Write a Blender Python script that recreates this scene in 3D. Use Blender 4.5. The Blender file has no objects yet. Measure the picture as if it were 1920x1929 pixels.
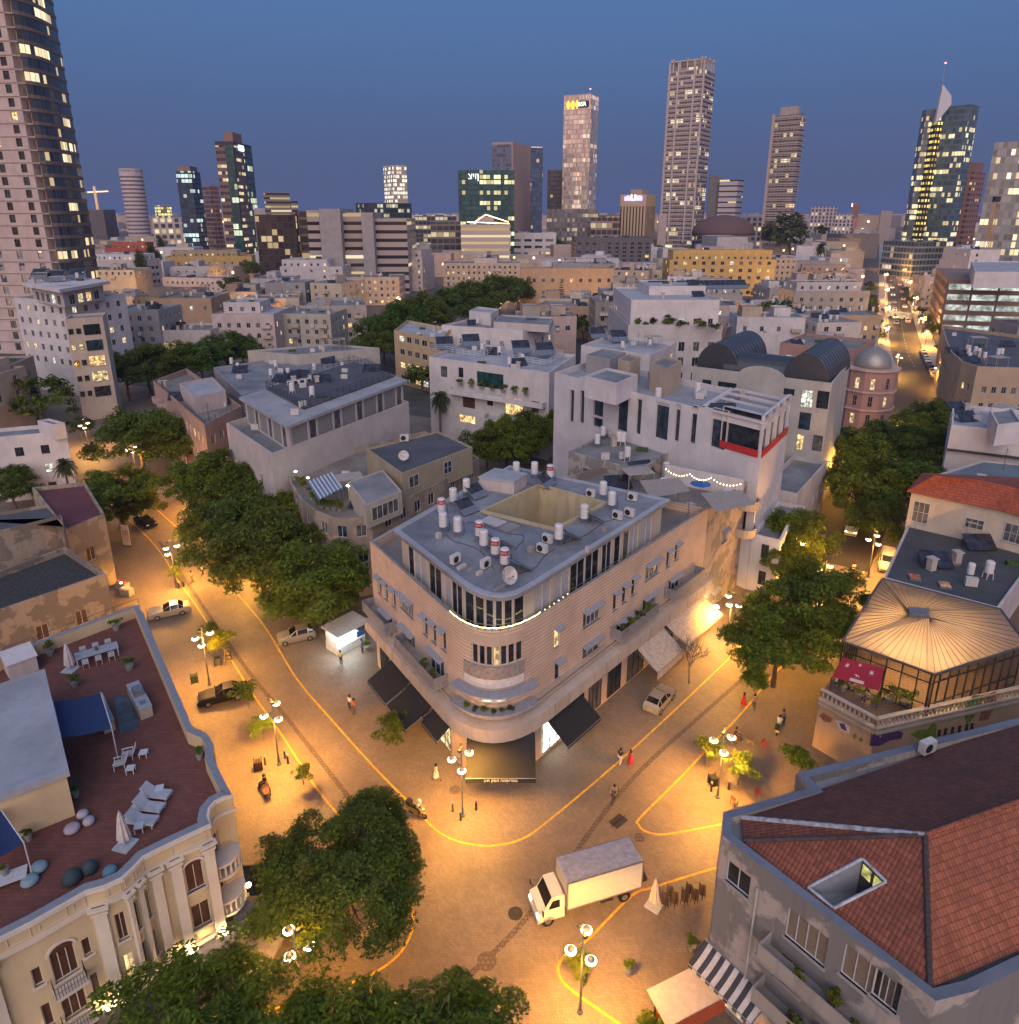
import bpy,math,random
from mathutils import Vector as V
R = random.Random(7)
D2R = math.radians
sc = bpy.context.scene
COL = sc.collection
# ---------------------------------------------------------------- camera, sky, light, exposure
CAMH,PITCH,FOC,CY = 45.0,D2R(17.6),1345.0,826.6   # CY: image row of the optical axis (the lens is shifted down)
cd = bpy.data.cameras.new('camera'); cam = bpy.data.objects.new('camera',cd); COL.objects.link(cam)
cam.location = (0,0,CAMH); cam.rotation_euler = (math.pi/2-PITCH,0,0)
cd.sensor_width = 36; cd.sensor_fit = 'HORIZONTAL'; cd.lens = 36*FOC/1920; cd.shift_y = -(964.5-CY)/1920; cd.clip_start = .5; cd.clip_end = 40000
sc.camera = cam
wd = bpy.data.worlds.new('World'); sc.world = wd; wd.use_nodes = True
nt = wd.node_tree; nt.nodes.clear()
SUN_EL,SUN_ROT = D2R(0.5),D2R(200)
sky = nt.nodes.new('ShaderNodeTexSky'); sky.sky_type = 'NISHITA'; sky.sun_disc = False
sky.sun_elevation = SUN_EL; sky.sun_rotation = SUN_ROT; sky.air_density = 1.2; sky.dust_density = 1.0; sky.ozone_density = 6.0
bg = nt.nodes.new('ShaderNodeBackground'); out = nt.nodes.new('ShaderNodeOutputWorld')
# twilight: clear blue east in front of the camera, afterglow in the west behind it, on top of the low-sun sky
tc = nt.nodes.new('ShaderNodeTexCoord'); sx = nt.nodes.new('ShaderNodeSeparateXYZ'); nt.links.new(tc.outputs['Generated'],sx.inputs[0])
def wramp(stops):
    r = nt.nodes.new('ShaderNodeValToRGB'); nt.links.new(sx.outputs[2],r.inputs[0]); el = r.color_ramp.elements
    while len(el) < len(stops): el.new(.5)
    for e_,(p_,c_) in zip(el,stops): e_.position = p_; e_.color = c_+(1,)
    return r.outputs[0]
east = wramp([(0,(.088,.116,.205)),(.04,(.082,.114,.222)),(.12,(.080,.136,.285)),(.23,(.088,.178,.375)),(.6,(.14,.235,.46))])
west = wramp([(0,(1.0,.45,.26)),(.08,(.95,.55,.42)),(.25,(.55,.42,.50)),(.5,(.25,.30,.55)),(1,(.13,.24,.5))])
mr = nt.nodes.new('ShaderNodeMapRange'); mr.inputs[1].default_value = -.1; mr.inputs[2].default_value = .8; mr.interpolation_type = 'SMOOTHSTEP'
ng = nt.nodes.new('ShaderNodeMath'); ng.operation = 'MULTIPLY'; ng.inputs[1].default_value = -1; nt.links.new(sx.outputs[1],ng.inputs[0]); nt.links.new(ng.outputs[0],mr.inputs[0])
mixw = nt.nodes.new('ShaderNodeMix'); mixw.data_type = 'RGBA'; nt.links.new(mr.outputs[0],mixw.inputs[0])
nt.links.new(east,mixw.inputs[6]); nt.links.new(west,mixw.inputs[7])
addw = nt.nodes.new('ShaderNodeMix'); addw.data_type = 'RGBA'; addw.blend_type = 'ADD'; addw.inputs[0].default_value = .04
nt.links.new(mixw.outputs[2],addw.inputs[6]); nt.links.new(sky.outputs[0],addw.inputs[7])
nt.links.new(addw.outputs[2],bg.inputs[0]); bg.inputs[1].default_value = 1.0
nt.links.new(bg.outputs[0],out.inputs[0])
sl = bpy.data.lights.new('dusk_glow_sun','SUN'); so = bpy.data.objects.new('dusk_glow_sun',sl); COL.objects.link(so)
sl.energy = 2.1; sl.angle = D2R(60); sl.color = (1.0,.82,.74)
so.rotation_euler = (D2R(56),0,D2R(-6)); so.location = (0,-20,90)
sc.view_settings.view_transform = 'Standard'; sc.view_settings.look = 'None'; sc.view_settings.gamma = 1
sc.view_settings.exposure = 0.0
sc.render.engine = 'CYCLES'
cy = sc.cycles
cy.use_denoising = True; cy.max_bounces = 5; cy.diffuse_bounces = 2; cy.glossy_bounces = 2; cy.transmission_bounces = 3
cy.transparent_max_bounces = 6; cy.caustics_reflective = False; cy.caustics_refractive = False; cy.sample_clamp_indirect = 3.0
cy.use_light_tree = True
# ---------------------------------------------------------------- pixel <-> world
CP,SP = math.cos(PITCH),math.sin(PITCH)
def ray(px,py):
    a = (px-960)/FOC; b = (CY-py)/FOC
    return V((a,CP+b*SP,-SP+b*CP))
def P(px,py,z=0.0):
    d = ray(px,py); t = (z-CAMH)/d.z
    return V((d.x*t,d.y*t))
def P3(px,py,z=0.0):
    p = P(px,py,z); return V((p.x,p.y,z))
def atD(px,py,D):
    d = ray(px,py); t = D/d.y
    return V((d.x*t,D,CAMH+d.z*t))
def proj(p):
    f = p[1]*CP+(CAMH-p[2])*SP; u = (p[2]-CAMH)*CP+p[1]*SP
    return (960+FOC*p[0]/f,CY-FOC*u/f)
# ---------------------------------------------------------------- materials
MATS = {}
def lin(c):
    return tuple(((x/255)/12.92 if x/255 <= .04045 else (((x/255)+.055)/1.055)**2.4) for x in c)
class N:
    def __init__(s,name):
        s.m = bpy.data.materials.new(name); s.m.use_nodes = True; s.t = s.m.node_tree
        s.b = s.t.nodes['Principled BSDF']
    def n(s,t,**k):
        x = s.t.nodes.new('ShaderNode'+t)
        for a,v in k.items():
            if a.startswith('i_'):
                key = a[2:]; x.inputs[int(key) if key.isdigit() else key.replace('_',' ')].default_value = v
            else: setattr(x,a,v)
        return x
    def l(s,a,b): s.t.links.new(a,b)
    def math(s,op,a,b=None,c=None):
        x = s.n('Math',operation=op)
        for i,q in enumerate((a,b,c)):
            if q is None: continue
            if isinstance(q,(int,float)): x.inputs[i].default_value = q
            else: s.l(q,x.inputs[i])
        return x.outputs[0]
    def mix(s,f,a,b,mode='MIX'):
        x = s.n('Mix',data_type='RGBA',blend_type=mode)
        for q,k in ((f,'Factor'),(a,'A'),(b,'B')):
            i = x.inputs[k] if k == 'Factor' else [y for y in x.inputs if y.name == k and y.type == 'RGBA'][0]
            if k == 'Factor': i = [y for y in x.inputs if y.name == 'Factor' and y.type == 'VALUE'][0]
            if isinstance(q,(int,float)): i.default_value = q
            elif isinstance(q,tuple): i.default_value = q if len(q) == 4 else q+(1,)
            else: s.l(q,i)
        return [y for y in x.outputs if y.type == 'RGBA'][0]
    def pos(s,sc_=(1,1,1)):
        g = s.n('NewGeometry'); mp = s.n('Mapping'); mp.inputs['Scale'].default_value = sc_
        s.l(g.outputs['Position'],mp.inputs[0]); return mp.outputs[0]
    def noise(s,vec,scale,detail=4,rough=.55):
        x = s.n('TexNoise'); x.inputs['Scale'].default_value = scale; x.inputs['Detail'].default_value = detail
        x.inputs['Roughness'].default_value = rough; s.l(vec,x.inputs['Vector']); return x.outputs[0]
    def ramp(s,f,a,b):
        x = s.n('MapRange'); x.inputs[1].default_value = a; x.inputs[2].default_value = b; s.l(f,x.inputs[0]); return x.outputs[0]
    def bump(s,h,strength=.3,dist=.05):
        x = s.n('Bump'); x.inputs['Strength'].default_value = strength; x.inputs['Distance'].default_value = dist
        s.l(h,x.inputs['Height']); s.l(x.outputs[0],s.b.inputs['Normal'])
    def col(s,c): s.l(c,s.b.inputs['Base Color'])
    def rough(s,r): s.b.inputs['Roughness'].default_value = r
def cached(f):
    def g(*a,**k):
        key = (f.__name__,a,tuple(sorted(k.items())))
        if key not in MATS: MATS[key] = f(*a,**k)
        return MATS[key]
    return g
@cached
def plain(c,rough=.7,metal=0.0,var=.12):
    x = N('paint');
    n = x.noise(x.pos(),3.0,3)
    x.col(x.mix(x.ramp(n,.3,.7),tuple(v*(1-var) for v in c),tuple(min(1,v*(1+var)) for v in c)))
    x.rough(rough); x.b.inputs['Metallic'].default_value = metal
    return x.m
@cached
def plaster(c,stain=.35,dirt=(.16,.14,.12),scale=1.0):
    x = N('plaster'); p = x.pos()
    a = x.noise(p,.35*scale,6,.6)
    ps = x.pos((1,1,.18)); b = x.noise(ps,1.6*scale,5,.65)   # vertical streaks of rain dirt
    f = x.noise(p,9,4,.6)
    base = x.mix(x.ramp(a,.35,.7),tuple(v*.86 for v in c),tuple(min(1,v*1.08) for v in c))
    base = x.mix(x.math('MULTIPLY',x.ramp(b,.5,.78),stain),base,dirt)
    base = x.mix(x.math('MULTIPLY',x.ramp(f,.55,.75),.10),base,dirt)
    x.col(base); x.rough(.85); x.bump(f,.15,.03); return x.m
@cached
def peeling(c,c2,thr=.52,scale=.45):
    x = N('peeling_plaster'); p = x.pos()
    a = x.noise(p,scale,8,.62); f = x.noise(p,7,4,.6)
    ps = x.pos((1,1,.15)); b = x.noise(ps,2.0,5,.65)
    m = x.ramp(a,thr-.02,thr+.02)
    base = x.mix(m,c,c2); base = x.mix(x.math('MULTIPLY',x.ramp(b,.5,.8),.45),base,(.10,.09,.08))
    base = x.mix(x.math('MULTIPLY',x.ramp(f,.5,.8),.25),base,(.12,.11,.10))
    x.col(base); x.rough(.9); x.bump(m,.3,.03); return x.m
@cached
def roofm(c,patch=.5):
    x = N('roof_coating'); p = x.pos()
    a = x.noise(p,.22,6,.6); b = x.noise(p,1.3,6,.65); f = x.noise(p,14,3,.6)
    base = x.mix(x.ramp(a,.35,.68),tuple(v*(1-patch*.6) for v in c),tuple(min(1,v*1.12) for v in c))
    base = x.mix(x.math('MULTIPLY',x.ramp(b,.52,.72),patch*.8),base,tuple(v*.45 for v in c))
    base = x.mix(x.math('MULTIPLY',x.ramp(f,.5,.75),.2),base,tuple(v*.6 for v in c))
    x.col(base); x.rough(.75); x.bump(b,.15,.03); return x.m
@cached
def banded(c,step=.34,groove=.07):
    """stone in horizontal courses with sunk joints"""
    x = N('coursed_stone'); g = x.n('NewGeometry'); sp = x.n('SeparateXYZ'); x.l(g.outputs['Position'],sp.inputs[0])
    fr = x.math('FRACT',x.math('DIVIDE',sp.outputs[2],step))
    j = x.math('LESS_THAN',fr,groove/step)
    n = x.noise(x.pos(),.5,6,.6); n2 = x.noise(x.pos((1,1,6)),.8,4)
    base = x.mix(x.ramp(n,.3,.7),tuple(v*.8 for v in c),tuple(v*1.12 for v in c))
    base = x.mix(x.math('MULTIPLY',x.ramp(n2,.5,.75),.3),base,tuple(v*.62 for v in c))
    base = x.mix(x.math('MULTIPLY',j,.85),base,tuple(v*.55 for v in c))
    x.col(base); x.rough(.85); x.bump(x.math('SUBTRACT',1.0,j),.6,.04); return x.m
@cached
def bricks(c,c2,w,h,mortar,size=.02,sq=1.0,rough=.85,rot=0.0,stain=.3):
    x = N('masonry'); uv = x.n('UVMap'); mp = x.n('Mapping'); mp.inputs['Rotation'].default_value = (0,0,rot); x.l(uv.outputs[0],mp.inputs[0])
    b = x.n('TexBrick'); x.l(mp.outputs[0],b.inputs['Vector'])
    b.inputs['Color1'].default_value = c+(1,); b.inputs['Color2'].default_value = c2+(1,); b.inputs['Mortar'].default_value = mortar+(1,)
    b.inputs['Scale'].default_value = 1; b.inputs['Mortar Size'].default_value = size; b.inputs['Brick Width'].default_value = w; b.inputs['Row Height'].default_value = h
    a = x.noise(x.pos(),.12,6,.62); q = x.noise(x.pos(),.9,5,.6)
    base = x.mix(x.math('MULTIPLY',x.ramp(a,.45,.7),stain),b.outputs[0],tuple(v*.35 for v in c))
    base = x.mix(x.math('MULTIPLY',x.ramp(q,.5,.75),stain*.7),base,tuple(v*.5 for v in c))
    x.col(base); x.rough(rough); x.bump(b.outputs[1],-.35,.02); return x.m
@cached
def tiles(c,dark=.55):
    """clay pantiles: columns up the slope (u) and courses across it (v)"""
    x = N('clay_roof_tile'); uv = x.n('UVMap'); sp = x.n('SeparateXYZ'); x.l(uv.outputs[0],sp.inputs[0])
    col = x.math('FRACT',x.math('DIVIDE',sp.outputs[0],.21)); row = x.math('FRACT',x.math('DIVIDE',sp.outputs[1],.33))
    wave = x.math('ABSOLUTE',x.math('SUBTRACT',x.math('MULTIPLY',col,2.0),1.0))
    cv = x.n('CombineXYZ'); x.l(x.math('FLOOR',x.math('DIVIDE',sp.outputs[0],.21)),cv.inputs[0]); x.l(x.math('FLOOR',x.math('DIVIDE',sp.outputs[1],.33)),cv.inputs[1])
    wn = x.n('TexWhiteNoise'); x.l(cv.outputs[0],wn.inputs[0])
    a = x.noise(x.pos(),.5,6,.65)
    base = x.mix(wn.outputs[0],tuple(v*.75 for v in c),tuple(min(1,v*1.2) for v in c))
    base = x.mix(x.math('MULTIPLY',x.ramp(a,.45,.75),.5),base,tuple(v*dark*.6 for v in c))
    base = x.mix(x.math('MULTIPLY',x.math('LESS_THAN',row,.12),.7),base,tuple(v*.25 for v in c))
    base = x.mix(x.math('MULTIPLY',x.math('GREATER_THAN',wave,.78),.45),base,tuple(v*.4 for v in c))
    x.col(base); x.rough(.8)
    h = x.math('ADD',x.math('MULTIPLY',wave,-.6),x.math('MULTIPLY',row,-.5)); x.bump(h,.7,.06); return x.m
@cached
def glass(c=(.02,.026,.034),rough=.08,mot=.5):
    x = N('window_glass'); n = x.noise(x.pos(),1.1,2)
    x.col(x.mix(x.ramp(n,.35,.65),tuple(v*(1-mot) for v in c),tuple(v*(1+mot) for v in c))); x.rough(rough)
    x.b.inputs['Specular IOR Level'].default_value = .6; return x.m
@cached
def lit(c=(1,.68,.3),s=2.0,scale=1.6,low=.25):
    """a lit room behind its pane: brighter and darker furnishings"""
    x = N('lit_window'); n = x.noise(x.pos(),scale,3,.6)
    f = x.ramp(n,.35,.66)
    x.b.inputs['Base Color'].default_value = (.05,.04,.03,1); x.rough(.15)
    x.l(x.mix(f,tuple(v*.4 for v in c),c),x.b.inputs['Emission Color'])
    x.l(x.math('MULTIPLY',x.math('ADD',x.math('MULTIPLY',f,1-low),low),s),x.b.inputs['Emission Strength']); return x.m
@cached
def glow(c,s):
    x = N('lamp_glow'); x.b.inputs['Base Color'].default_value = c+(1,)
    x.b.inputs['Emission Color'].default_value = c+(1,); x.b.inputs['Emission Strength'].default_value = s; return x.m
@cached
def leafm(c,var=.45,trans=.25):
    x = N('leaf'); oi = x.n('ObjectInfo'); g = x.n('NewGeometry')
    n = x.noise(x.pos(),.55,3); n2 = x.n('TexWhiteNoise'); x.l(g.outputs['Random Per Island'],n2.inputs[0])
    f = x.math('ADD',x.math('MULTIPLY',x.ramp(n,.3,.7),.5),x.math('MULTIPLY',g.outputs['Random Per Island'],.5))
    base = x.mix(f,tuple(v*(1-var) for v in c),(min(1,c[0]*(1+var*1.4)),min(1,c[1]*(1+var)),c[2]*(1+var*.5)))
    h = x.n('HueSaturation'); x.l(base,h.inputs['Color']); x.l(x.math('ADD',x.math('MULTIPLY',oi.outputs['Random'],.05),.475),h.inputs['Hue'])
    x.l(h.outputs[0],x.b.inputs['Base Color']); x.rough(.6); x.b.inputs['Specular IOR Level'].default_value = .25
    tr = x.n('BsdfTranslucent'); x.l(h.outputs[0],tr.inputs[0]); mx = x.n('MixShader'); mx.inputs[0].default_value = trans
    x.l(x.b.outputs[0],mx.inputs[1]); x.l(tr.outputs[0],mx.inputs[2]); x.l(mx.outputs[0],x.t.nodes['Material Output'].inputs[0]); return x.m
@cached
def curtain(fh,bw,frame,gl,lit_frac=.12,litc=(1,.7,.35),s=1.6,mx=.06,z0=.22,z1=.92,run=4,rough=.12,metal=0.0,spand=None):
    """glazed facade: storeys fh high, bays bw wide, some rooms lit"""
    x = N('glazed_facade'); uv = x.n('UVMap'); sp = x.n('SeparateXYZ'); x.l(uv.outputs[0],sp.inputs[0])
    u = x.math('DIVIDE',sp.outputs[0],bw); v = x.math('DIVIDE',sp.outputs[1],fh)
    fu,fv = x.math('FRACT',u),x.math('FRACT',v); iu,iv = x.math('FLOOR',u),x.math('FLOOR',v)
    ok = x.math('MULTIPLY',x.math('MULTIPLY',x.math('GREATER_THAN',fu,mx),x.math('LESS_THAN',fu,1-mx)),x.math('MULTIPLY',x.math('GREATER_THAN',fv,z0),x.math('LESS_THAN',fv,z1)))
    def rnd(a,b,seed):
        c = x.n('CombineXYZ'); x.l(a,c.inputs[0]); x.l(b,c.inputs[1]); c.inputs[2].default_value = seed
        w = x.n('TexWhiteNoise',noise_dimensions='3D'); x.l(c.outputs[0],w.inputs['Vector']); return w.outputs[0]
    r1 = rnd(x.math('FLOOR',x.math('DIVIDE',u,run)),iv,3.3); r2 = rnd(iu,iv,7.1)
    big = x.math('MULTIPLY',x.math('LESS_THAN',r1,lit_frac*1.3),x.math('LESS_THAN',r2,.75))
    one = x.math('LESS_THAN',r2,lit_frac*.45)
    on = x.math('MULTIPLY',x.math('MAXIMUM',big,one),ok)
    gcol = x.mix(r2,tuple(q*.55 for q in gl),tuple(min(1,q*1.5) for q in gl))
    fr = frame if spand is None else spand
    x.col(x.mix(ok,frame,gcol))
    x.l(x.math('SUBTRACT',.75,x.math('MULTIPLY',ok,.75-rough)),x.b.inputs['Roughness'])
    if metal: x.l(x.math('MULTIPLY',ok,metal),x.b.inputs['Metallic'])
    x.l(x.mix(r2,litc,(litc[0],min(1,litc[1]*1.25),min(1,litc[2]*1.7))),x.b.inputs['Emission Color'])
    x.l(x.math('MULTIPLY',on,x.math('MULTIPLY',x.math('ADD',x.math('MULTIPLY',r2,.8),.5),s)),x.b.inputs['Emission Strength'])
    return x.m
# ---------------------------------------------------------------- mesh kit
class MB:
    def __init__(s): s.v = []; s.f = []; s.m = []
    def poly(s,pts,mi=0):
        i = len(s.v); s.v += [tuple(p) for p in pts]; s.f.append(tuple(range(i,i+len(pts)))); s.m.append(mi)
    def obox(s,o,x,y,z,mi=0):
        o,x,y,z = V(o),V(x),V(y),V(z)
        c = [o,o+x,o+x+y,o+y,o+z,o+x+z,o+x+y+z,o+y+z]; i = len(s.v); s.v += [tuple(p) for p in c]
        for q in ((0,3,2,1),(4,5,6,7),(0,1,5,4),(1,2,6,5),(2,3,7,6),(3,0,4,7)):
            s.f.append(tuple(i+k for k in q)); s.m.append(mi)
    def box(s,c,d,rz=0,mi=0):
        ca,sa = math.cos(rz),math.sin(rz); x = V((ca,sa,0))*d[0]; y = V((-sa,ca,0))*d[1]; z = V((0,0,d[2]))
        s.obox(V(c)-x/2-y/2,x,y,z,mi)
    def prism(s,pl,z0,z1,mi=0,bot=True,top=True):
        n = len(pl); i = len(s.v)
        s.v += [(p[0],p[1],z0) for p in pl]+[(p[0],p[1],z1) for p in pl]
        for k in range(n):
            s.f.append((i+k,i+(k+1) % n,i+n+(k+1) % n,i+n+k)); s.m.append(mi)
        if top: s.f.append(tuple(range(i+n,i+2*n))); s.m.append(mi)
        if bot: s.f.append(tuple(range(i+n-1,i-1,-1))); s.m.append(mi)
    def tube(s,a,b,r0,r1=None,n=8,mi=0,caps=True):
        a,b = V(a),V(b); r1 = r0 if r1 is None else r1; d = (b-a)
        if d.length < 1e-6: return
        d.normalize(); x = d.orthogonal().normalized(); y = d.cross(x); i = len(s.v)
        for c,r in ((a,r0),(b,r1)):
            for k in range(n):
                t = 2*math.pi*k/n; s.v.append(tuple(c+x*(r*math.cos(t))+y*(r*math.sin(t))))
        for k in range(n):
            s.f.append((i+k,i+(k+1) % n,i+n+(k+1) % n,i+n+k)); s.m.append(mi)
        if caps:
            s.f.append(tuple(range(i+n-1,i-1,-1))); s.f.append(tuple(range(i+n,i+2*n))); s.m += [mi,mi]
    def path(s,pts,r,n=6,mi=0):
        for a,b in zip(pts,pts[1:]): s.tube(a,b,r,r,n,mi)
    def lathe(s,prof,c=(0,0,0),n=16,mi=0,sx=1,sy=1):
        i = len(s.v); m = len(prof)
        for r,z in prof:
            for k in range(n):
                t = 2*math.pi*k/n; s.v.append((c[0]+r*sx*math.cos(t),c[1]+r*sy*math.sin(t),c[2]+z))
        for j in range(m-1):
            for k in range(n):
                s.f.append((i+j*n+k,i+j*n+(k+1) % n,i+(j+1)*n+(k+1) % n,i+(j+1)*n+k)); s.m.append(mi)
        s.f.append(tuple(range(i+n-1,i-1,-1))); s.f.append(tuple(range(i+(m-1)*n,i+m*n))); s.m += [mi,mi]
    def wall(s,W,z0,z1,ops=(),depth=.2,mi=0,rmi=0):
        """wall with real openings and reveals; ops: (u0,u1,za,zb)"""
        us = sorted({0.0,W.L} | {min(max(u,0),W.L) for o in ops for u in o[:2]}); zs = sorted({z0,z1} | {min(max(z,z0),z1) for o in ops for z in o[2:4]})
        for ua,ub in zip(us,us[1:]):
            if ub-ua < 1e-5: continue
            run = None
            for za,zb in zip(zs,zs[1:]):
                if zb-za < 1e-5: continue
                uc,zc = (ua+ub)/2,(za+zb)/2
                hole = any(o[0] < uc < o[1] and o[2] < zc < o[3] for o in ops)
                if not hole: run = (run[0],zb) if run else (za,zb)
                if hole and run: s.poly([W.pt(ua,run[0]),W.pt(ub,run[0]),W.pt(ub,run[1]),W.pt(ua,run[1])],mi); run = None
            if run: s.poly([W.pt(ua,run[0]),W.pt(ub,run[0]),W.pt(ub,run[1]),W.pt(ua,run[1])],mi)
        for u0,u1,a,b in [o[:4] for o in ops]:
            p = lambda u,z,o: W.pt(u,z,o)
            d = -depth
            s.poly([p(u0,a,0),p(u0,b,0),p(u0,b,d),p(u0,a,d)],rmi); s.poly([p(u1,a,0),p(u1,a,d),p(u1,b,d),p(u1,b,0)],rmi)
            s.poly([p(u0,a,0),p(u0,a,d),p(u1,a,d),p(u1,a,0)],rmi); s.poly([p(u0,b,0),p(u1,b,0),p(u1,b,d),p(u0,b,d)],rmi)
    def mesh(s,name,mats,off=V((0,0,0)),smooth=False,uv=True):
        me = bpy.data.meshes.new(name); off = V(off)
        me.from_pydata([(v[0]-off.x,v[1]-off.y,v[2]-off.z) for v in s.v],[],s.f)
        mats = mats if isinstance(mats,(list,tuple)) else [mats]
        for m in mats: me.materials.append(m)
        if len(mats) > 1: me.polygons.foreach_set('material_index',s.m)
        if uv and len(me.polygons) < 20000:
            L = me.uv_layers.new(name='UVMap'); d = [0.0]*(2*len(me.loops)); vs = s.v
            for p in me.polygons:
                nn = p.normal
                if abs(nn.z) > .97: ax,ay = V((1,0,0)),V((0,1,0))
                else: ax = V((-nn.y,nn.x,0)).normalized(); ay = nn.cross(ax)
                for li in p.loop_indices:
                    q = V(vs[me.loops[li].vertex_index]); d[2*li] = q.dot(ax); d[2*li+1] = q.dot(ay)
            L.data.foreach_set('uv',d)
        if smooth: me.polygons.foreach_set('use_smooth',[True]*len(me.polygons))
        return me
    def build(s,name,mats,parent=None,at=None,smooth=False):
        off = base(parent) if parent is not None else V(at or (0,0,0))
        o = bpy.data.objects.new(name,s.mesh(name,mats,off,smooth)); COL.objects.link(o)
        if parent is not None: o.parent = parent; CH.setdefault(parent.name,[]).append(o)
        else: o.location = off
        return o
    def local(s,name,mats,parent,smooth=False):
        return child(parent,name,s.mesh(name,mats,(0,0,0),smooth))
CH = {}
def base(o):
    r = V((0,0,0))
    while o is not None: r = r+o.location; o = o.parent
    return r
def tag(o,label=None,cat=None,group=None,kind=None):
    for k,v in (('label',label),('category',cat),('group',group),('kind',kind)):
        if v: o[k] = v
    return o
def thing(name,label,cat,loc=(0,0,0),rz=0,group=None):
    o = bpy.data.objects.new(name,None); COL.objects.link(o); o.location = loc; o.rotation_euler = (0,0,rz); o.empty_display_size = .3
    return tag(o,label,cat,group)
def child(parent,name,me,loc=(0,0,0),rz=0,rot=None):
    o = bpy.data.objects.new(name,me); COL.objects.link(o); o.parent = parent; CH.setdefault(parent.name,[]).append(o)
    o.location = loc; o.rotation_euler = rot or (0,0,rz); return o
def copy_tree(o,parent=None):
    c = o.copy(); COL.objects.link(c)
    if parent is not None: c.parent = parent; CH.setdefault(parent.name,[]).append(c)
    for ch in list(CH.get(o.name,())): copy_tree(ch,c)
    return c
PROTO_USED = set()
def place(proto,loc,rz=0,label=None,group=None,s=1.0,mats=None):
    """first call moves the prototype itself, later calls copy it with its parts"""
    if proto.name in PROTO_USED: o = copy_tree(proto)
    else: PROTO_USED.add(proto.name); o = proto
    o.location = loc if len(loc) == 3 else (loc[0],loc[1],0); o.rotation_euler = (0,0,rz)
    o.scale = (s,s,s) if not isinstance(s,tuple) else s
    tag(o,label,None,group)
    if mats:
        for ch in CH.get(o.name,()):
            k = ch.name.split('.')[0]
            if k in mats: ch.material_slots[0].link = 'OBJECT'; ch.material_slots[0].material = mats[k]
    return o
class Wall:
    def __init__(s,a,b):
        s.a = V((a[0],a[1])); s.b = V((b[0],b[1])); d = s.b-s.a; s.L = d.length; s.d = d/s.L; s.n = V((s.d.y,-s.d.x)); s.rz = math.atan2(s.d.y,s.d.x)
    def pt(s,u,z,o=0):
        p = s.a+s.d*u+s.n*o; return V((p.x,p.y,z))
    def hit(s,px,py,o=0):
        r = ray(px,py); a = s.a+s.n*o; den = r.x*s.n.x+r.y*s.n.y; t = (a.x*s.n.x+a.y*s.n.y)/den
        q = V((r.x*t,r.y*t)); return (q-a).dot(s.d),CAMH+r.z*t
    def faces(s):
        m = (s.a+s.b)/2; return (-m).dot(s.n) > 0
    def sub(s,u0,u1,o=0):
        return Wall(s.a+s.d*u0+s.n*o,s.a+s.d*u1+s.n*o)
WINC = {}
def winmesh(w,h,fr,gl,nx,nz,t=.05,sill=None,d=.06):
    key = (round(w,2),round(h,2),fr,gl,nx,nz,t,sill,d)
    if key in WINC: return WINC[key]
    m = MB();
    m.poly([(-w/2,0,0),(w/2,0,0),(w/2,0,h),(-w/2,0,h)],1)
    bars = [(-w/2,-w/2+t,0,h),(w/2-t,w/2,0,h),(-w/2+t,w/2-t,0,t),(-w/2+t,w/2-t,h-t,h)]
    for k in range(1,nx): x = -w/2+w*k/nx; bars.append((x-t*.4,x+t*.4,t,h-t))
    for k in range(1,nz): z = h*k/nz; bars.append((-w/2+t,w/2-t,z-t*.35,z+t*.35))
    for x0,x1,z0,z1 in bars: m.obox((x0,-d,z0),(x1-x0,0,0),(0,d-.003,0),(0,0,z1-z0),0)
    me = m.mesh('window',[fr,gl]); WINC[key] = me; return me
SILLC = {}
def add_window(b,W,u,z,w,h,fr,gl,nx=2,nz=1,depth=.15,sill=None,sillt=.06,hood=None,part=True,name='window'):
    p = W.pt(u,z,-depth)-base(b)
    o = child(b,name,winmesh(w,h,fr,gl,nx,nz),p,W.rz)
    for kind,mt,zz,ext in (('sill',sill,-sillt,.12),('hood',hood,h+.02,.55)):
        if mt:
            key = (kind,round(w,2),mt,depth)
            if key not in SILLC:
                m = MB(); y0 = -(depth+ext)
                if kind == 'sill': m.obox((-w/2-.1,y0,zz),(w+.2,0,0),(0,-y0,0),(0,0,sillt))
                else:
                    m.obox((-w/2-.15,y0,0),(w+.3,0,0),(0,-y0-depth-.005,.12),(0,0,.06))
                SILLC[key] = m.mesh(kind,mt)
            child(o,kind,SILLC[key],(0,0,0 if kind == 'sill' else zz))
    return o
def inset(pl,d):
    n = len(pl); r = []
    for i in range(n):
        a,b,c = V(pl[i-1][:2]),V(pl[i][:2]),V(pl[(i+1) % n][:2])
        e1,e2 = (b-a).normalized(),(c-b).normalized(); n1,n2 = V((-e1.y,e1.x)),V((-e2.y,e2.x))
        k = (n1+n2); q = k.length_squared; k = n1 if q < 1e-6 else k*(2/q) if q > .5 else k.normalized()*1.6
        r.append(b+k*d)
    return r
def ccw(pl):
    a = sum(pl[i-1][0]*pl[i][1]-pl[i][0]*pl[i-1][1] for i in range(len(pl)))
    return list(pl) if a > 0 else list(reversed(pl))
FOOT = []
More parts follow.
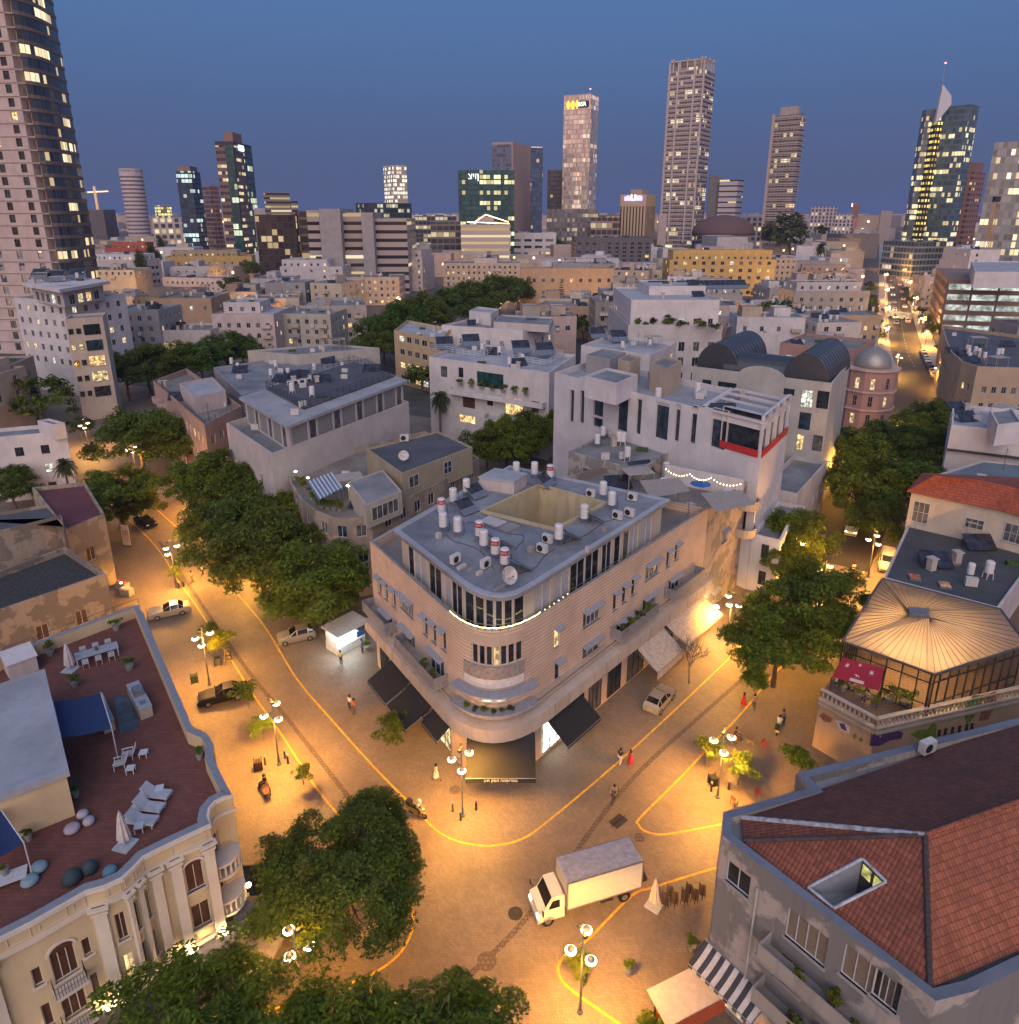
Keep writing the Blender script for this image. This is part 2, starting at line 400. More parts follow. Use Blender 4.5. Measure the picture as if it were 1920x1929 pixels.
def building(name,label,cat,poly,h,wm,rm,wins=None,par=.8,pt=.25,zb=0.0,group=None,roof=True,depth=.2,foot=True,loc=None,cap=None):
    """poly: world footprint, wins {edge: [(u0,u1,z0,z1,style...)]}; returns (Empty, walls)"""
    poly = ccw([V(p[:2]) for p in poly]); n = len(poly); c = sum(poly,V((0,0)))/n
    b = thing(name,label,cat,(c.x,c.y,zb),0,group)
    if foot: FOOT.append((poly,c,max((p-c).length for p in poly)))
    Ws = [Wall(poly[i],poly[(i+1) % n]) for i in range(n)]
    m = MB(); wl = []
    for i,W in enumerate(Ws):
        ops = (wins(W,i) if callable(wins) else (wins or {}).get(i,[])) if W.L > .3 else []
        m.wall(W,zb,h,ops,depth); wl += [(W,o) for o in ops]
    mats = [wm]
    if par > 0:
        ins = inset(poly,pt)
        for i in range(n):
            j = (i+1) % n; a,q,e,f = poly[i],poly[j],ins[j],ins[i]
            m.poly([(a.x,a.y,h),(q.x,q.y,h),(e.x,e.y,h),(f.x,f.y,h)],1)
            m.poly([(f.x,f.y,h),(e.x,e.y,h),(e.x,e.y,h-par),(f.x,f.y,h-par)],0)
        mats = [wm,cap or wm]
    m.build('wall',mats,b)
    if roof:
        r = MB(); r.poly([(p.x,p.y,h-par) for p in (inset(poly,pt) if par > 0 else poly)]); r.build('roof',rm,b)
    for W,o in wl:
        if len(o) > 4 and o[4]:
            st = o[4]; add_window(b,W,(o[0]+o[1])/2,o[2],o[1]-o[0],o[3]-o[2],*st[:2],nx=st[2],nz=st[3],depth=depth-.03,sill=(st[4] if len(st) > 4 else None),hood=(st[5] if len(st) > 5 else None))
    return b,Ws
def grid_wins(fl=3.2,z0=1.0,w=1.2,h=1.5,sp=3.0,mg=1.0,litp=.12,nf=None,top=None,fr=None,gls=None,lits=None,nx=2,nz=1,zmin=0,skip=.0,sill=None,rs=1,hood=None,maxd=None):
    rr = random.Random(rs)
    def f(W,i):
        if not W.faces(): return []
        n = max(0,int((W.L-2*mg-w)/sp)+1); ops = []
        if n == 0: return ops
        off = (W.L-(n-1)*sp)/2
        k = 0
        while True:
            z = k*fl+z0
            if z+h > top: break
            k += 1
            if z < zmin: continue
            for j in range(n):
                if rr.random() < skip: continue
                u = off+j*sp; g = rr.choice(lits) if rr.random() < litp else rr.choice(gls)
                ops.append((u-w/2,u+w/2,z,z+h,(fr,g,nx,nz,sill,hood)))
        return ops
    return f
# ---------------------------------------------------------------- shared materials
CREAM = (.50,.40,.27); WHITE = (.60,.58,.58); OFFW = (.46,.42,.38); PINKISH = (.42,.31,.26)
FRW = plain((.55,.55,.56),.5); FRD = plain((.03,.03,.032),.5); FRB = plain((.10,.045,.02),.6); METAL = plain((.25,.26,.28),.45,.6); DARKM = plain((.02,.02,.022),.5)
GD = glass(); GB = glass((.03,.05,.075)); GC = glass((.10,.10,.10),.3); GG = glass((.015,.05,.05)); GLS = [GD,GD,GB,GC]
LW = lit((1,.66,.28),2.2); LY = lit((1,.78,.40),1.6); LC = lit((.95,.95,.8),1.8); LITS = [LW,LW,LY,LC]
ROOFG = roofm((.25,.255,.265),.65); ROOFD = roofm((.10,.10,.11)); ROOFL = roofm((.42,.42,.43)); ROOFB = roofm((.26,.23,.20))
CONC = plaster((.30,.28,.26),.5)
def blend_path(pts,n=6):
    r = []; q = [pts[0]]+list(pts)+[pts[-1]]
    for i in range(1,len(q)-2):
        a,b,c,d = q[i-1],q[i],q[i+1],q[i+2]
        for k in range(n):
            t = k/n; r.append(.5*((2*b)+(c-a)*t+(2*a-5*b+4*c-d)*t*t+(3*b-a-3*c+d)*t**3))
    return r+[pts[-1]]
def strip(name,pts,w,z,mat,label=None):
    m = MB(); n = len(pts); L,Rr = [],[]
    for i in range(n):
        d = (pts[min(i+1,n-1)]-pts[max(i-1,0)]).normalized(); q = V((-d.y,d.x))*w/2
        L.append(pts[i]+q); Rr.append(pts[i]-q)
    for i in range(n-1):
        m.poly([(Rr[i].x,Rr[i].y,z),(Rr[i+1].x,Rr[i+1].y,z),(L[i+1].x,L[i+1].y,z),(L[i].x,L[i].y,z)])
    return tag(m.build(name,mat),label,None,None,'structure')
# ---------------------------------------------------------------- ground
m = MB(); m.poly([(-20000,-500,0),(20000,-500,0),(20000,38000,0),(-20000,38000,0)])
tag(m.build('ground',roofm((.10,.095,.085),.6)),kind='structure')
PAVE = bricks((.27,.21,.155),(.20,.155,.115),.26,.13,(.14,.11,.08),.012,rot=.72,stain=.7,rough=.6)
m = MB(); m.poly([(-130,12,.004),(62,12,.004),(62,128,.004),(-130,200,.004)])
tag(m.build('street_paving',PAVE),kind='structure')
YEL = plain((.62,.36,.02),.6,var=.3)
def pxs(l,z=0): return [P(a,b,z) for a,b in l]
strip('road_line',blend_path(pxs([(262,930),(340,1000),(390,1053),(470,1145),(505,1190),(560,1280),(630,1362),(700,1440),(770,1512),(820,1562),(855,1582),(890,1591),(930,1593),(985,1580),(1040,1541),(1160,1440),(1280,1330),(1390,1225),(1480,1140),(1560,1040),(1615,970)])),.17,.012,YEL)
strip('road_line',blend_path(pxs([(225,965),(273,1007),(307,1047),(333,1090),(367,1137),(440,1250),(480,1313),(523,1373),(593,1480),(650,1550),(725,1640),(772,1705),(778,1735),(772,1765),(750,1800),(705,1833),(640,1861),(560,1890),(440,1920),(300,1960)])),.17,.012,YEL)
strip('road_line',blend_path(pxs([(1660,1040),(1600,1110),(1520,1205),(1452,1277),(1403,1337),(1337,1407),(1280,1467),(1207,1540),(1203,1553),(1216,1566),(1245,1572),(1290,1566),(1400,1545)])),.17,.012,YEL)
strip('road_line',blend_path(pxs([(1370,1630),(1325,1642),(1230,1672),(1190,1688),(1110,1768),(1075,1790),(1054,1815),(1055,1840),(1080,1868),(1165,1928),(1260,2000)])),.17,.012,YEL)
GUT = bricks((.17,.135,.10),(.13,.105,.08),.3,.3,(.05,.04,.04),.02,stain=.3)
for l in ([(300,1020),(450,1240),(530,1340),(640,1480),(760,1640)],[(1610,1080),(1500,1190),(1330,1340),(1180,1480),(1000,1720),(860,1860),(760,1960)]):
    strip('gutter',blend_path(pxs(l)),.4,.008,GUT)
# far street on the right runs to the horizon
RS = [P(1580,1020),P(1665,860),P(1700,700),P(1697,600),P(1690,540),P(1683,490),P(1680,465)]
RS = [P(1560,1060),P(1640,900),V((124.0,215.0)),P(1704,640),P(1689,545),P(1676,487),P(1668,448)]
ASPH = roofm((.045,.043,.042),.5)
strip('road',blend_path(RS,5),10,.02,ASPH)
KERB = plain((.34,.31,.27),.8)
def offset_path(pts,d):
    n = len(pts); r = []
    for i in range(n):
        t = (pts[min(i+1,n-1)]-pts[max(i-1,0)]).normalized(); r.append(pts[i]+V((-t.y,t.x))*d)
    return r
for sgn,nm in ((1,'pavement'),(-1,'pavement')):
    pp = offset_path(blend_path(RS[2:],5),sgn*7.3); m = MB()
    for a,b in zip(pp,pp[1:]):
        d = (b-a); q = V((-d.y,d.x)).normalized()*2.3
        m.obox((a.x-q.x,a.y-q.y,0),(d.x,d.y,0),(2*q.x,2*q.y,0),(0,0,.13))
    tag(m.build(nm,KERB),kind='structure')
LMK = plain((.5,.5,.46),.7)
cen = blend_path(RS[2:],5); acc = 0; m = MB()
for a,b in zip(cen,cen[1:]):
    L = (b-a).length; d = (b-a)/L; q = V((-d.y,d.x))*.08; t = 0
    while t+2 < L and a.y+d.y*t < 520:
        p0 = a+d*t; p1 = a+d*(t+2); m.poly([(p0.x-q.x,p0.y-q.y,.026),(p1.x-q.x,p1.y-q.y,.026),(p1.x+q.x,p1.y+q.y,.026),(p0.x+q.x,p0.y+q.y,.026)]); t += 6
tag(m.build('lane_marking',LMK),kind='structure')
# manhole covers
IRON = plain((.05,.045,.04),.5,.4)
for px,py,r,lb in ((971,1721,.5,'dark round iron manhole cover in the plaza in front of the truck cab'),(917,1811,.62,'paved round manhole cover nearest the bottom of the plaza'),(857,1488,.45,'round manhole cover beside the street lamp at the brick corner'),(1205,1578,.4,'pale round manhole cover behind the truck')):
    p = P(px,py); m = MB(); m.lathe([(r,.0),(r,.018),(r*.86,.02),(r*.84,.012),(.02,.016)],(p.x,p.y,.006),28)
    tag(m.build('manhole_cover',IRON if py == 1721 else GUT,None,(p.x,p.y,.006)),lb,'manhole cover','manhole covers set in the plaza')
p = P(1165,1547); m = MB();
for k in range(7): m.box((p.x+(k-3)*.16*.7,p.y+(k-3)*.16*.6,.008),(.07,.75,.02),-.85)
m.box((p.x,p.y,.006),(1.3,.9,.006),.72)
tag(m.build('drain_grate',IRON,None,(p.x,p.y,0)),'dark rectangular drain grate in the road behind the truck','drain')
# ---------------------------------------------------------------- helpers for building dressings
def railing(parent,pts,h=1.0,mat=None,step=1.2,bars=2,name='railing',r=.025):
    m = MB(); mat = mat or METAL
    for a,b in zip(pts,pts[1:]):
        a,b = V(a),V(b); L = (b-a).length; n = max(1,int(L/step))
        for k in range(bars): z = h*(k+1)/bars; m.tube(a+V((0,0,z)),b+V((0,0,z)),r,n=5)
        for k in range(n+1): q = a+(b-a)*(k/n); m.tube(q,q+V((0,0,h)),r,n=5)
    return m.build(name,mat,parent)
def awning(W,u0,u1,zt,out,zb,mat,label,valance=.25,thick=.04,frame=None,name='awning',group=None,stripes=None):
    p = W.pt((u0+u1)/2,zb,out/2); a = thing(name,label,'awning',(p.x,p.y,0),0,group)
    m = MB(); A,B,C,D = W.pt(u0,zt,.03),W.pt(u1,zt,.03),W.pt(u1,zb,out),W.pt(u0,zb,out)
    up = V((0,0,thick)); ns = max(1,int((u1-u0)/.3)) if stripes else 1
    for k in range(ns):
        f0,f1 = k/ns,(k+1)/ns; a0,a1,d0,d1 = A.lerp(B,f0),A.lerp(B,f1),D.lerp(C,f0),D.lerp(C,f1); mi = k % 2 if stripes else 0
        # slight sag between the arms
        rows = 4; pr = None
        for r_ in range(rows+1):
            t = r_/rows; s_ = -.10*math.sin(math.pi*t); q0 = a0.lerp(d0,t)+V((0,0,s_)); q1 = a1.lerp(d1,t)+V((0,0,s_))
            if pr: m.poly([pr[0]+up,q0+up,q1+up,pr[1]+up],mi); m.poly([pr[1],q1,q0,pr[0]],mi)
            pr = (q0,q1)
        m.poly([d0+up,d0-V((0,0,valance)),d1-V((0,0,valance)),d1+up],mi)
    m.poly([A,A+up,D+up,D]); m.poly([B,C,C+up,B+up])
    m.build('canvas',[mat,stripes] if stripes else mat,a)
    f = MB(); f.tube(D,C,.035,n=6); f.build('front_bar',frame or METAL,a); f = MB(); f.tube(A,B,.05,n=6); f.build('roller',frame or METAL,a)
    for k,(q0,q1) in enumerate(((A,D),(B,C))):
        g = MB(); g.tube(q0-V((0,0,.6)),q1-V((0,0,.02)),.025,n=6); g.build('arm',frame or METAL,a)
    return a
def slab_poly(name,poly,z0,z1,mat,parent):
    m = MB(); m.prism(ccw([V(p[:2]) for p in poly]),z0,z1); return m.build(name,mat,parent)
def holed(mb,outer,hole,z,mi=0):
    from mathutils.geometry import tessellate_polygon
    pts = [V((p[0],p[1],z)) for p in outer]+[V((p[0],p[1],z)) for p in hole]
    for t in tessellate_polygon([pts[:len(outer)],pts[len(outer):]]):
        q = [pts[k] for k in t]
        if (q[1]-q[0]).cross(q[2]-q[0]).z < 0: q.reverse()
        mb.poly(q,mi)
def balcony(b,W,u0,u1,z,out=1.3,h=1.0,mat=None,slab=None,solid=True,rt=None):
    m = MB(); m.obox(W.pt(u0,z-.18,0),W.d.to_3d()*(u1-u0),W.n.to_3d()*out,(0,0,.18)); s = m.build('balcony',slab or mat,b)
    m = MB(); t = .08; dd,nn = W.d.to_3d(),W.n.to_3d()
    if solid:
        m.obox(W.pt(u0,z,out-t),dd*(u1-u0),nn*t,(0,0,h)); m.obox(W.pt(u0,z,0),dd*t,nn*(out-t),(0,0,h)); m.obox(W.pt(u1-t,z,0),dd*t,nn*(out-t),(0,0,h))
        m.build('parapet',mat,s)
    else:
        pts = [W.pt(u0+.05,z,0),W.pt(u0+.05,z,out-.05),W.pt(u1-.05,z,out-.05),W.pt(u1-.05,z,0)]
        railing(s,pts,h,rt or METAL,.14,2,'railing',.014)
    return s
# ================================================================ central brick corner building
STONE = banded((.62,.455,.345)); PLS = plaster((.50,.385,.30),.3); PANEL = plaster((.52,.42,.34),.4)
H1 = 14.2
pA,pB = P(697,1020,H1),P(850,1158,H1); pC,pD = P(1016,1160,H1),P(1335,957,H1)
# smooth round corner between the two facades
def fillet(a,b,c,d,n=10):
    e1 = (b-a).normalized(); e2 = (c-d).normalized(); r = []
    for k in range(n+1):
        t = k/n; k1 = (c-b).length*.55
        p0,p1,p2,p3 = b,b+e1*k1,c+e2*k1,c
        r.append(p0*(1-t)**3+p1*3*t*(1-t)**2+p2*3*t*t*(1-t)+p3*t**3)
    return r
arc = fillet(pA,pB,pC,pD,12)
bdir = V((10.6,17.6)).normalized(); pE = pD+V((-15.5,9.7)); pF = pA+bdir*20
poly1 = [pA]+arc+[pD,pE,pF]
PH_H = 17.2
ph = [P(742,1000,PH_H),P(862,1095,PH_H)]+fillet(P(742,1000,PH_H),P(862,1095,PH_H),P(1000,1108,PH_H),P(1263,942,PH_H),6)[1:]+[P(1263,942,PH_H),P(960,878,PH_H)]
hole = [P(913,965,PH_H),P(1045,998,PH_H),P(1137,950,PH_H),P(1017,917,PH_H)]
WL1,WR1 = Wall(pA,pB),Wall(pC,pD)
z2 = lambda x,y: (640+x/3,840+y/3)
HOODM = plain((.30,.30,.33),.5); SILLM = plain((.36,.33,.32),.7)
def zwin(W,x,y,w,h,gl=None,nx=1,nz=1,hood=HOODM,sill=SILLM,fr=FRW):
    u,z = W.hit(*z2(x,y)); return (u-w/2,u+w/2,z-h/2,z+h/2,(fr,gl or GD,nx,nz,sill,hood))
wl = [zwin(WL1,x,y,.78,1.9) for x,y in ((226,790),(262,822),(306,862),(484,1018),(533,1058),(588,1100))]
wl += [zwin(WL1,378,905,2.6,1.5,GC,4),zwin(WL1,388,1085,2.6,1.5,GC,3),zwin(WL1,270,1000,2.2,2.0,GB,3,1,HOODM,None),zwin(WL1,548,1238,2.6,2.1,GB,3,1,HOODM,None)]
wr = [zwin(WR1,1228,1085,.78,1.9,LW),zwin(WR1,1232,1268,.78,1.9),zwin(WR1,1425,960,2.6,1.6,GC,4),zwin(WR1,1422,1150,2.6,1.5,GC,3)]
wr += [zwin(WR1,x,y,.78,1.85) for x,y in ((1558,880),(1610,838),(1662,795),(1858,640),(1905,600))]
wr += [zwin(WR1,1768,700,2.6,1.6,GC,3),zwin(WR1,1752,880,2.6,1.5,GC,3),zwin(WR1,1610,1030,2.8,2.0,GB,3,1,HOODM,None),zwin(WR1,1890,790,2.4,2.0,GB,3,1,HOODM,None)]
na = len(arc)
def arcz(y): return 0
W0 = Wall(arc[3],arc[-4]); _,czt = Wall(arc[na//2-1],arc[na//2]).hit(930,1219); _,czb = Wall(arc[na//2-1],arc[na//2]).hit(930,1256)
def wins1(W,i):
    if i == 0: return wl
    if i == na: return wr
    if 4 <= i <= na-3: return [(0.05,W.L-.05,czb,czt,(FRW,GD if i != 7 else LW,1,1))]
    return []
b1,Ws1 = building('corner_building','cream brick corner building with rounded prow, ribbed stone courses and water tanks on its roof','building',poly1,H1,STONE,ROOFG,lambda W,i: wins1(W,i),par=1.0,pt=.3,roof=False,cap=SILLM)
m = MB(); dk = inset(ccw(poly1),.3); holed(m,dk,hole,H1-1.0); m.build('terrace_deck',ROOFB,b1)
# penthouse
phw = inset(ccw(ph),.55)
m = MB(); pho = ccw(ph)
holed(m,pho,hole,PH_H); n = len(pho)
for i in range(n):
    a,q = pho[i],pho[(i+1) % n]; m.poly([(a.x,a.y,PH_H-.32),(q.x,q.y,PH_H-.32),(q.x,q.y,PH_H),(a.x,a.y,PH_H)])
holed(m,[q for q in reversed(pho)],hole,PH_H-.32)
m.build('roof',roofm((.27,.28,.30),.75),b1)
m = MB(); lp,li = inset(pho,.02),inset(pho,.5)
for i in range(n):
    a,q,c_,d_ = lp[i],lp[(i+1) % n],li[(i+1) % n],li[i]
    for zz,(s1,s2,s3,s4) in ((0,(a,q,c_,d_)),): m.poly([(s.x,s.y,PH_H+.12) for s in (s1,s2,s3,s4)])
    m.poly([(a.x,a.y,PH_H),(q.x,q.y,PH_H),(q.x,q.y,PH_H+.12),(a.x,a.y,PH_H+.12)]); m.poly([(d_.x,d_.y,PH_H+.12),(c_.x,c_.y,PH_H+.12),(c_.x,c_.y,PH_H),(d_.x,d_.y,PH_H)])
m.build('roof_kerb',roofm((.36,.38,.42),.3),b1)
m = MB(); YW = plaster((.50,.41,.25),.5); hl = hole; n = len(hl)
hc = ccw(hl)
for i in range(4):
    a,q = hc[i],hc[(i+1) % 4]; m.poly([(q.x,q.y,2),(a.x,a.y,2),(a.x,a.y,PH_H+.25),(q.x,q.y,PH_H+.25)])
ho = inset(hc,-.3)
for i in range(4):
    a,q,e,f = hc[i],hc[(i+1) % 4],ho[(i+1) % 4],ho[i]
    m.poly([(a.x,a.y,PH_H+.25),(f.x,f.y,PH_H+.25),(e.x,e.y,PH_H+.25),(q.x,q.y,PH_H+.25)]); m.poly([(f.x,f.y,PH_H),(e.x,e.y,PH_H),(e.x,e.y,PH_H+.25),(f.x,f.y,PH_H+.25)])
m.poly([(p.x,p.y,2) for p in hc]); m.build('light_well',YW,b1)
# penthouse walls: glazed round the prow, shutters and panels along the sides
pw = [Wall(phw[i],phw[(i+1) % len(phw)]) for i in range(len(phw))]; m = MB(); PH = PH_H-.32
rr = random.Random(3); glz = []
for i,W in enumerate(pw):
    if not W.faces() or W.L < .3: m.wall(W,H1-1,PH); continue
    ops = []
    if W.L < 3: ops = [(.08,W.L-.08,H1-.85,PH-.25,1)]
    else:
        u = 1.2
        while u+1.6 < W.L:
            w = rr.choice((1.1,1.6,2.2)); w = min(w,W.L-u-.3); ops.append((u,u+w,H1-.9,PH-.3,rr.choice((1,1,2,3)))); u += w+rr.choice((.12,.12,.5))
    m.wall(W,H1-1,PH,ops,.12)
    glz += [(W,o) for o in ops]
m.build('penthouse_wall',plaster((.50,.43,.34),.2),b1)
for W,o in glz:
    add_window(b1,W,(o[0]+o[1])/2,o[2],o[1]-o[0],o[3]-o[2],FRW,GD if o[4] == 1 else GC if o[4] == 2 else plain((.38,.38,.40),.6),nx=2 if o[1]-o[0] > 1.3 else 1,nz=1,depth=.1)
# parapet railing of the terrace
railing(b1,[(p.x,p.y,H1) for p in [pA]+arc+[pD]],.55,METAL,1.6,2,r=.022)
# canopy band above the shops
def offpath(pl,d):
    return [p for p in offset_path(pl,-d)]
fr1 = [pA]+arc+[pD]; o1 = offpath(fr1,1.15); m = MB(); ZC0,ZC1 = 4.7,5.9
for i in range(len(fr1)-1):
    a,q,e,f = fr1[i],fr1[i+1],o1[i+1],o1[i]
    m.poly([(f.x,f.y,ZC1),(e.x,e.y,ZC1),(q.x,q.y,ZC1+.25),(a.x,a.y,ZC1+.25)]); m.poly([(f.x,f.y,ZC0),(e.x,e.y,ZC0),(e.x,e.y,ZC1),(f.x,f.y,ZC1)]); m.poly([(a.x,a.y,ZC0),(q.x,q.y,ZC0),(e.x,e.y,ZC0),(f.x,f.y,ZC0)])
for a,f in ((fr1[0],o1[0]),(fr1[-1],o1[-1])): m.poly([(a.x,a.y,ZC0),(f.x,f.y,ZC0),(f.x,f.y,ZC1),(a.x,a.y,ZC1+.25)])
m.build('canopy',PANEL,b1)
for W_ in (WL1,WR1):
    for k in range(int(W_.L/1.9)):
        m = MB(); m.obox(W_.pt(.9+k*1.9,ZC0+.03,1.155),W_.d.to_3d()*.035,W_.n.to_3d()*.006,(0,0,ZC1-ZC0-.06)); m.build('panel_joint',plain((.16,.12,.10),.8),b1)
m = MB(); o2 = offpath(fr1,.45)
for i in range(len(fr1)-1):
    a,q,e,f = fr1[i],fr1[i+1],o2[i+1],o2[i]
    for z0_,z1_ in ((6.35,6.52),(6.8,6.93)):
        m.poly([(f.x,f.y,z1_),(e.x,e.y,z1_),(q.x,q.y,z1_),(a.x,a.y,z1_)]); m.poly([(f.x,f.y,z0_),(e.x,e.y,z0_),(e.x,e.y,z1_),(f.x,f.y,z1_)])
m.build('string_course',PLS,b1)
# plain rendered strip on both sides of the prow window and the parapet under it
def arcstrip(name,i0,i1,off,z0,z1,mat,parent=b1,thick=.06):
    pl = offpath(arc,off); m = MB(); pi = offpath(arc,off-thick)
    for i in range(i0,i1):
        a,q,e,f = pi[i],pi[i+1],pl[i+1],pl[i]
        m.poly([(f.x,f.y,z0),(e.x,e.y,z0),(e.x,e.y,z1),(f.x,f.y,z1)]); m.poly([(f.x,f.y,z1),(e.x,e.y,z1),(q.x,q.y,z1),(a.x,a.y,z1)]); m.poly([(a.x,a.y,z0),(q.x,q.y,z0),(e.x,e.y,z0),(f.x,f.y,z0)])
    for i in (i0,i1): a,f = pi[i],pl[i]; m.poly([(a.x,a.y,z0),(f.x,f.y,z0),(f.x,f.y,z1),(a.x,a.y,z1)])
    return m.build(name,mat,parent)
arcstrip('plaster_band',2,na-3,.07,czt+.05,czt+1.0,PLS)
arcstrip('bay_railing',2,na-3,.14,czb-1.15,czb,plain((.28,.24,.22),.6,var=.3),thick=.1)
arcstrip('plaster_band',2,na-3,.07,czb-2.0,czb-1.2,plain((.62,.57,.53),.8))
arcstrip('sun_canopy',1,na-2,1.0,czb-2.35,czb-2.22,HOODM,thick=.99)
arcstrip('lit_strip_window',4,na-5,.05,czb-3.3,czb-2.6,lit((.9,.9,.75),1.2),thick=.04)
arcstrip('planter_balcony',1,na-2,1.0,czb-4.1,czb-3.9,HOODM,thick=.99)
for W,x0,x1,y,out in ((WL1,160,330,1090,1.3),(WL1,395,615,1340,1.4),(WR1,1525,1725,1115,1.3),(WR1,1830,1990,865,1.3)):
    u0,z = W.hit(*z2(x0,y)); u1,_ = W.hit(*z2(x1,y)); u0,u1 = min(u0,u1),max(u0,u1); u0 = max(.1,u0); u1 = min(W.L-.05,u1)
    z = 7.2
    balcony(b1,W,u0,u1,z,out,.95,plain((.22,.21,.22),.6,var=.25),CONC)
# shop fronts under the canopy
SHOPL = lit((1,.9,.7),3.0,2.5,.4)
for W,us in ((WL1,((1.0,3.2,GD),(4.2,7.0,GC),(9.2,11.6,GD),(12.4,15.6,LY))),(WR1,((.6,3.6,lit((.95,1,.9),5,2,.5)),(4.6,6.6,GD),(7.4,9.4,GC),(10.5,12.8,GD),(14,17,GC),(19,23,GD)))):
    for u0,u1,g in us:
        if u1 < W.L: add_window(b1,W,(u0+u1)/2,.3,u1-u0,3.3,FRD,g,3,1,depth=-.04,name='shop_window')
Wc = Wall(arc[2],arc[-3])
# ---- right hand continuation: stained terrace house
H2 = 14.0
pG = P(1408,908,H2); pH_ = pG+V((-13,8.5))
STAIN = peeling((.40,.31,.24),(.22,.19,.165),.5,.35)
W2 = Wall(pD+WR1.d*.05,pG)
def w2(W,i):
    if i: return []
    r = []
    for x,y,w,h in ((1325,1072,2.0,1.5),(1365,1010,1.6,1.5),(1345,1125,1.8,1.6)):
        u,z = W2.hit(x,y)
        if .1 < u-w/2 and u+w/2 < W2.L-.1: r.append((u-w/2,u+w/2,z-h/2,z+h/2,(FRW,GC,2,1,SILLM,HOODM)))
    return r
b2,_ = building('terrace_house','stained plaster house with furnished roof terrace joined to the brick corner building','building',[pD+WR1.d*.05,pG,pH_,pE+WR1.d*.05],H2,STAIN,ROOFB,w2,par=.9)
ub,zb_ = W2.hit(1405,985)
for zz in (11.2,7.6):
    m = MB(); c = W2.pt(W2.L-.6,zz,.4); m.lathe([(1.5,-.15),(1.5,.95),(1.38,.95),(1.38,.02),(.05,.0)],c,20); m.build('round_balcony',plaster((.46,.36,.27),.3),b2)
u = 1.0
# black awnings of the corner shop
BLK = plain((.018,.017,.017),.85)
cafe = 'black fabric awnings round the corner shop'
awning(WL1,5.6,9.6,4.75,3.4,2.9,BLK,'large black awning farthest left of the corner shop, nearest the bright white kiosk',group=cafe)
awning(WL1,9.9,13.7,4.75,3.4,2.9,BLK,'black awning behind the small street tree on the left side of the corner shop',group=cafe)
awning(WL1,13.9,WL1.L+.6,4.75,2.0,3.2,BLK,'narrow black awning on the corner shop, just left of its wide front awning',group=cafe)
Wf = Wall(P(880,1378,4.75),P(1008,1378,4.75))
awning(Wf,0,Wf.L,4.75,2.7,2.55,BLK,'wide black awning facing the plaza across the rounded prow of the corner shop',group=cafe,valance=.45)
awning(WR1,.4,5.2,4.75,2.9,2.8,BLK,'black awning on the right side of the corner shop over the lit doorway',group=cafe)
# lettering on the front valance
def text3d(txt,loc,rot,size,mat,parent=None,name='lettering',ext=.008,align='CENTER'):
    c = bpy.data.curves.new(name,'FONT'); c.body = txt; c.size = size; c.align_x = align; c.align_y = 'CENTER'; c.extrude = ext
    t = bpy.data.objects.new(name,c); COL.objects.link(t); dg = bpy.context.evaluated_depsgraph_get(); dg.update()
    me = bpy.data.meshes.new_from_object(t.evaluated_get(dg)); bpy.data.objects.remove(t); me.materials.clear(); me.materials.append(mat)
    o = bpy.data.objects.new(name,me); COL.objects.link(o); o.rotation_euler = rot
    if parent is not None: o.parent = parent; o.location = V(loc)-base(parent); CH.setdefault(parent.name,[]).append(o)
    else: o.location = loc
    return o
WTXT = plain((.75,.75,.72),.6)
aw = [o for o in COL.objects if o.get('label','').startswith('wide black awning')][0]
text3d('בית קפה המפורסם',Wf.pt(Wf.L/2,2.35,2.74),(math.pi/2,0,Wf.rz),.34,WTXT,aw)
# pale folded-canvas shelter on the right facade, over the parked car
SAND = plain((.50,.41,.32),.9,var=.2)
awning(WR1,14.2,19.2,5.0,3.3,2.8,SAND,'crumpled pale canvas awning over the silver parked car',group='pale canvas awnings on the right facade',valance=.9)
awning(WR1,19.6,27.5,5.0,3.5,3.2,SAND,'long pale canvas awning beside the bare tree and street lamp',group='pale canvas awnings on the right facade')
# ================================================================ cream hotel, bottom left
HH = 12.0
HC = plaster((.60,.47,.28),.12); HWt = plaster((.66,.58,.47),.15)
hp = [(-420,1985),(-60,1797),(0,1764),(60,1734),(130,1694),(160,1677),(196,1667),(228,1652),(249,1632),(268,1612),(310,1591),(395,1551),(388,1538),(391,1522),(403,1508),(420,1500),(437,1497),(420,1465),(400,1424),(402,1400),(392,1383),(364,1371),(347,1333),(261,1137),(10,1231),(-320,1380)]
hpoly = [P(x,y,HH) for x,y in hp]
z4 = lambda x,y: (x/3,1449+y/3)
BRN = plain((.085,.035,.018),.6,var=.25)
def shut(c=(.09,.038,.02)):
    return BRN
hW = {i: Wall(hpoly[i],hpoly[i+1]) for i in range(len(hpoly)-1)}
def hz(i,x,y,w,h,gl=None,arch=False,nx=2,fr=None):
    u,z = hW[i].hit(*z4(x,y)); return (u-w/2,u+w/2,z-h/2,z+h/2,(fr or HWt,gl or BRN,nx,1,HWt,None))
hw = {i: [] for i in hW}
def hm(i,f,z0,z1,w,gl=None,nx=2): u = hW[i].L*f; hw[i].append((u-w/2,u+w/2,z0,z1,(HWt,gl or BRN,nx,1,HWt,None)))
hm(10,.5,7.9,9.8,.95); hm(10,.5,5.1,6.9,1.0)
for i,f,w in ((6,.45,.5),(7,.5,.48),(8,.5,.42)): hm(i,f,7.9,9.8,w); hm(i,f,5.1,6.9,w,LW if i == 6 else None)
hm(3,.5,7.4,9.3,1.1,None,3); hm(3,.5,4.7,6.9,1.1,None,3); hm(2,.72,7.9,9.1,.42,None,1); hm(2,.72,5.0,6.6,.42,None,1); hm(4,.35,7.9,9.1,.40,None,1); hm(4,.35,5.0,6.6,.40,None,1)
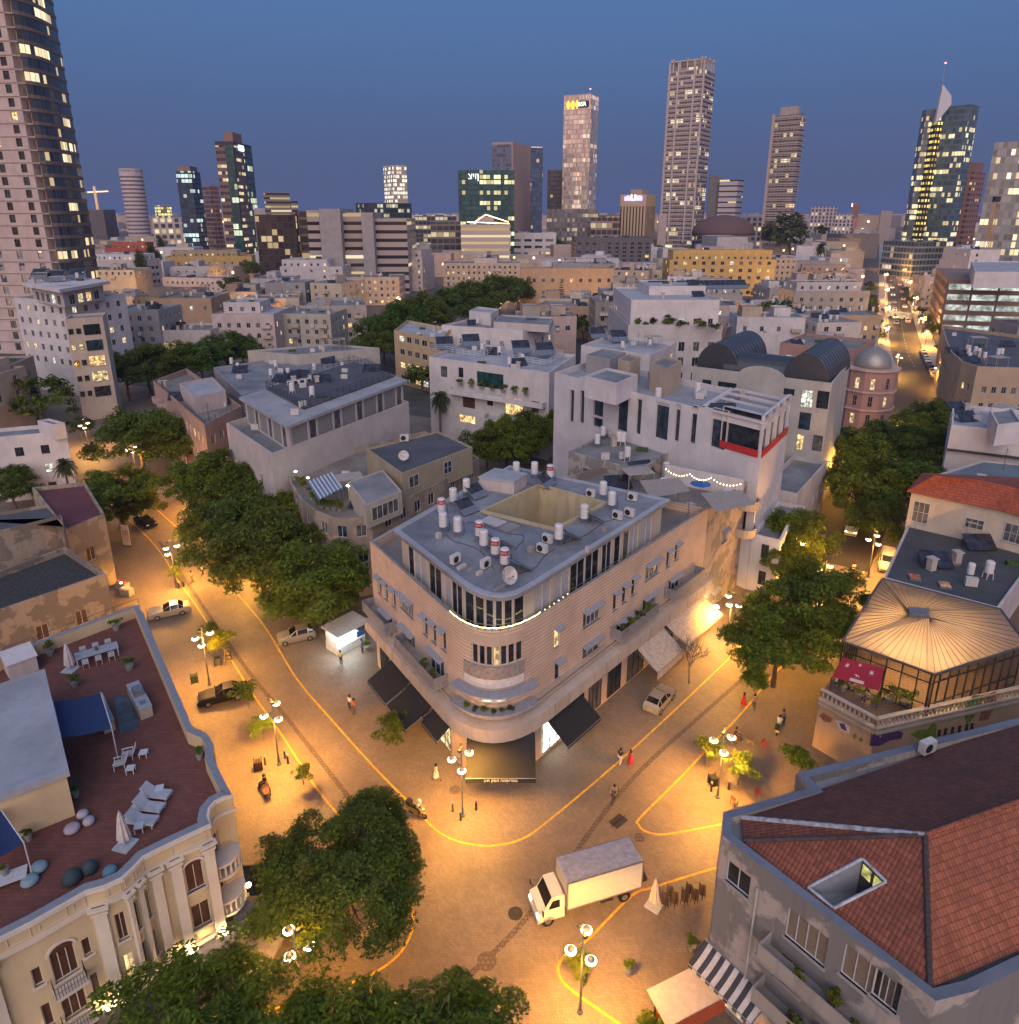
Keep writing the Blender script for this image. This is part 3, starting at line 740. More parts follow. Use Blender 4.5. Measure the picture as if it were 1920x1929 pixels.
for u_ in (1.2,4.4): hm(0,u_/6.45,7.4,9.3,1.1,None,3); hm(0,u_/6.45,4.7,6.9,1.1,None,3); hm(0,(u_+1.1)/6.45,7.9,9.1,.42,None,1); hm(0,(u_+1.1)/6.45,5.0,6.6,.42,None,1)
hm(13,.5,7.9,9.9,.42,None,1); hm(13,.5,5.2,7.2,.42,None,1)
for i,W in hW.items():
    hw[i] = [o for o in hw[i] if o[0] > .02 and o[1] < W.L-.02]
hot,_ = building('hotel','cream stucco hotel with white pilasters, brown shutters and furnished roof terrace','hotel',hpoly,HH,HC,bricks((.20,.072,.05),(.15,.055,.042),.5,.25,(.09,.04,.032),.012,stain=.55),hw,par=1.0,pt=.45,cap=plain((.22,.24,.27),.8))
# pilasters, cornice, arches
def pil(i,u,w,z0,z1,out=.22,nm='pilaster'):
    W = hW[i]; m = MB(); m.obox(W.pt(u-w/2,z0,.002),W.d.to_3d()*w,W.n.to_3d()*out,(0,0,z1-z0))
    for z,e in ((z1-.5,.1),(z1-.15,.18),(z0,.12)): m.obox(W.pt(u-w/2-e,z,.002),W.d.to_3d()*(w+2*e),W.n.to_3d()*(out+e),(0,0,.15))
    return m.build(nm,HWt,hot)
for i,u,w in ((10,.32,.55),(10,2.08,.55),(7,.02,.2),(8,.02,.2),(5,.45,.62),(9,.42,.5),(1,.45,.6),(0,3.0,.6),(0,5.9,.6)):
    pil(i,min(max(u,w/2+.0),hW[i].L-w/2),w,4.0,10.9)
po = offset_path(hpoly,-.16)
for z0_,z1_ in ((10.75,10.95),(11.78,11.98),(4.0,4.3)):
    m = MB()
    for i in range(0,16):
        a,q,e,f = hpoly[i],hpoly[i+1],po[i+1],po[i]
        m.poly([(f.x,f.y,z0_),(e.x,e.y,z0_),(e.x,e.y,z1_),(f.x,f.y,z1_)]); m.poly([(f.x,f.y,z1_),(e.x,e.y,z1_),(q.x,q.y,z1_),(a.x,a.y,z1_)]); m.poly([(a.x,a.y,z0_),(q.x,q.y,z0_),(e.x,e.y,z0_),(f.x,f.y,z0_)])
    m.build('cornice',HWt,hot)
# recessed frieze panels
for i in (2,3,4,6,7,8,10):
    W = hW[i]; n = max(1,int(W.L/1.7)); m = MB()
    for k in range(n):
        u0 = (k+.12)*W.L/n; u1 = (k+.88)*W.L/n
        for za,zb2,ua,ub in ((11.1,11.14,u0,u1),(11.6,11.64,u0,u1)): m.obox(W.pt(ua,za,.002),W.d.to_3d()*(ub-ua),W.n.to_3d()*.04,(0,0,zb2-za))
        for ua in (u0,u1-.04): m.obox(W.pt(ua,11.14,.002),W.d.to_3d()*.04,W.n.to_3d()*.04,(0,0,.46))
    m.build('frieze_panel',HWt,hot)
def archtop(i,u,z,w,rise,gl=BRN,bandw=.14,par_=None):
    W = hW[i]; m = MB(); n = 12; pts = [(u+w/2*math.cos(math.pi*k/n),z+rise*math.sin(math.pi*k/n)) for k in range(n+1)]
    m.poly([W.pt(a,b,.012) for a,b in pts],0)
    o = m.build('arch_panel',gl,hot); m = MB(); q = [(u+(w/2+bandw)*math.cos(math.pi*k/n),z+(rise+bandw)*math.sin(math.pi*k/n)) for k in range(n+1)]
    for k in range(n):
        a,b,c,d = W.pt(*pts[k],.08),W.pt(*pts[k+1],.08),W.pt(*q[k+1],.08),W.pt(*q[k],.08); m.poly([a,d,c,b]); m.poly([W.pt(*q[k],0),W.pt(*q[k+1],0),c,d]); m.poly([W.pt(*pts[k+1],0),W.pt(*pts[k],0),a,b])
    m.build('arch_moulding',HWt,o)
archtop(10,1.2,9.8,.95,.3); archtop(3,hW[3].L/2,9.3,1.1,.45); archtop(0,1.2,9.3,1.1,.45); archtop(0,4.4,9.3,1.1,.45)
# balconies: boxy one on the left, round ones in the niche
for z in (7.2,4.5):
    balcony(hot,hW[3],.05,hW[3].L-.05,z,.8,.7,None,HWt,False,DARKM); balcony(hot,hW[0],.5,1.9,z,.8,.7,None,HWt,False,DARKM); balcony(hot,hW[0],3.7,5.1,z,.8,.7,None,HWt,False,DARKM)
cn = ((hpoly[11]+hpoly[16])/2).lerp(hpoly[13],.55)
for z in (7.5,4.7):
    c = V((cn.x-.2,cn.y+.3,z)); m = MB()
    for r0,r1,za,zb2 in ((1.15,1.15,-.2,0),(1.15,1.15,.75,.9)): m.lathe([(.95 if za > 0 else .02,za),(r0,za),(r1,zb2),(.95 if za > 0 else .02,zb2)],c,24)
    o = m.build('round_balcony',HWt,hot)
    for k in range(20):
        t = 2*math.pi*k/20
        if math.sin(t-.9) < .2: q = MB(); q.lathe([(.06,0),(.09,.25),(.05,.5),(.08,.75)],c+V((1.05*math.cos(t),1.05*math.sin(t),0)),6); q.build('baluster',HWt,o)
# stair head block on the terrace with its grey roof, and blue shade cloths
HR = 14.2
blk = [P(123,1453,HR),P(80,1268,HR),P(-60,1315,HR),P(-60,1520,HR)]
m = MB(); bl = ccw(blk); m.prism(bl,HH-1,HR-.3,0,False,False); m.build('stair_head_wall',HC,hot)
bo = inset(bl,-.18); m = MB(); m.prism(bo,HR-.3,HR); rim = inset(bo,.35); o = m.build('stair_head_roof',roofm((.36,.38,.41),.4),hot)
m = MB()
for i in range(len(bo)):
    a,q,e,f = bo[i],bo[(i+1) % len(bo)],rim[(i+1) % len(bo)],rim[i]
    m.poly([(a.x,a.y,HR),(q.x,q.y,HR),(q.x,q.y,HR+.18),(a.x,a.y,HR+.18)]); m.poly([(a.x,a.y,HR+.18),(q.x,q.y,HR+.18),(e.x,e.y,HR+.18),(f.x,f.y,HR+.18)]); m.poly([(e.x,e.y,HR),(f.x,f.y,HR),(f.x,f.y,HR+.18),(e.x,e.y,HR+.18)])
m.build('roof_rim',roofm((.34,.36,.40),.3),o)
# right side windows and low awnings on the street side, dark front awnings
Ws_ = hW[22]
for k in range(5):
    u = 2.2+k*3.6
    if u+1 < Ws_.L: add_window(hot,Ws_,u,7.6,1.2,1.9,FRD,GD,2,1,depth=-.03,sill=HWt); add_window(hot,Ws_,u,4.8,1.3,1.9,FRD,GD,2,1,depth=-.03,sill=HWt)
DKA = plain((.035,.033,.04),.85); GRA = plain((.11,.10,.12),.85)
awning(hW[10],.1,3.6,3.9,2.6,2.9,GRA,'grey awning under the hotel front beside the street lamp',group='dark awnings along the hotel front')
Wq = Wall(hpoly[11],hpoly[16])
awning(Wq,-.2,2.0,3.9,3.0,2.8,plain((.14,.13,.19),.85),'violet grey awning at the rounded corner of the hotel',group='dark awnings along the hotel front')
Wr_ = Wall(hpoly[16],hpoly[18])
awning(Wr_,.0,2.6,4.0,2.8,2.7,DKA,'black awning on the street side of the hotel corner, half behind the round tree',group='dark awnings along the hotel front')
awning(hW[4],-2.0,5.2,3.9,3.0,2.9,DKA,'long black awning under the left part of the hotel front',group='dark awnings along the hotel front')
awning(hW[22],1.0,4.2,3.6,1.5,3.4,plain((.42,.34,.26),.8),'pale flat canopy on the street side of the hotel',group='canopies along the hotel street side')
# ================================================================ tiled roof building, bottom right
HT = 12.0
z6 = lambda x,y: (1280+x/3,1449+y/3)
tA,tB,tC = P(1363,1530,HT),P(1360,1573,HT),P(1763,1886,HT)
TW = peeling((.40,.35,.31),(.20,.19,.18),.50,.22)
tp = [tB,tC,P(1835,1868,HT),P(2060,1760,HT),P(2150,1250,HT),P(1920,1352,HT),P(1500,1456,HT),P(1527,1483,HT),tA]
Wt = Wall(tB,tC)
def tz(x,y,w,h,gl=GD,nx=2,nz=1,fr=FRW):
    u,z = Wt.hit(*z6(x,y)); return (u-w/2,u+w/2,z-h/2,z+h/2,(fr,gl,nx,nz,SILLM,None))
SHT = plain((.20,.155,.11),.7)
tw = [tz(330,620,1.5,1.5),tz(215,845,2.6,1.6,SHT,4),tz(715,950,2.2,2.0,SHT,4),tz(1060,1180,2.4,2.0,SHT,4),tz(1170,1250,1.2,1.9,GD),tz(520,1080,1.1,1.2,GB),tz(625,1160,1.4,1.9,FRB,2)]
tw = [o for o in tw if o[0] > .1 and o[1] < Wt.L-.1]
bt,_ = building('tiled_roof_house','weathered plaster house with red clay tile roof, sunken skylight and planted balconies','house',tp,HT,TW,ROOFG,{0: tw},par=.55,pt=.5,cap=roofm((.17,.19,.23),.5))
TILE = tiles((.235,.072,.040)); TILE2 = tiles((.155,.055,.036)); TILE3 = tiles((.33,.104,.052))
AP = P3(1743,1574,15.4); RG = P3(1990,1486,15.4); c1 = P3(1397,1541,11.75); c1b = P3(1400,1585,11.75); c2 = P3(1752,1862,11.75); c3 = P3(2040,1740,11.75); e2 = P3(1560,1482,11.75); e3 = P3(2130,1290,11.75)
# sunken skylight cut out of the front plane
nrm = (c2-c1b).cross(AP-c1b).normalized()
def onp(px,py):
    r = ray(px,py); o = V((0,0,CAMH)); t = (c1b-o).dot(nrm)/r.dot(nrm); return o+r*t
sk = [onp(*z6(*q)) for q in ((728,672),(872,790),(1170,640),(1035,510))]
m = MB(); fb = [c1b,c2,AP]
from mathutils.geometry import tessellate_polygon
pts = fb+sk
for t in tessellate_polygon([fb,sk]):
    q = [pts[k] for k in t]
    if (q[1]-q[0]).cross(q[2]-q[0]).dot(nrm) < 0: q.reverse()
    m.poly(q)
ux = (c2-c1b).normalized()
m.build('tiled_slope',TILE,bt)
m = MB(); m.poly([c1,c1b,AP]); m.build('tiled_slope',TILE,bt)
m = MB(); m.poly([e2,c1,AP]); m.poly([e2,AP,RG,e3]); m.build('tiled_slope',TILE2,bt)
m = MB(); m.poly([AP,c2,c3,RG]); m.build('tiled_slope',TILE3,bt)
for a,b_,mt,r_ in ((AP,c2,plain((.05,.04,.04),.8),.14),(c1b,AP,plain((.07,.05,.05),.8,var=.4),.11),(c1,AP,plain((.34,.35,.38),.8,var=.4),.13),(AP,RG,TILE3,.12)):
    m = MB(); n = 26
    for k in range(n):
        q0 = a.lerp(b_,k/n); q1 = a.lerp(b_,(k+1)/n); m.tube(q0+V((0,0,.03)),q1+V((0,0,.05)),r_*(1.15 if k % 2 else .95),r_,8)
    m.build('ridge_capping',mt,bt)
# skylight well: floor, sides and the lit window at its head
dn = V((0,0,-1.0)); m = MB()
lo = [p+V((0,0,0)) for p in sk]; zf = min(p.z for p in sk)-.5
fl = [V((p.x,p.y,zf)) for p in sk]
m.poly(fl,0)
for i in (0,1,3): a,b_ = sk[i],sk[(i+1) % 4]; m.poly([a,b_,V((b_.x,b_.y,zf)),V((a.x,a.y,zf))],1)
m.build('skylight_well',[plain((.035,.04,.045),.5),plain((.22,.24,.28),.7)],bt)
a,b_ = sk[2],sk[3]; hx = (b_-a)
m = MB(); m.poly([a,b_,V((b_.x,b_.y,zf)),V((a.x,a.y,zf))],0); m.build('skylight_wall',plain((.06,.055,.05),.8),bt)
for f0,f1 in ((.08,.44),(.56,.92)):
    m = MB(); q0,q1 = a.lerp(b_,f0),a.lerp(b_,f1); off = hx.cross(V((0,0,1))).normalized()*.05; off = off if off.dot(V((-1,-1,0))) > 0 else -off
    m.poly([q0+off+V((0,0,-.15)),q1+off+V((0,0,-.15)),q1+off+V((0,0,-.85)),q0+off+V((0,0,-.85))]); m.build('skylight_window',lit((.75,.72,.22),1.3,2,.5),bt)
for i in range(4):
    m = MB(); m.tube(sk[i]+V((0,0,.05)),sk[(i+1) % 4]+V((0,0,.05)),.09,.07,6); m.build('flashing',plain((.40,.42,.46),.7,var=.4),bt)
# long planted balconies
for y0,y1,za,out in ((900,1400,7.5,1.15),(1150,1500,4.4,1.15)):
    u0,_ = Wt.hit(1430,1745); u1 = Wt.L-.5
    u0 = max(.4,Wt.hit(*z6(520,900))[0]); balcony(bt,Wt,u0,u1,za,out,.85,plaster((.36,.32,.28),.5),CONC)
u,z = Wt.hit(*z6(430,800)); m = MB(); m.tube(Wt.pt(u,3,.12),Wt.pt(u,10.5,.12),.06,n=8); m.build('drain_pipe',plain((.42,.42,.42),.6),bt)
awning(Wt,-.3,3.9,3.9,1.5,3.2,plain((.05,.05,.06),.85),'black and white striped awning at the corner of the tiled roof house',stripes=plain((.55,.53,.5),.85))
add_window(bt,Wt,1.4,.5,2.6,2.4,plain((.6,.55,.45),.6),LY,3,1,depth=-.04,name='shop_window'); add_window(bt,Wt,6.5,.5,3.5,2.6,plain((.6,.55,.45),.6),GC,3,1,depth=-.04,name='shop_window')
# letter C sign on the shop below
m = MB(); m.obox(Wt.pt(7.0,2.8,.22),Wt.d.to_3d()*1.1,Wt.n.to_3d()*.06,(0,0,1.1)); sp_ = m.build('sign_panel',plain((.35,.03,.04),.6),bt); text3d('כ',Wt.pt(7.55,3.35,.3),(math.pi/2,0,Wt.rz),1.1,plain((.6,.5,.42),.6),sp_,'sign_letter',.02)
# ================================================================ helpers for pixel-placed blocks
def pw_(l,h): return [P(x,y,h) for x,y in l]
def para(L,M,Rr,h):
    a,b_,c = P(*L,h),P(*M,h),P(*Rr,h); return [a,b_,c,a+c-b_]
def front(xL,yL,xR,yR,h,dep):
    a,b_ = P(xL,yL,h),P(xR,yR,h)
    if abs(a.y-b_.y) > .30*abs(b_.x-a.x):      # far roofs: two rows of pixels are many metres, keep such fronts square on
        D_ = (a.y+b_.y)/2; f_ = D_*CP+(CAMH-h)*SP; a,b_ = V(((xL-960)/FOC*f_,D_)),V(((xR-960)/FOC*f_,D_))
    d = (b_-a).normalized(); n = V((-d.y,d.x))*dep; return [a,b_,b_+n,a+n]
def G(top,**k):
    d = dict(fl=3.2,z0=1.1,w=1.2,h=1.5,sp=3.0,fr=FRW,gls=GLS,lits=LITS,top=top-.9); d.update(k); return grid_wins(**d)
def block(b,poly,z0,z1,wm,rm,wins=None,name='upper_storey',par=.35):
    poly = ccw([V(p[:2]) for p in poly]); m = MB(); n = len(poly); wl = []
    for i in range(n):
        W = Wall(poly[i],poly[(i+1) % n]); ops = wins(W,i) if wins else []
        ops = [(o[0],o[1],o[2]+z0,o[3]+z0)+tuple(o[4:]) for o in ops if o[3]+z0 < z1-.15]; m.wall(W,z0,z1,ops,.15); wl += [(W,o) for o in ops]
    ins = inset(poly,.2)
    for i in range(n):
        j = (i+1) % n; a,q,e,f = poly[i],poly[j],ins[j],ins[i]
        m.poly([(a.x,a.y,z1),(q.x,q.y,z1),(e.x,e.y,z1),(f.x,f.y,z1)]); m.poly([(f.x,f.y,z1),(e.x,e.y,z1),(e.x,e.y,z1-par),(f.x,f.y,z1-par)])
    o = m.build(name,wm,b); r = MB(); r.poly([(p.x,p.y,z1-par) for p in ins]); r.build('roof',rm,o)
    for W,q in wl: add_window(o,W,(q[0]+q[1])/2,q[2],q[1]-q[0],q[3]-q[2],*q[4][:2],nx=q[4][2],nz=q[4][3],depth=.12,sill=None)
    return o
WH = plaster((.60,.56,.56),.18); WH2 = plaster((.52,.46,.44),.3); BEI = plaster((.46,.36,.27),.3); TAN = plaster((.46,.31,.19),.25); YLW = plaster((.56,.36,.12),.25); GRY = plaster((.30,.29,.30),.3); PNK = plaster((.48,.35,.32),.35); STN = peeling((.40,.34,.27),(.24,.21,.18),.52,.6)
CLUT = {}
def clut_meshes():
    m = MB(); m.lathe([(.4,.7),(.42,.75),(.42,1.9),(.3,2.0)],(0,0,0),10); [m.tube((.35*a,.35*b_,0),(.3*a,.3*b_,.75),.04,n=4) for a in (-1,1) for b_ in (-1,1)]; CLUT['roof_tank'] = m.mesh('roof_tank',plain((.62,.60,.60),.5,0,.08))
    m = MB(); m.obox((-1.6,0,.2),(3.2,0,0),(0,1.7,1.2),(0,-.05,.07)); [m.tube((x,1.6,0),(x,1.6,1.3),.04,n=4) for x in (-1.4,1.4)]; CLUT['solar_rack'] = m.mesh('solar_rack',glass((.03,.03,.04),.2))
    m = MB(); m.box((0,0,.1),(1.1,.5,.9)); m.box((0,-.26,.3),(.6,.02,.6)); CLUT['air_conditioner'] = m.mesh('air_conditioner',plain((.5,.48,.46),.5))
    m = MB(); m.box((0,0,0),(.7,.7,1.3)); m.box((0,0,1.3),(.9,.9,.12)); CLUT['chimney'] = m.mesh('chimney',plaster((.45,.40,.36),.4))
    m = MB(); m.tube((0,0,0),(0,0,3.2),.03,n=4); [m.tube((-.6+.1*k,0,2.2+.25*k),(.6-.1*k,0,2.2+.25*k),.015,n=3) for k in range(4)]; CLUT['aerial'] = m.mesh('aerial',DARKM)
    m = MB(); m.box((0,0,2.3),(3.4,2.6,.08)); [m.tube((x,y,0),(x,y,2.3),.05,n=4) for x in (-1.6,1.6) for y in (-1.2,1.2)]; CLUT['pergola'] = m.mesh('pergola',plaster((.42,.36,.30),.3))
    m = MB(); m.box((0,0,0),(1.6,.6,.5)); CLUT['planter'] = m.mesh('planter',[LFP])
LFP = plain((.04,.075,.022),.8,var=.6)
clut_meshes()
def clutter(b,poly,z,n,seed,inner=.75):
    g = random.Random(seed); c = sum(poly,V((0,0)))/len(poly); kinds = ['roof_tank']*4+['solar_rack']*3+['air_conditioner']*4+['chimney']*2+['aerial']*2+['pergola']+['planter']*2
    for k in range(n):
        i = g.randrange(len(poly)); a,q = poly[i],poly[(i+1) % len(poly)]; p = c+(a.lerp(q,g.random())-c)*inner*(.25+.75*g.random()); kd = g.choice(kinds)
        child(b,kd,CLUT[kd],V((p.x,p.y,z))-b.location,g.uniform(-.4,.4))
def front_dress(b,W,h,seed,zmin=3,fl=3.2):
    # balconies and wall units on a facade
    g = random.Random(seed); n = int(W.L/4.5)
    for j in range(n):
        col = g.random(); u = (j+.5)*W.L/n
        z = h-fl*1.0-.9
        while z > zmin:
            if col < .33 and W.L > 5:
                key = ('bal',round(min(2.8,W.L/n*.8),1),g.randrange(3))
                if key not in CLUT:
                    m = MB(); w = key[1]; m.obox((-w/2,-1.1,-.15),(w,0,0),(0,1.1,0),(0,0,.15)); m.obox((-w/2,-1.1,0),(w,0,0),(0,.1,0),(0,0,.9)); m.obox((-w/2,-1.0,0),(.1,0,0),(0,1.0,0),(0,0,.9)); m.obox((w/2-.1,-1.0,0),(.1,0,0),(0,1.0,0),(0,0,.9)); CLUT[key] = m.mesh('balcony',[WH2,BEI,GRY][key[2]])
                child(b,'balcony',CLUT[key],W.pt(u,z-.1,.0)-b.location,W.rz)
            elif g.random() < .35: child(b,'air_conditioner',CLUT['air_conditioner'],W.pt(u+1.0,z-.3,.28)-b.location,W.rz)
            z -= fl
# ---- stained rounded house left of the brick corner, with lit roof garden
H3 = 10.5
p3 = pw_([(540,885),(548,912),(566,940),(592,962),(625,975),(660,978),(700,972),(838,904),(903,862),(800,812),(640,850)],H3)
W3 = Wall(p3[6],p3[7])
b3,_ = building('stained_corner_house','stained stucco corner house with rounded parapet, lit roof garden and striped canopy','house',p3,H3,peeling((.37,.29,.22),(.26,.215,.17),.5,.3),ROOFB,G(H3,z0=1.2,sp=2.8,fl=3.4),par=.9,foot=True)
att = block(b3,pw_([(690,845),(757,892),(890,842),(825,812)],13.6),H3-.9,13.6,plaster((.36,.30,.21),.5),ROOFD,None,'attic',.25)
W = Wall(P(757,892,13.6),P(890,842,13.6)); add_window(b3,W,2.0,11.2,1.8,1.6,FRW,GC,2,1,depth=-.03); add_window(b3,W,W.L*.62,11.2,1.6,1.7,FRW,GB,2,2,depth=-.03)
shd = pw_([(655,908),(690,952),(757,925),(722,885)],12.6); shd = block(b3,shd,H3-.9,12.6,plaster((.48,.42,.35),.3),roofm((.28,.27,.27),.5),None,'garden_room',.1)
W = Wall(P(690,952,12.6),P(757,925,12.6)); add_window(b3,W,W.L*.5,10.3,W.L*.75,1.7,FRW,GC,5,1,depth=-.03)
# ---- white house with grey panels behind it
H4 = 14.5
p4 = para((426,797),(512,855),(770,757),H4)
def w4(W,i):
    if i == 0: return [(W.L*f-.5,W.L*f+.5,8.6,10.1,(FRW,GB,1,1,SILLM,None)) for f in (.38,.72)]
    return []
b4,_ = building('panelled_house','white rendered house with grey panelled top floor and slanted roof terrace','house',p4,H4,plaster((.52,.46,.43),.2),ROOFG,w4,par=.9)
s4 = para((450,748),(540,803),(768,716),17.8); in4 = inset(ccw(s4),.7)
m = MB(); m.prism(ccw(s4),17.4,17.8); so4 = m.build('roof_slab',roofm((.36,.36,.37),.35),b4)
m = MB(); GPN = plain((.24,.235,.23),.7); ng = len(in4); wl = []
for i in range(ng):
    W = Wall(in4[i],in4[(i+1) % ng]); ops = []
    if W.faces():
        u = .4; k = 0
        while u+1.5 < W.L:
            w = 1.5 if W.L < 12 or k % 2 else 3.4; w = min(w,W.L-u-.3); ops.append((u,u+w,H4-.7,17.1,k)); u += w+.35; k += 1
    m.wall(W,H4-1,17.4,ops,.1); wl += [(W,o) for o in ops]
m.build('top_floor_wall',plaster((.5,.45,.42),.2),b4)
for W,o in wl: add_window(b4,W,(o[0]+o[1])/2,o[2],o[1]-o[0],o[3]-o[2],FRW,(GD if W.L < 12 else (GPN if o[4] % 2 == 0 else GC)),2 if W.L < 12 else 1,1,depth=.08,name='glazed_panel')
# ---- old pinkish house
b5,W5 = building('pink_plaster_house','old pink plaster house with railed roof terrace and small balconies beside the street trees','house',para((288,717),(385,800),(455,764),13),13,plaster((.40,.27,.22),.5),ROOFB,G(13,sp=2.6,fl=4),par=1.0)
block(b5,pw_([(338,722),(365,748),(425,735),(400,710)],15),12,15,plaster((.5,.42,.4),.3),ROOFL)
for u,z in ((2.5,9.5),(7,9.5),(4.5,5.5)): balcony(b5,W5[0],u,min(W5[0].L-.2,u+2.4),z,1.1,.9,PNK,CONC)
long_roof,_ = building('flat_roof_house','long low grey flat roofed house with boiler tanks behind the pink plaster house','house',pw_([(402,692),(455,745),(560,715),(700,690),(690,668),(600,664)],12.5),12.5,GRY,ROOFG,None,par=.4)
b_g,_ = building('grey_stucco_house','pale grey stucco house with one lit window, behind the panelled white house','house',para((466,660),(560,668),(715,655),14.5),14.5,plaster((.40,.37,.33),.3),ROOFG,G(14.5,sp=4,litp=.2),par=.4)
# ---- left edge: ruin, maroon roof, white house
b17,W17 = building('derelict_house','derelict stone house with crumbling parapet and collapsed dark roof','house',pw_([(-60,1170),(0,1149),(200,1080),(122,1030),(0,1075),(-60,1095)],9),9,peeling((.34,.27,.20),(.20,.16,.125),.5,.5),plain((.045,.043,.042),.9,var=.5),G(9,sp=3.6,w=1.1,h=1.6,litp=0,gls=[FRB]),par=.7)
block(b17,pw_([(-60,1000),(-60,1012),(0,1000),(112,972),(118,985),(90,950),(-60,975)],11.5),3,11.5,peeling((.34,.27,.20),(.20,.16,.125),.5,.5),ROOFD)
b18,_ = building('maroon_roof_house','stone house with flat maroon roof and parapet, under the palm','house',pw_([(60,918),(122,998),(197,968),(160,908)],9.5),9.5,peeling((.38,.30,.22),(.26,.21,.16),.5,.5),roofm((.16,.045,.045),.4),G(9.5,sp=3.4,w=1.1,h=1.8,litp=0,gls=[FRB]),par=.5)
b19,_ = building('white_stepped_house','white rendered house with brown shutters beside the palm','house',para((-60,812),(78,800),(124,812),11),11,WH,ROOFG,G(11,sp=3.6,litp=.1,gls=[GD,BRN],fr=FRB),par=.6)
block(b19,para((70,792),(100,800),(122,796),12.6),10,12.6,WH,ROOFG)
b20,W20 = building('beige_tower_block','narrow beige apartment block with one column of large windows, some lit','apartment block',para((122,601),(193,596),(200,588),23),23,plaster((.50,.42,.34),.2),ROOFG,None,par=.5)
W = W20[0]
for k,g in enumerate((GD,GB,LW,LY,GD)):
    add_window(b20,W,W.L*.66,19.2-k*3.5,3.2,2.3,FRD,g,3,2,depth=-.03)
    for f in (.10,.30): add_window(b20,W,W.L*f,19.6-k*3.5,.9,1.2,FRD,rr.choice([GD,GD,LY]),1,1,depth=-.03)
b21,_ = building('white_apartments','white apartment block with grey side and overhanging roof slab, beside the tall curved tower','apartment block',para((26,560),(119,568),(236,553),24),24,WH,ROOFG,G(24,sp=3.4,litp=.18,fl=3.3,zmin=5),par=.6)
s21 = para((42,533),(112,545),(207,529),28); m = MB(); m.prism(ccw(s21),27.2,28); m.build('roof_slab',WH,b21); block(b21,inset(ccw(s21),1.6),23.4,27.2,WH2,ROOFG,G(5,z0=.4,h=2.2,w=2.2,sp=3.5))
# ---- white modern block with slit windows
H12 = 21.5
p12 = para((1045,702),(1440,800),(1491,757),H12)
W12 = Wall(p12[0],p12[1]); W12b = Wall(p12[1],p12[2])
z8 = lambda x,y: (640+x/3,560+y/3); z9 = lambda x,y: (1280+x/3,560+y/3)
ops = []
for (x,y,w,h) in ((1312,615,.9,5.0),(1370,620,.9,5.0),(1462,608,2.0,3.4),(1458,708,2.0,1.4),(1598,660,2.0,5.0),(1690,675,.9,5.0),(1820,700,2.2,5.0),(1908,710,.8,5.0)):
    u,z = W12.hit(*z8(x,y)); ops.append((u-w/2,u+w/2,z-h/2,z+h/2,(FRD,GB,2 if w > 1 else 1,3 if h > 3 else 1,None,None)))
for (x,y,w,h) in ((80,720,.9,5.0),(222,745,2.2,5.0)):
    u,z = W12.hit(*z9(x,y)); ops.append((u-w/2,u+w/2,z-h/2,z+h/2,(FRD,GB,2 if w > 1 else 1,3,None,None)))
u,z = W12.hit(*z9(385,770)); uc = W12.L-.35; ops.append((uc-5.4,uc,z-2.6,z+2.6,(FRD,GD,4,1,None,None)))
# row of fins below
k = 0; u = W12.L*.38
while u < W12.L-1.2:
    ops.append((u,u+.55+.5*((k*7) % 3 == 0),6.9,10.9,(FRD,GD,1,1,None,None))); u += 1.05+.5*((k*7) % 3 == 0); k += 1
ob = []
for j in range(4):
    w = W12b.L/4; ob.append((j*w+.2,(j+1)*w-.2,z-2.6,z+2.6,(FRW,GB,1,1,None,None)))
for j in range(9): w = (W12b.L-1)/9; ob.append((.5+j*w+.15,.5+(j+1)*w-.15,8.6,11.6,(FRD,GD,1,1,None,None)))
b12,_ = building('slit_window_block','white modern block with tall slit windows and glazed corner lounge','office block',p12,H12,plaster((.60,.57,.58),.15),roofm((.33,.34,.36),.4),{0: [o for o in ops if o[0] > .05 and o[1] < W12.L-.04],1: ob},par=.9,depth=.45)
RED = plain((.45,.03,.03),.6)
for W,u0,u1 in ((W12,W12.L-5.7,W12.L-.4),(W12b,.3,W12b.L-.3)):
    m = MB(); m.obox(W.pt(u0,z-2.6,.01),W.d.to_3d()*(u1-u0),W.n.to_3d()*.08,(0,0,.9)); m.build('red_parapet',RED,b12)
# roof-top rooms of the block
for pts,hh,mt in ((((1352-250,708),(1352-190,722),(1352-150,705)),23.6,WH),(((1226,684),(1258,694),(1285,680)),24.6,BEI),(((1105,668),(1150,676),(1180,664)),23.5,GRY),(((1165,676),(1188,682),(1207,672)),24.4,BEI)):
    block(b12,para(*pts,hh),H12-.9,hh,mt,ROOFG)
# white steel frame over the corner
for f0,f1 in ((0,.34),(.36,.66),(.68,1)):
    pass
m = MB(); q = [W12.pt(W12.L-9,H12,0),W12.pt(W12.L,H12,0),W12b.pt(W12b.L,H12,0),W12.pt(W12.L-9,H12,0)+(W12b.pt(W12b.L,0,0)-W12b.pt(0,0,0))]
for a,b_ in zip(q,q[1:]+q[:1]): m.obox(V((a.x,a.y,H12)),(b_-a),V((0,0,.3)),(b_-a).cross(V((0,0,1))).normalized()*-.5)
for f in (.25,.5,.75):
    a = q[0].lerp(q[3],f); b_ = q[1].lerp(q[2],f); m.obox(V((a.x,a.y,H12+.02)),b_-a,V((0,0,.25)),(0,.6,0))
m.build('roof_frame',WH,b12)
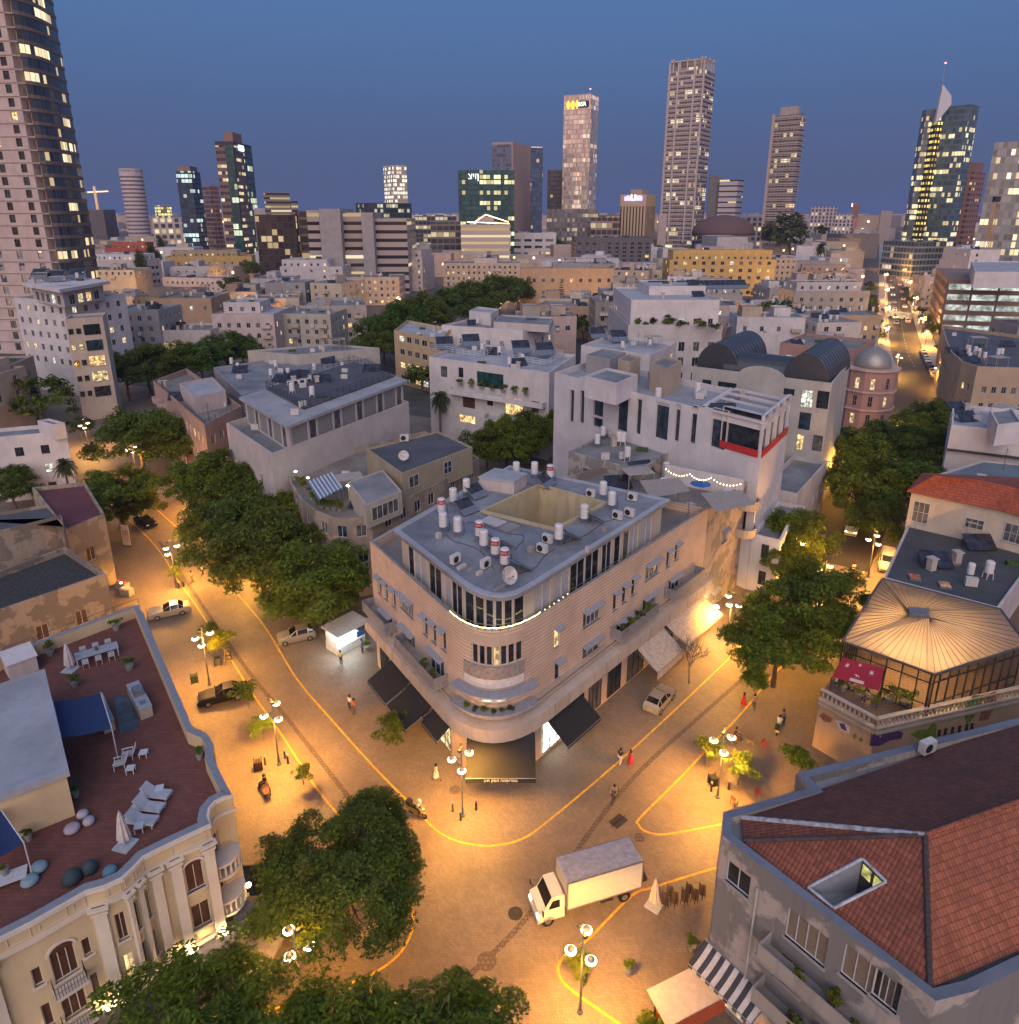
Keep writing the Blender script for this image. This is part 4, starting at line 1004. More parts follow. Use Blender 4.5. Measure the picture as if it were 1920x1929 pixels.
# annex on the street side
A_ = Wall(W12b.a,W12b.b); ap_ = [A_.pt(.1,0,.02).to_2d(),A_.pt(.1,0,3.4).to_2d(),A_.pt(A_.L-.1,0,3.4).to_2d(),A_.pt(A_.L-.1,0,.02).to_2d()]
b12c,Wc_ = building('curved_gable_house','low white street front with curved gable below the glazed corner lounge','house',ap_,7.6,WH,ROOFG,G(7.6,w=.9,h=1.9,sp=2.2,fl=3.6,fr=FRD,gls=[GD]),par=.5)
Wg_ = [W for W in Wc_ if (W.n-A_.n).length < .1][0]; m = MB(); gp = [Wg_.pt(Wg_.L*f,7.59+1.3*math.sin(math.pi*f)**2,.0) for f in [k/14 for k in range(15)]]; m.poly(gp); m.poly([p-Wg_.n.to_3d()*.3 for p in gp][::-1])
for a,b_ in zip(gp,gp[1:]): m.poly([a,a-Wg_.n.to_3d()*.3,b_-Wg_.n.to_3d()*.3,b_])
m.build('curved_gable',WH,b12c); balcony(b12c,Wg_,.6,Wg_.L*.7,3.9,1.1,.9,None,CONC,False)
fb0 = W12b.b+W12b.n*2.2+W12b.d*.4; fb1 = P(1560,868,9.0);
b12d,_ = building('narrow_beige_house','narrow beige house between the curved gable and the grey vaulted house','house',[fb0,fb1,fb1-W12b.n*5,fb0-W12b.n*5],9.0,WH2,ROOFG,G(9.0,sp=2.6,w=.9),par=.7)
# ---- grey house with two vaulted metal roofs
H13 = 21
p13 = para((1305,690),(1568,722),(1602,682),H13)
W13 = Wall(p13[0],p13[1])
ops = []
for (x,y,w,h,g) in ((720,575,1.7,2.7,LC),(810,580,1.7,2.7,GD),(708,700,1.7,2.7,GB),(798,705,1.7,2.7,GD),(620,535,1.6,1.0,GD),(680,820,1.0,2.5,LW),(780,825,1.4,2.5,GC),(605,670,1.0,2.0,GD),(155,480,1.5,.8,GD),(270,495,3,.8,GD)):
    u,z = W13.hit(*z9(x,y)); ops.append((u-w/2,u+w/2,z-h/2,z+h/2,(FRD,g,2,1,None,None)))
b13,_ = building('vaulted_roof_house','pale grey house with twin barrel vaulted metal roofs and wooden shutters','house',p13,H13,plaster((.42,.40,.37),.2),ROOFG,{0: [o for o in ops if o[0] > .1 and o[1] < W13.L-.1]},par=.8)
ZINC = plain((.10,.105,.115),.4,.7)
d13 = W13.d; n13 = V((-d13.y,d13.x)); dep = (p13[2]-p13[1]).length
def vault(u0,u1,v0,v1,z,rise,along=True):
    m = MB(); n = 14; rows = []
    for k in range(n+1):
        t = math.pi*k/n; a = (1-math.cos(t))/2; zz = z+rise*math.sin(t)
        if along: p0 = p13[0]+d13*(u0+(u1-u0)*a)+n13*v0; p1 = p13[0]+d13*(u0+(u1-u0)*a)+n13*v1
        else: p0 = p13[0]+d13*u0+n13*(v0+(v1-v0)*a); p1 = p13[0]+d13*u1+n13*(v0+(v1-v0)*a)
        rows.append((V((p0.x,p0.y,zz)),V((p1.x,p1.y,zz))))
    for k in range(n): m.poly([rows[k][0],rows[k+1][0],rows[k+1][1],rows[k][1]])
    m.poly([r[0] for r in rows][::-1]); m.poly([r[1] for r in rows])
    o = m.build('vaulted_roof',ZINC,b13)
    for f in [j/10 for j in range(11)]:
        q = MB()
        for k in range(n):
            a = rows[k][0].lerp(rows[k][1],f); b_ = rows[k+1][0].lerp(rows[k+1][1],f); q.tube(a,b_,.04,n=4,caps=False)
        q.build('roof_seam',ZINC,o)
L13 = W13.L
vault(0,L13*.33,1.5,dep-1,20.3,4.6); vault(L13*.66,L13*.97,.8,dep-1,20.3,4.6); vault(L13*.22,L13*.8,1.2,7,20.3,3.2,False)
m = MB(); gb = [W13.pt(L13*.52+3.6*math.cos(math.pi*k/10),H13-.4+1.7*math.sin(math.pi*k/10),.03) for k in range(11)]; m.poly(gb); m.poly([g+V((0,0,0))-W13.n.to_3d()*.35 for g in gb][::-1])
for a,b_ in zip(gb,gb[1:]): m.poly([b_,a,a-W13.n.to_3d()*.35,b_-W13.n.to_3d()*.35])
m.build('curved_gable',plaster((.42,.40,.37),.2),b13)
# ---- pink domed house
c14 = P(1626,800,0); PINKW = plaster((.36,.21,.18),.3); TRM = plaster((.50,.36,.30),.2)
oct_ = [V((c14.x+5.4*math.cos(2*math.pi*(k+.5)/10),c14.y+5*math.sin(2*math.pi*(k+.5)/10))) for k in range(10)]
def w14(W,i):
    if not W.faces(): return []
    return [(W.L/2-.45,W.L/2+.45,z,z+h_,(TRM,rr.choice([LW,GD,LY]),2,2,TRM,None)) for z,h_ in ((1.2,2.3),(5.2,2.3),(9.0,2.4))]
b14,_ = building('domed_house','ornate pink house with round corner tower and ribbed grey dome','house',oct_,13.2,PINKW,ROOFB,w14,par=.6)
m = MB(); m.lathe([(3.7,0),(3.75,.8),(3.5,1.9),(2.9,3.0),(1.9,3.9),(.7,4.4),(.35,4.6),(.35,5.0),(.12,5.4),(.08,7.4),(.02,8.0)],(c14.x,c14.y,13.0),20); m.build('dome',plain((.30,.28,.25),.4,.4),b14,smooth=True)
for z,r_ in ((4.3,5.7),(8.2,5.7),(12.9,5.9)):
    m = MB(); m.prism([V((c14.x+r_*math.cos(2*math.pi*(k+.5)/10),c14.y+(r_-.4)*math.sin(2*math.pi*(k+.5)/10))) for k in range(10)],z,z+.35); m.build('cornice',TRM,b14)
b14b,_ = building('pink_terrace_house','pink terrace house with lamps and plants on its roof, behind the dome','house',para((1470,645),(1610,660),(1650,640),15),15,PINKW,ROOFB,G(15,sp=3,litp=.4),par=.7)
# ---- white apartments with solar racks
H15 = 17
p15 = para((808,672),(1035,702),(1085,668),H15)
W15 = Wall(p15[0],p15[1]); ops = []
for (x,y,w,h,g) in ((590,420,1.6,2.2,GC),(685,425,1.2,2.0,GD),(1130,490,4.2,3.6,GG),(850,470,6.2,3.0,GG),(985,620,4.0,3.4,LW),(850,590,1.4,1.6,GD),(1105,620,1.6,2.2,GC),(730,590,3,2.6,BRN),(1010,730,4,1.5,LY),(720,690,4,1.6,LW)):
    u,z = W15.hit(*z8(x,y)); ops.append((u-w/2,u+w/2,z-h/2,z+h/2,(FRD,g,max(1,int(w/1.3)),1,None,None)))
b15,_ = building('white_terrace_apartments','white apartment building with planted balconies and railed roof behind the courtyard trees','apartment block',p15,H15,plaster((.58,.54,.53),.18),ROOFL,{0: [o for o in ops if o[0] > .05 and o[1] < W15.L-.05]},par=.6)
u0,z = W15.hit(*z8(640,545)); u1,_ = W15.hit(*z8(1170,560)); balcony(b15,W15,u0,min(u1,W15.L-.1),z+.5,1.6,.9,WH,WH)
u0,z = W15.hit(*z8(840,690)); u1,_ = W15.hit(*z8(1050,690)); balcony(b15,W15,u0,u1,z+.5,1.4,.9,WH,WH,False)
for pts in (((812,650),(905,664),(950,648)),((955,668),(1030,680),(1062,662))):
    q = para(*pts,17.6); railing(b15,[(p.x,p.y,H15-.5) for p in q+q[:1]],1.3,FRW,1.5,3,r=.05)
b15c,_ = building('white_rooftop_block','white block with roof pergola right of the solar rack apartments','apartment block',para((1095,650),(1225,668),(1275,645),17.5),17.5,WH,ROOFL,G(17.5,sp=3.5),par=.7)
b15d,_ = building('cream_corner_apartments','cream corner apartments with red wall panel and lit balconies beside the long tree row','apartment block',para((742,622),(830,640),(850,618),14.5),14.5,plaster((.52,.38,.22),.2),ROOFL,G(14.5,w=2.2,h=1.5,sp=3.4,litp=.5,fl=3.6),par=.6)
b15e,_ = building('low_white_house','low white house with roof hut between the solar rack apartments and the tree row','house',para((832,612),(985,622),(1045,606),15.5),15.5,WH,ROOFG,G(15.5,sp=4),par=.5)
block(b15e,para((884,585),(925,590),(940,582),18.5),15,18.5,WH,ROOFL); block(b15e,para((930,606),(1035,612),(1043,598),17),15,17,WH2,ROOFG)
# ---- tank house behind the brick corner building
b16,W16 = building('patched_annex','patched grey annex with rusty window and boiler tanks behind the roof well','house',para((1071,850),(1205,886),(1272,845),14.5),14.5,peeling((.40,.36,.32),(.25,.23,.21),.5,.5),ROOFG,None,par=.3)
add_window(b16,W16[0],W16[0].L*.3,11.6,1.8,1.3,FRW,GC,2,1,depth=-.03); add_window(b16,W16[0],W16[0].L*.82,11.0,1.0,2.0,FRB,FRB,1,1,depth=-.03,name='door')
# ---- right: restaurant with glass pavilion
HB = 6.0
z3 = lambda x,y: (1280+x/3,1000+y/3)
MUR = plaster((.52,.37,.24),.25)
p8 = pw_([(1547,1297),(1653,1354),(1935,1292),(2200,1230),(2100,1080),(1664,1092)],HB)
b8,W8 = building('glass_roof_restaurant','peach stucco restaurant with balustrade, wall paintings and lit glass pavilion on its roof','restaurant',p8,HB-1.0,MUR,bricks((.2,.12,.08),(.16,.1,.07),.4,.4,(.08,.06,.05)),{0: [(5.2,7.4,.9,2.8,(FRD,plain((.05,.06,.03),.8),5,1,None,None))]},par=0)
BAL = plaster((.50,.42,.34),.4)
for W in W8[:2]:
    m = MB(); dd,nn = W.d.to_3d(),W.n.to_3d()
    m.obox(W.pt(0,HB-1.0,-.25),dd*W.L,nn*.45,(0,0,.14)); m.obox(W.pt(0,HB-.12,-.25),dd*W.L,nn*.38,(0,0,.12)); m.obox(W.pt(0,HB-1.45,0),dd*W.L,nn*.25,(0,0,.2))
    o = m.build('balustrade_rail',BAL,b8)
    n = min(int(W.L/.42),60)
    bm_ = None
    for k in range(n):
        u = .25+k*(min(W.L,25)-.5)/n
        if bm_ is None:
            q = MB(); q.lathe([(.09,0),(.06,.1),(.12,.28),(.05,.5),(.1,.74)],(0,0,0),8); bm_ = q.mesh('baluster',BAL)
        child(o,'baluster',bm_,W.pt(u,HB-.86,-.06)-base(o))
# glass pavilion
ZE,ZA = 9.3,11.6
e = [P3(1588,1208,ZE),P3(1762,1271,ZE),P3(1935,1216,ZE),P3(1885,1148,ZE),P3(1662,1090,ZE)]
t_ = [P3(1711,1149,ZA),P3(1713,1162,ZA),P3(1750,1165,ZA),P3(1751,1152,ZA)]
PAV = N('pavilion_glass'); PAV.b.inputs['Base Color'].default_value = (.33,.25,.19,1); PAV.b.inputs['Roughness'].default_value = .25
nz_ = PAV.noise(PAV.pos(),.45,4,.6); PAV.col(PAV.mix(PAV.ramp(nz_,.3,.7),(.16,.13,.11),(.34,.27,.22)))
tl = PAV.n('BsdfTranslucent'); tl.inputs[0].default_value = (.75,.56,.38,1); mx_ = PAV.n('MixShader'); mx_.inputs[0].default_value = .3
PAV.l(PAV.b.outputs[0],mx_.inputs[1]); PAV.l(tl.outputs[0],mx_.inputs[2]); PAV.l(mx_.outputs[0],PAV.t.nodes['Material Output'].inputs[0]); PAV = PAV.m
m = MB(); m.poly([e[0],e[1],t_[2],t_[1]]); m.poly([e[1],e[2],e[3],t_[3],t_[2]]) if False else None
m.poly([e[1],e[2],t_[2]]); m.poly([e[2],e[3],t_[3],t_[2]]); m.poly([e[3],e[4],t_[0],t_[3]]); m.poly([e[4],e[0],t_[1],t_[0]])
pr = m.build('pavilion_roof',PAV,b8)
BARS = plain((.10,.095,.09),.5,.3)
def bars_between(a0,a1,b0,b1,n,r_=.022):
    m = MB()
    for k in range(n+1): f = k/n; m.tube(a0.lerp(a1,f)+V((0,0,.04)),b0.lerp(b1,f)+V((0,0,.04)),r_,n=4)
    m.build('glazing_bar',BARS,pr)
bars_between(e[0],e[1],t_[1],t_[2],12); bars_between(e[1],e[2],t_[2],t_[2].lerp(t_[3],.2),14); bars_between(e[2],e[3],t_[2].lerp(t_[3],.2),t_[3],6); bars_between(e[3],e[4],t_[3],t_[0],14); bars_between(e[4],e[0],t_[0],t_[1],14)
m = MB(); m.prism([(p.x,p.y) for p in ccw(t_)],ZA-.05,ZA+.35); m.build('ridge_vent',plain((.2,.2,.21),.5,.3),pr)
m = MB()
for a,b_ in zip(e,e[1:]+e[:1]): m.tube(a,b_,.12,n=6)
m.build('gutter',BARS,pr)
PG_ = N('pavilion_pane'); trn = PG_.n('BsdfTransparent'); trn.inputs[0].default_value = (.8,.78,.7,1); mx_ = PG_.n('MixShader'); mx_.inputs[0].default_value = .75; PG_.b.inputs['Base Color'].default_value = (.05,.05,.05,1); PG_.rough(.1)
PG_.l(PG_.b.outputs[0],mx_.inputs[1]); PG_.l(trn.outputs[0],mx_.inputs[2]); PG_.l(mx_.outputs[0],PG_.t.nodes['Material Output'].inputs[0]); PG_ = PG_.m
for a,b_ in ((e[0],e[1]),(e[1],e[2]),(e[4],e[0])):
    W = Wall(a,b_) if (b_-a).to_2d().length > 0 else None; n = max(4,int(W.L/1.1)); m = MB()
    m.poly([W.pt(0,HB-.9,-.3),W.pt(W.L,HB-.9,-.3),W.pt(W.L,ZE-.1,-.3),W.pt(0,ZE-.1,-.3)]); o = m.build('glass_wall',PG_,b8)
    m = MB()
    for k in range(n+1): m.obox(W.pt(W.L*k/n-.05,HB-.9,-.32),W.d.to_3d()*.1,W.n.to_3d()*.1,(0,0,ZE-HB+.8))
    for z in (HB-.9,HB+.1,ZE-1.1,ZE-.25): m.obox(W.pt(0,z,-.315),W.d.to_3d()*W.L,W.n.to_3d()*.09,(0,0,.1))
    m.build('glazing_frame',DARKM,o)
# interior: tables and warm lamps
lampq = sorted([e[0].lerp(e[1],.15+.7*R.random()).lerp(e[3],(.12+.7*R.random())*.7) for k in range(12)],key=lambda q: proj(q)[0])
for k in range(12):
    q = lampq[k]
    l_ = bpy.data.lights.new('pavilion_lamp','POINT'); l_.energy = 260; l_.color = (1,.62,.24); l_.shadow_soft_size = .15; o = bpy.data.objects.new('pavilion_lamp',l_); COL.objects.link(o); o.location = (q.x,q.y,8.3)
    m = MB(); m.lathe([(.02,.1),(.09,.06),(.12,0),(.09,-.06),(.02,-.1)],(q.x,q.y,8.55),10); m.tube((q.x,q.y,8.6),(q.x,q.y,9.6),.01,n=4)
    tag(m.build('pendant_lamp',glow((1,.75,.4),14),None,(q.x,q.y,8.55)),f"small glowing pendant lamp inside the glass pavilion, {['leftmost','second from the left','third from the left','fourth from the left','fifth from the left','sixth from the left','sixth from the right','fifth from the right','fourth from the right','third from the right','second from the right','rightmost'][k]}",'lamp','pendant lamps in the glass pavilion')
# paintings on the street walls
def blob(W,pts,mat,name='mural',off=.015,zf=None):
    q = [W.hit(*z3(*p)) for p in pts]; m = MB(); m.poly([W.pt(u,z,off) for u,z in q])
    if m.v: m.build(name,mat,b8)
Wm = W8[1]; Wm0 = W8[0]
MP = plain((.09,.045,.17),.8,var=.3); MG = plain((.16,.24,.035),.8,var=.4); MK = plain((.03,.03,.02),.8); MR = plain((.30,.12,.08),.8,var=.4); MW = plain((.6,.6,.62),.8)
blob(Wm,[(1075,1215),(1085,1140),(1130,1150),(1160,1110),(1180,1140),(1205,1105),(1225,1125),(1265,1140),(1255,1175),(1190,1185),(1130,1215)],MP)
blob(Wm,[(1300,1150),(1350,1125),(1400,1120),(1430,1085),(1455,1095),(1445,1170),(1400,1195)],MG)
blob(Wm,[(1610,1050),(1615,980),(1660,930),(1730,925),(1700,990),(1660,1060),(1625,1095)],MG); blob(Wm,[(1690,1075),(1735,925),(1790,905),(1790,980),(1745,1065)],MR)
blob(Wm,[(1128,1160),(1134,1148),(1142,1143),(1136,1152),(1136,1160),(1142,1166),(1133,1166)],MW,off=.03)
for x in (1455,1490,1530,1570,1610,1640): blob(Wm,[(x,1165-(x-1455)*.2),(x+8,1120-(x-1455)*.2),(x+26,1125-(x-1455)*.2),(x+18,1140-(x-1455)*.2),(x+24,1155-(x-1455)*.2)],MK,off=.03)
for pts,mt in (([(790,1045),(815,1025),(840,1045),(870,1060),(855,1085),(820,1080)],MR),([(880,1070),(920,1075),(968,1110),(960,1145),(905,1125)],MW),([(905,1085),(935,1090),(950,1135),(915,1115)],MP),([(980,1150),(1000,1145),(1005,1170),(985,1175)],MG),([(1015,1170),(1035,1170),(1038,1190),(1018,1190)],MG)): blob(Wm0,pts,mt,off=.02 if mt is not MP else .03)
# ---- dark flat roof, red hipped roof and white house beyond
p9 = pw_([(1664,1088),(1883,1146),(1960,1040),(1930,1000),(1712,985)],9.2)
b9,W9 = building('dark_roof_house','house with dark felt roof and four small square skylights beside the glass pavilion','house',p9,9.2,WH2,roofm((.075,.08,.085),.6),None,par=.25)
for x,y,g in ((1382,132,LY),(1545,175,LY),(1330,260,RED),(1500,305,LY)):
    q = P(*z3(x,y),9.1); m = MB(); m.box((q.x,q.y,8.9),(1.1,1.3,.25),-.3,0); m.box((q.x,q.y,9.15),(.9,1.1,.03),-.3,1); m.build('skylight',[METAL,lit((.85,.45,.25),.6,2,.5) if g is LY else lit((.8,.2,.1),.5,3,.3)],b9)
p10 = pw_([(1718,925),(1889,960),(1990,985),(2010,905),(1745,893)],13.5)
b10,W10 = building('red_roof_house','cream plaster house with red hipped tile roof and two barred windows','house',p10,13.5,plaster((.52,.44,.34),.35),ROOFG,None,par=0,roof=False)
for x,y,w,h in ((1365,1215,1.7,2.6),(1668,1280,1.8,1.2),(1890,1335,1.8,2.2)):
    W = W10[0] if x < 1800 else W10[1]; u,z = W.hit(*z9(x,y)); add_window(b10,W,u,z-h/2,w,h,FRW,GC,3,2,depth=-.03,sill=SILLM)
ev = [V((p.x,p.y,13.45)) for p in inset(ccw(p10),-.5)]
k_ = [P3(1760,896,16),P3(1850,905,16),P3(1960,930,16)]
m = MB(); T2 = tiles((.36,.085,.04)); m.poly([ev[0],ev[1],k_[1],k_[0]]); m.poly([ev[1],ev[2],k_[2],k_[1]]); m.poly([ev[2],ev[3],k_[2]]); m.poly([ev[3],ev[4],k_[0],k_[1],k_[2]]) ; m.poly([ev[4],ev[0],k_[0]])
m.build('tiled_roof',T2,b10)
b10b,_ = building('grey_hip_house','house with low blue grey metal roof behind the red tiled roof','house',para((1745,900),(1890,915),(1990,880),11.5),11.5,WH2,roofm((.16,.2,.24),.4),None,par=.2)
b11,W11 = building('white_ac_house','white house with roof water tanks and air conditioners at the right edge','house',para((1795,760),(1793,800),(1960,818),15),15,WH,ROOFL,lambda W,i: [(W.L*.55,W.L*.55+1.2,7,9,(FRW,GC,2,1,None,None))] if W.faces() and W.L > 8 else [],par=.7)
block(b11,para((1865,772),(1880,800),(1925,795),17.4),14.3,17.4,WH,ROOFG)
m = MB(); W = W11[1]; m.obox(W.pt(0,11.2,.02),W.d.to_3d()*W.L,W.n.to_3d()*.8,(0,0,.15)); m.build('ledge',DARKM,b11)
# ---- curved beige house and the lit car park
pc = pw_([(1775,612),(1782,640),(1792,662),(1812,680),(1842,690),(1960,694),(1990,640)],14)
b24,W24 = building('curved_beige_house','beige house with long curved front and cluttered roof, below the lit car park','apartment block',pc,14,plaster((.42,.32,.22),.3),ROOFD,G(14,w=.9,h=1.4,sp=1.9,fl=3.6,litp=.05),par=.9)
H23 = 22
p23 = [P(1768,512,H23),P(1782,528,H23),P(1990,528,H23),P(1990,490,H23)]
p23 = para((1764,505),(1786,526),(1990,530),H23)
b23 = thing('car_park','multi storey car park with brown parapets and brightly lit open decks','car park',(p23[1].x,p23[1].y,0)); FOOT.append((ccw(p23),sum(p23,V((0,0)))/4,40))
DECK = plaster((.26,.17,.13),.2); LDK = lit((.85,.95,.85),1.1,.35,.35)
for k in range(6):
    z = H23-k*3.7; m = MB(); m.prism(ccw(p23),z-1.55,z); m.build('deck_parapet',DECK,b23)
    if k < 5:
        m = MB(); m.prism(inset(ccw(p23),1.2),z-3.7,z-1.55,0,False,False); m.build('lit_deck',LDK,b23)  # glowing panel stands in for the lamplit deck inside
        for W in [Wall(*q) for q in zip(ccw(p23),ccw(p23)[1:]+ccw(p23)[:1])]:
            n = max(1,int(W.L/7))
            for j in (range(n+1) if W.faces() else ()): m = MB(); m.box(W.pt(min(W.L-.3,max(.3,W.L*j/n)),z-3.7,-.4),(.5,.5,2.2)); m.build('column',DECK,b23)
block(b23,para((1830,492),(1838,512),(1960,512),27),H23-.1,27,WH,ROOFL)
for b_,pl_,z_,n_ in ((b4,s4,17.8,14),(b4,p4,H4-.9,6),(long_roof,pw_([(402,692),(455,745),(560,715),(700,690),(690,668),(600,664)],12.5),12.1,14),(b_g,para((466,660),(560,668),(715,655),14.5),14.1,8),(b5,para((288,717),(385,800),(455,764),13),12,7),(b3,p3,H3-.9,6),(b12,p12,H12-.9,12),(b15,p15,H15-.6,14),(b15c,para((1095,650),(1225,668),(1275,645),17.5),16.8,8),(b15d,para((742,622),(830,640),(850,618),14.5),13.9,6),(b15e,para((832,612),(985,622),(1045,606),15.5),15,9),(b16,para((1071,850),(1205,886),(1272,845),14.5),14.2,8),(b24,pc,13.1,22),(b11,para((1795,760),(1793,800),(1960,818),15),14.3,9),(b9,p9,8.95,9),(b2,[pD+WR1.d*.05,pG,pH_,pE+WR1.d*.05],H2-.9,8),(b13,p13,H13-.8,5),(b21,s21,28,8),(b23,p23,H23,6),(b14b,para((1470,645),(1610,660),(1650,640),15),14.3,9),(b10b,para((1745,900),(1890,915),(1990,880),11.5),11.3,3)):
    clutter(b_,[V(p[:2]) for p in pl_],z_,n_,int(z_*10),.85)
c_ = sum(s4,V((0,0)))/4; dk_ = [c_+(p-c_)*.78 for p in ccw(s4)]; dk_ = [p+(c_-s4[1])*.16 for p in dk_]
m = MB(); m.prism(dk_,17.81,18.1); m.build('equipment_deck',ROOFD,b4); railing(b4,[V((p.x,p.y,18.1)) for p in dk_+dk_[:1]],1.1,DARKM,1.5,3,r=.035)
c_ = sum(para((288,717),(385,800),(455,764),13),V((0,0)))/4; railing(b5,[V((p.x,p.y,13)) for p in para((288,717),(385,800),(455,764),13)],.7,DARKM,1.5,2,r=.03)
# arched shade frame on the pink house roof
m = MB()
for j in range(5):
    o_ = V((c_.x-3+j*1.2,c_.y+5,12.4)); m.path([o_+V((0,-2.4*math.cos(math.pi*k/10),2.6*math.sin(math.pi*k/10))) for k in range(11)],.04,4)
m.build('shade_frame',METAL,b5)
# ================================================================ mid-distance buildings, each measured at its roof edge
def mid(name,label,cat,L,Rr,h,dep,wm,rm=None,w=None,par=.5,ups=(),group=None,**k):
    poly = front(*L,*Rr,h,dep)
    b,Ws = building(name,label,cat,poly,h,wm,rm or ROOFG,w if w is not None else G(h,**k),par=par,group=group)
    for f0,f1,g0,g1,uh,um in ups:     # set-back upper rooms: fractions along the front and in depth, extra height
        a,bb,c,d = poly; q = lambda f,g: a.lerp(bb,f).lerp(d.lerp(c,f),g)
        pl_ = [q(f0,g0),q(f1,g0),q(f1,g1),q(f0,g1)]; block(b,pl_,h-par,h+uh,um,rm or ROOFG,G(uh,z0=.6,h=1.4,sp=3.6) if uh > 2.4 else None)
        if rm is None or 'clay' not in rm.name: clutter(b,pl_,h+uh-.35,5,len(label))
    if 'hip' not in name and 'dome' not in name:
        if not ups: clutter(b,poly,h-par,9,len(label))
        if w is None: front_dress(b,Ws[0],h,len(label)+7)
    return b
LOFT = plaster((.24,.155,.11),.2)
mid('white_garden_block','large white block with deep planted terrace and stepped roof, in front of the yellow apartments','apartment block',(1184,606),(1362,618),19,36,plaster((.50,.47,.46),.2),ROOFL,par=1.1,w=G(19,w=1.5,h=2.3,sp=3.6,fl=3.8,litp=.04),ups=((.05,1,.12,.98,5.5,WH),(.35,1,.5,.98,7.5,WH)))
mid('tan_institute','long tan block with three rows of small windows behind the tall pine','office block',(981,503),(1156,508),20,14,TAN,ROOFB,par=.6,w=1.4 and G(20,w=1.5,h=1.7,sp=4.4,fl=5.6,z0=2.4,litp=.25),ups=((.35,.75,.3,.9,2.2,GRY),))
mid('yellow_apartments','yellow apartment block with roof terraces and grey shutters behind the white garden block','apartment block',(1262,486),(1462,492),20,18,YLW,ROOFB,par=.6,w=G(20,w=2.0,h=1.9,sp=5.2,fl=4,litp=.22),ups=((.04,.98,.18,.95,5.0,YLW),))
mid('stone_apartments','old grey stone apartment block with blind windows left of the white garden block','apartment block',(1122,566),(1186,572),17,18,plaster((.28,.24,.21),.5),ROOFB,litp=.3)
mid('grey_street_house','grey apartment house with balconies on the left of the busy street','apartment block',(1498,544),(1640,552),15,16,plaster((.33,.30,.27),.35),ROOFG,w=2 and G(15,w=1.3,h=1.6,sp=4,litp=.05),ups=((.08,.95,.3,.9,3,WH2),))
mid('tan_street_house','tan apartment house with lit glazed loggia on the left of the busy street','apartment block',(1502,592),(1662,594),12.5,14,TAN,ROOFG,litp=.25)
mid('beige_narrow_flats','narrow beige flats beside the yellow apartments','apartment block',(1462,487),(1502,484),20,15,BEI,ROOFB,litp=.1)
mid('white_round_flats','pinkish white flats with rounded balconies left of the long tree row','apartment block',(398,588),(515,595),15,18,plaster((.52,.43,.40),.25),ROOFL,litp=.1,ups=((.1,.7,.3,.9,3,WH2),))
mid('glazed_loft_house','low house with long lit strip window above the dark tree row','house',(262,635),(396,610),11,14,WH2,ROOFB,w=G(11,w=3.4,h=2.2,sp=3.9,fl=4,z0=1,litp=.5))
mid('old_stone_flats','old stone flats with ornate parapet and lit arched window','apartment block',(515,590),(622,592),14,20,plaster((.40,.37,.32),.4),ROOFG,litp=.15,par=.9)
mid('old_stone_flats','narrow old stone flats with iron balconies at the start of the tree row','apartment block',(624,576),(690,574),15,20,plaster((.36,.32,.28),.4),ROOFG,litp=.4)
mid('grey_side_house','grey block with metal cladding right of the beige tower block','house',(205,600),(297,572),17,16,GRY,ROOFG,litp=.1)
mid('round_terrace_house','white terrace house with a wide strip window under an overhanging roof, left of the cypresses','house',(160,488),(254,490),19,20,WH2,ROOFL,w=G(19,w=2.6,h=1.8,sp=3.2,fl=4),ups=((.05,.95,.1,.9,3,WH),))
mid('red_house','red stepped house among trees right of the curved tower','house',(197,466),(282,468),19,20,plaster((.36,.085,.05),.2),plaster((.36,.10,.06),.2),w=lambda W,i: [],ups=((.1,.85,.2,.9,4,plaster((.38,.09,.055),.2)),))
mid('cream_lit_house','cream house with three lit openings behind the red house','house',(221,432),(290,432),22,20,BEI,ROOFB,w=G(22,w=2.4,h=2.6,sp=8,fl=5,litp=.7))
mid('yellow_long_house','long yellow house right of the cypresses','house',(310,484),(474,482),16,22,YLW,ROOFB,w=G(16,sp=5,litp=.05),ups=((.05,.82,.3,.95,3.6,plaster((.42,.30,.16),.3)),))
mid('white_stepped_flats','blank white stepped block below the brown office','apartment block',(527,500),(645,504),17,22,WH,ROOFL,w=G(17,sp=7,litp=.2,skip=.5),ups=((.02,.75,.1,.9,3.5,WH),))
mid('penthouse_flats','pale apartment block with overhanging penthouse roof and lit balconies in front of the long office','apartment block',(634,482),(795,484),20,24,WH2,ROOFL,w=G(20,sp=5.5,litp=.2),ups=((.0,.98,.08,.95,4,WH2),))
mid('pink_gallery_house','low house with arched lit gallery below the penthouse flats','house',(650,520),(752,524),14,20,plaster((.40,.33,.28),.4),ROOFB,litp=.3)
mid('beige_long_flats','long beige flats with roof boilers above the tree row','apartment block',(835,494),(980,497),17,22,BEI,ROOFG,litp=.2,ups=((.4,.7,.2,.8,2.6,WH2),))
mid('brown_shed_house','brown roofed house left of the white stepped block','house',(500,478),(560,478),19,24,plaster((.30,.22,.16),.3),ROOFB)
mid('scaffolded_block','dark building wrapped in scaffold nets below the lit square tower','building',(1085,446),(1228,449),26,40,plaster((.13,.11,.11),.4),ROOFD,w=G(26,sp=6,w=3,h=2,litp=.02))
mid('white_cube_house','white cubic building with dark strip windows left of the scaffolded block','building',(962,440),(1048,437),27,30,WH,ROOFL,w=G(27,w=7,h=2.4,sp=10,fl=6,litp=.2))
mid('glazed_street_block','glazed low block with roof plants right of the busy street','office block',(1726,456),(1802,455),25,30,curtain(4.2,3,(.3,.29,.29),(.05,.075,.09),.1,s=1.0),ROOFG,w=lambda W,i: [])
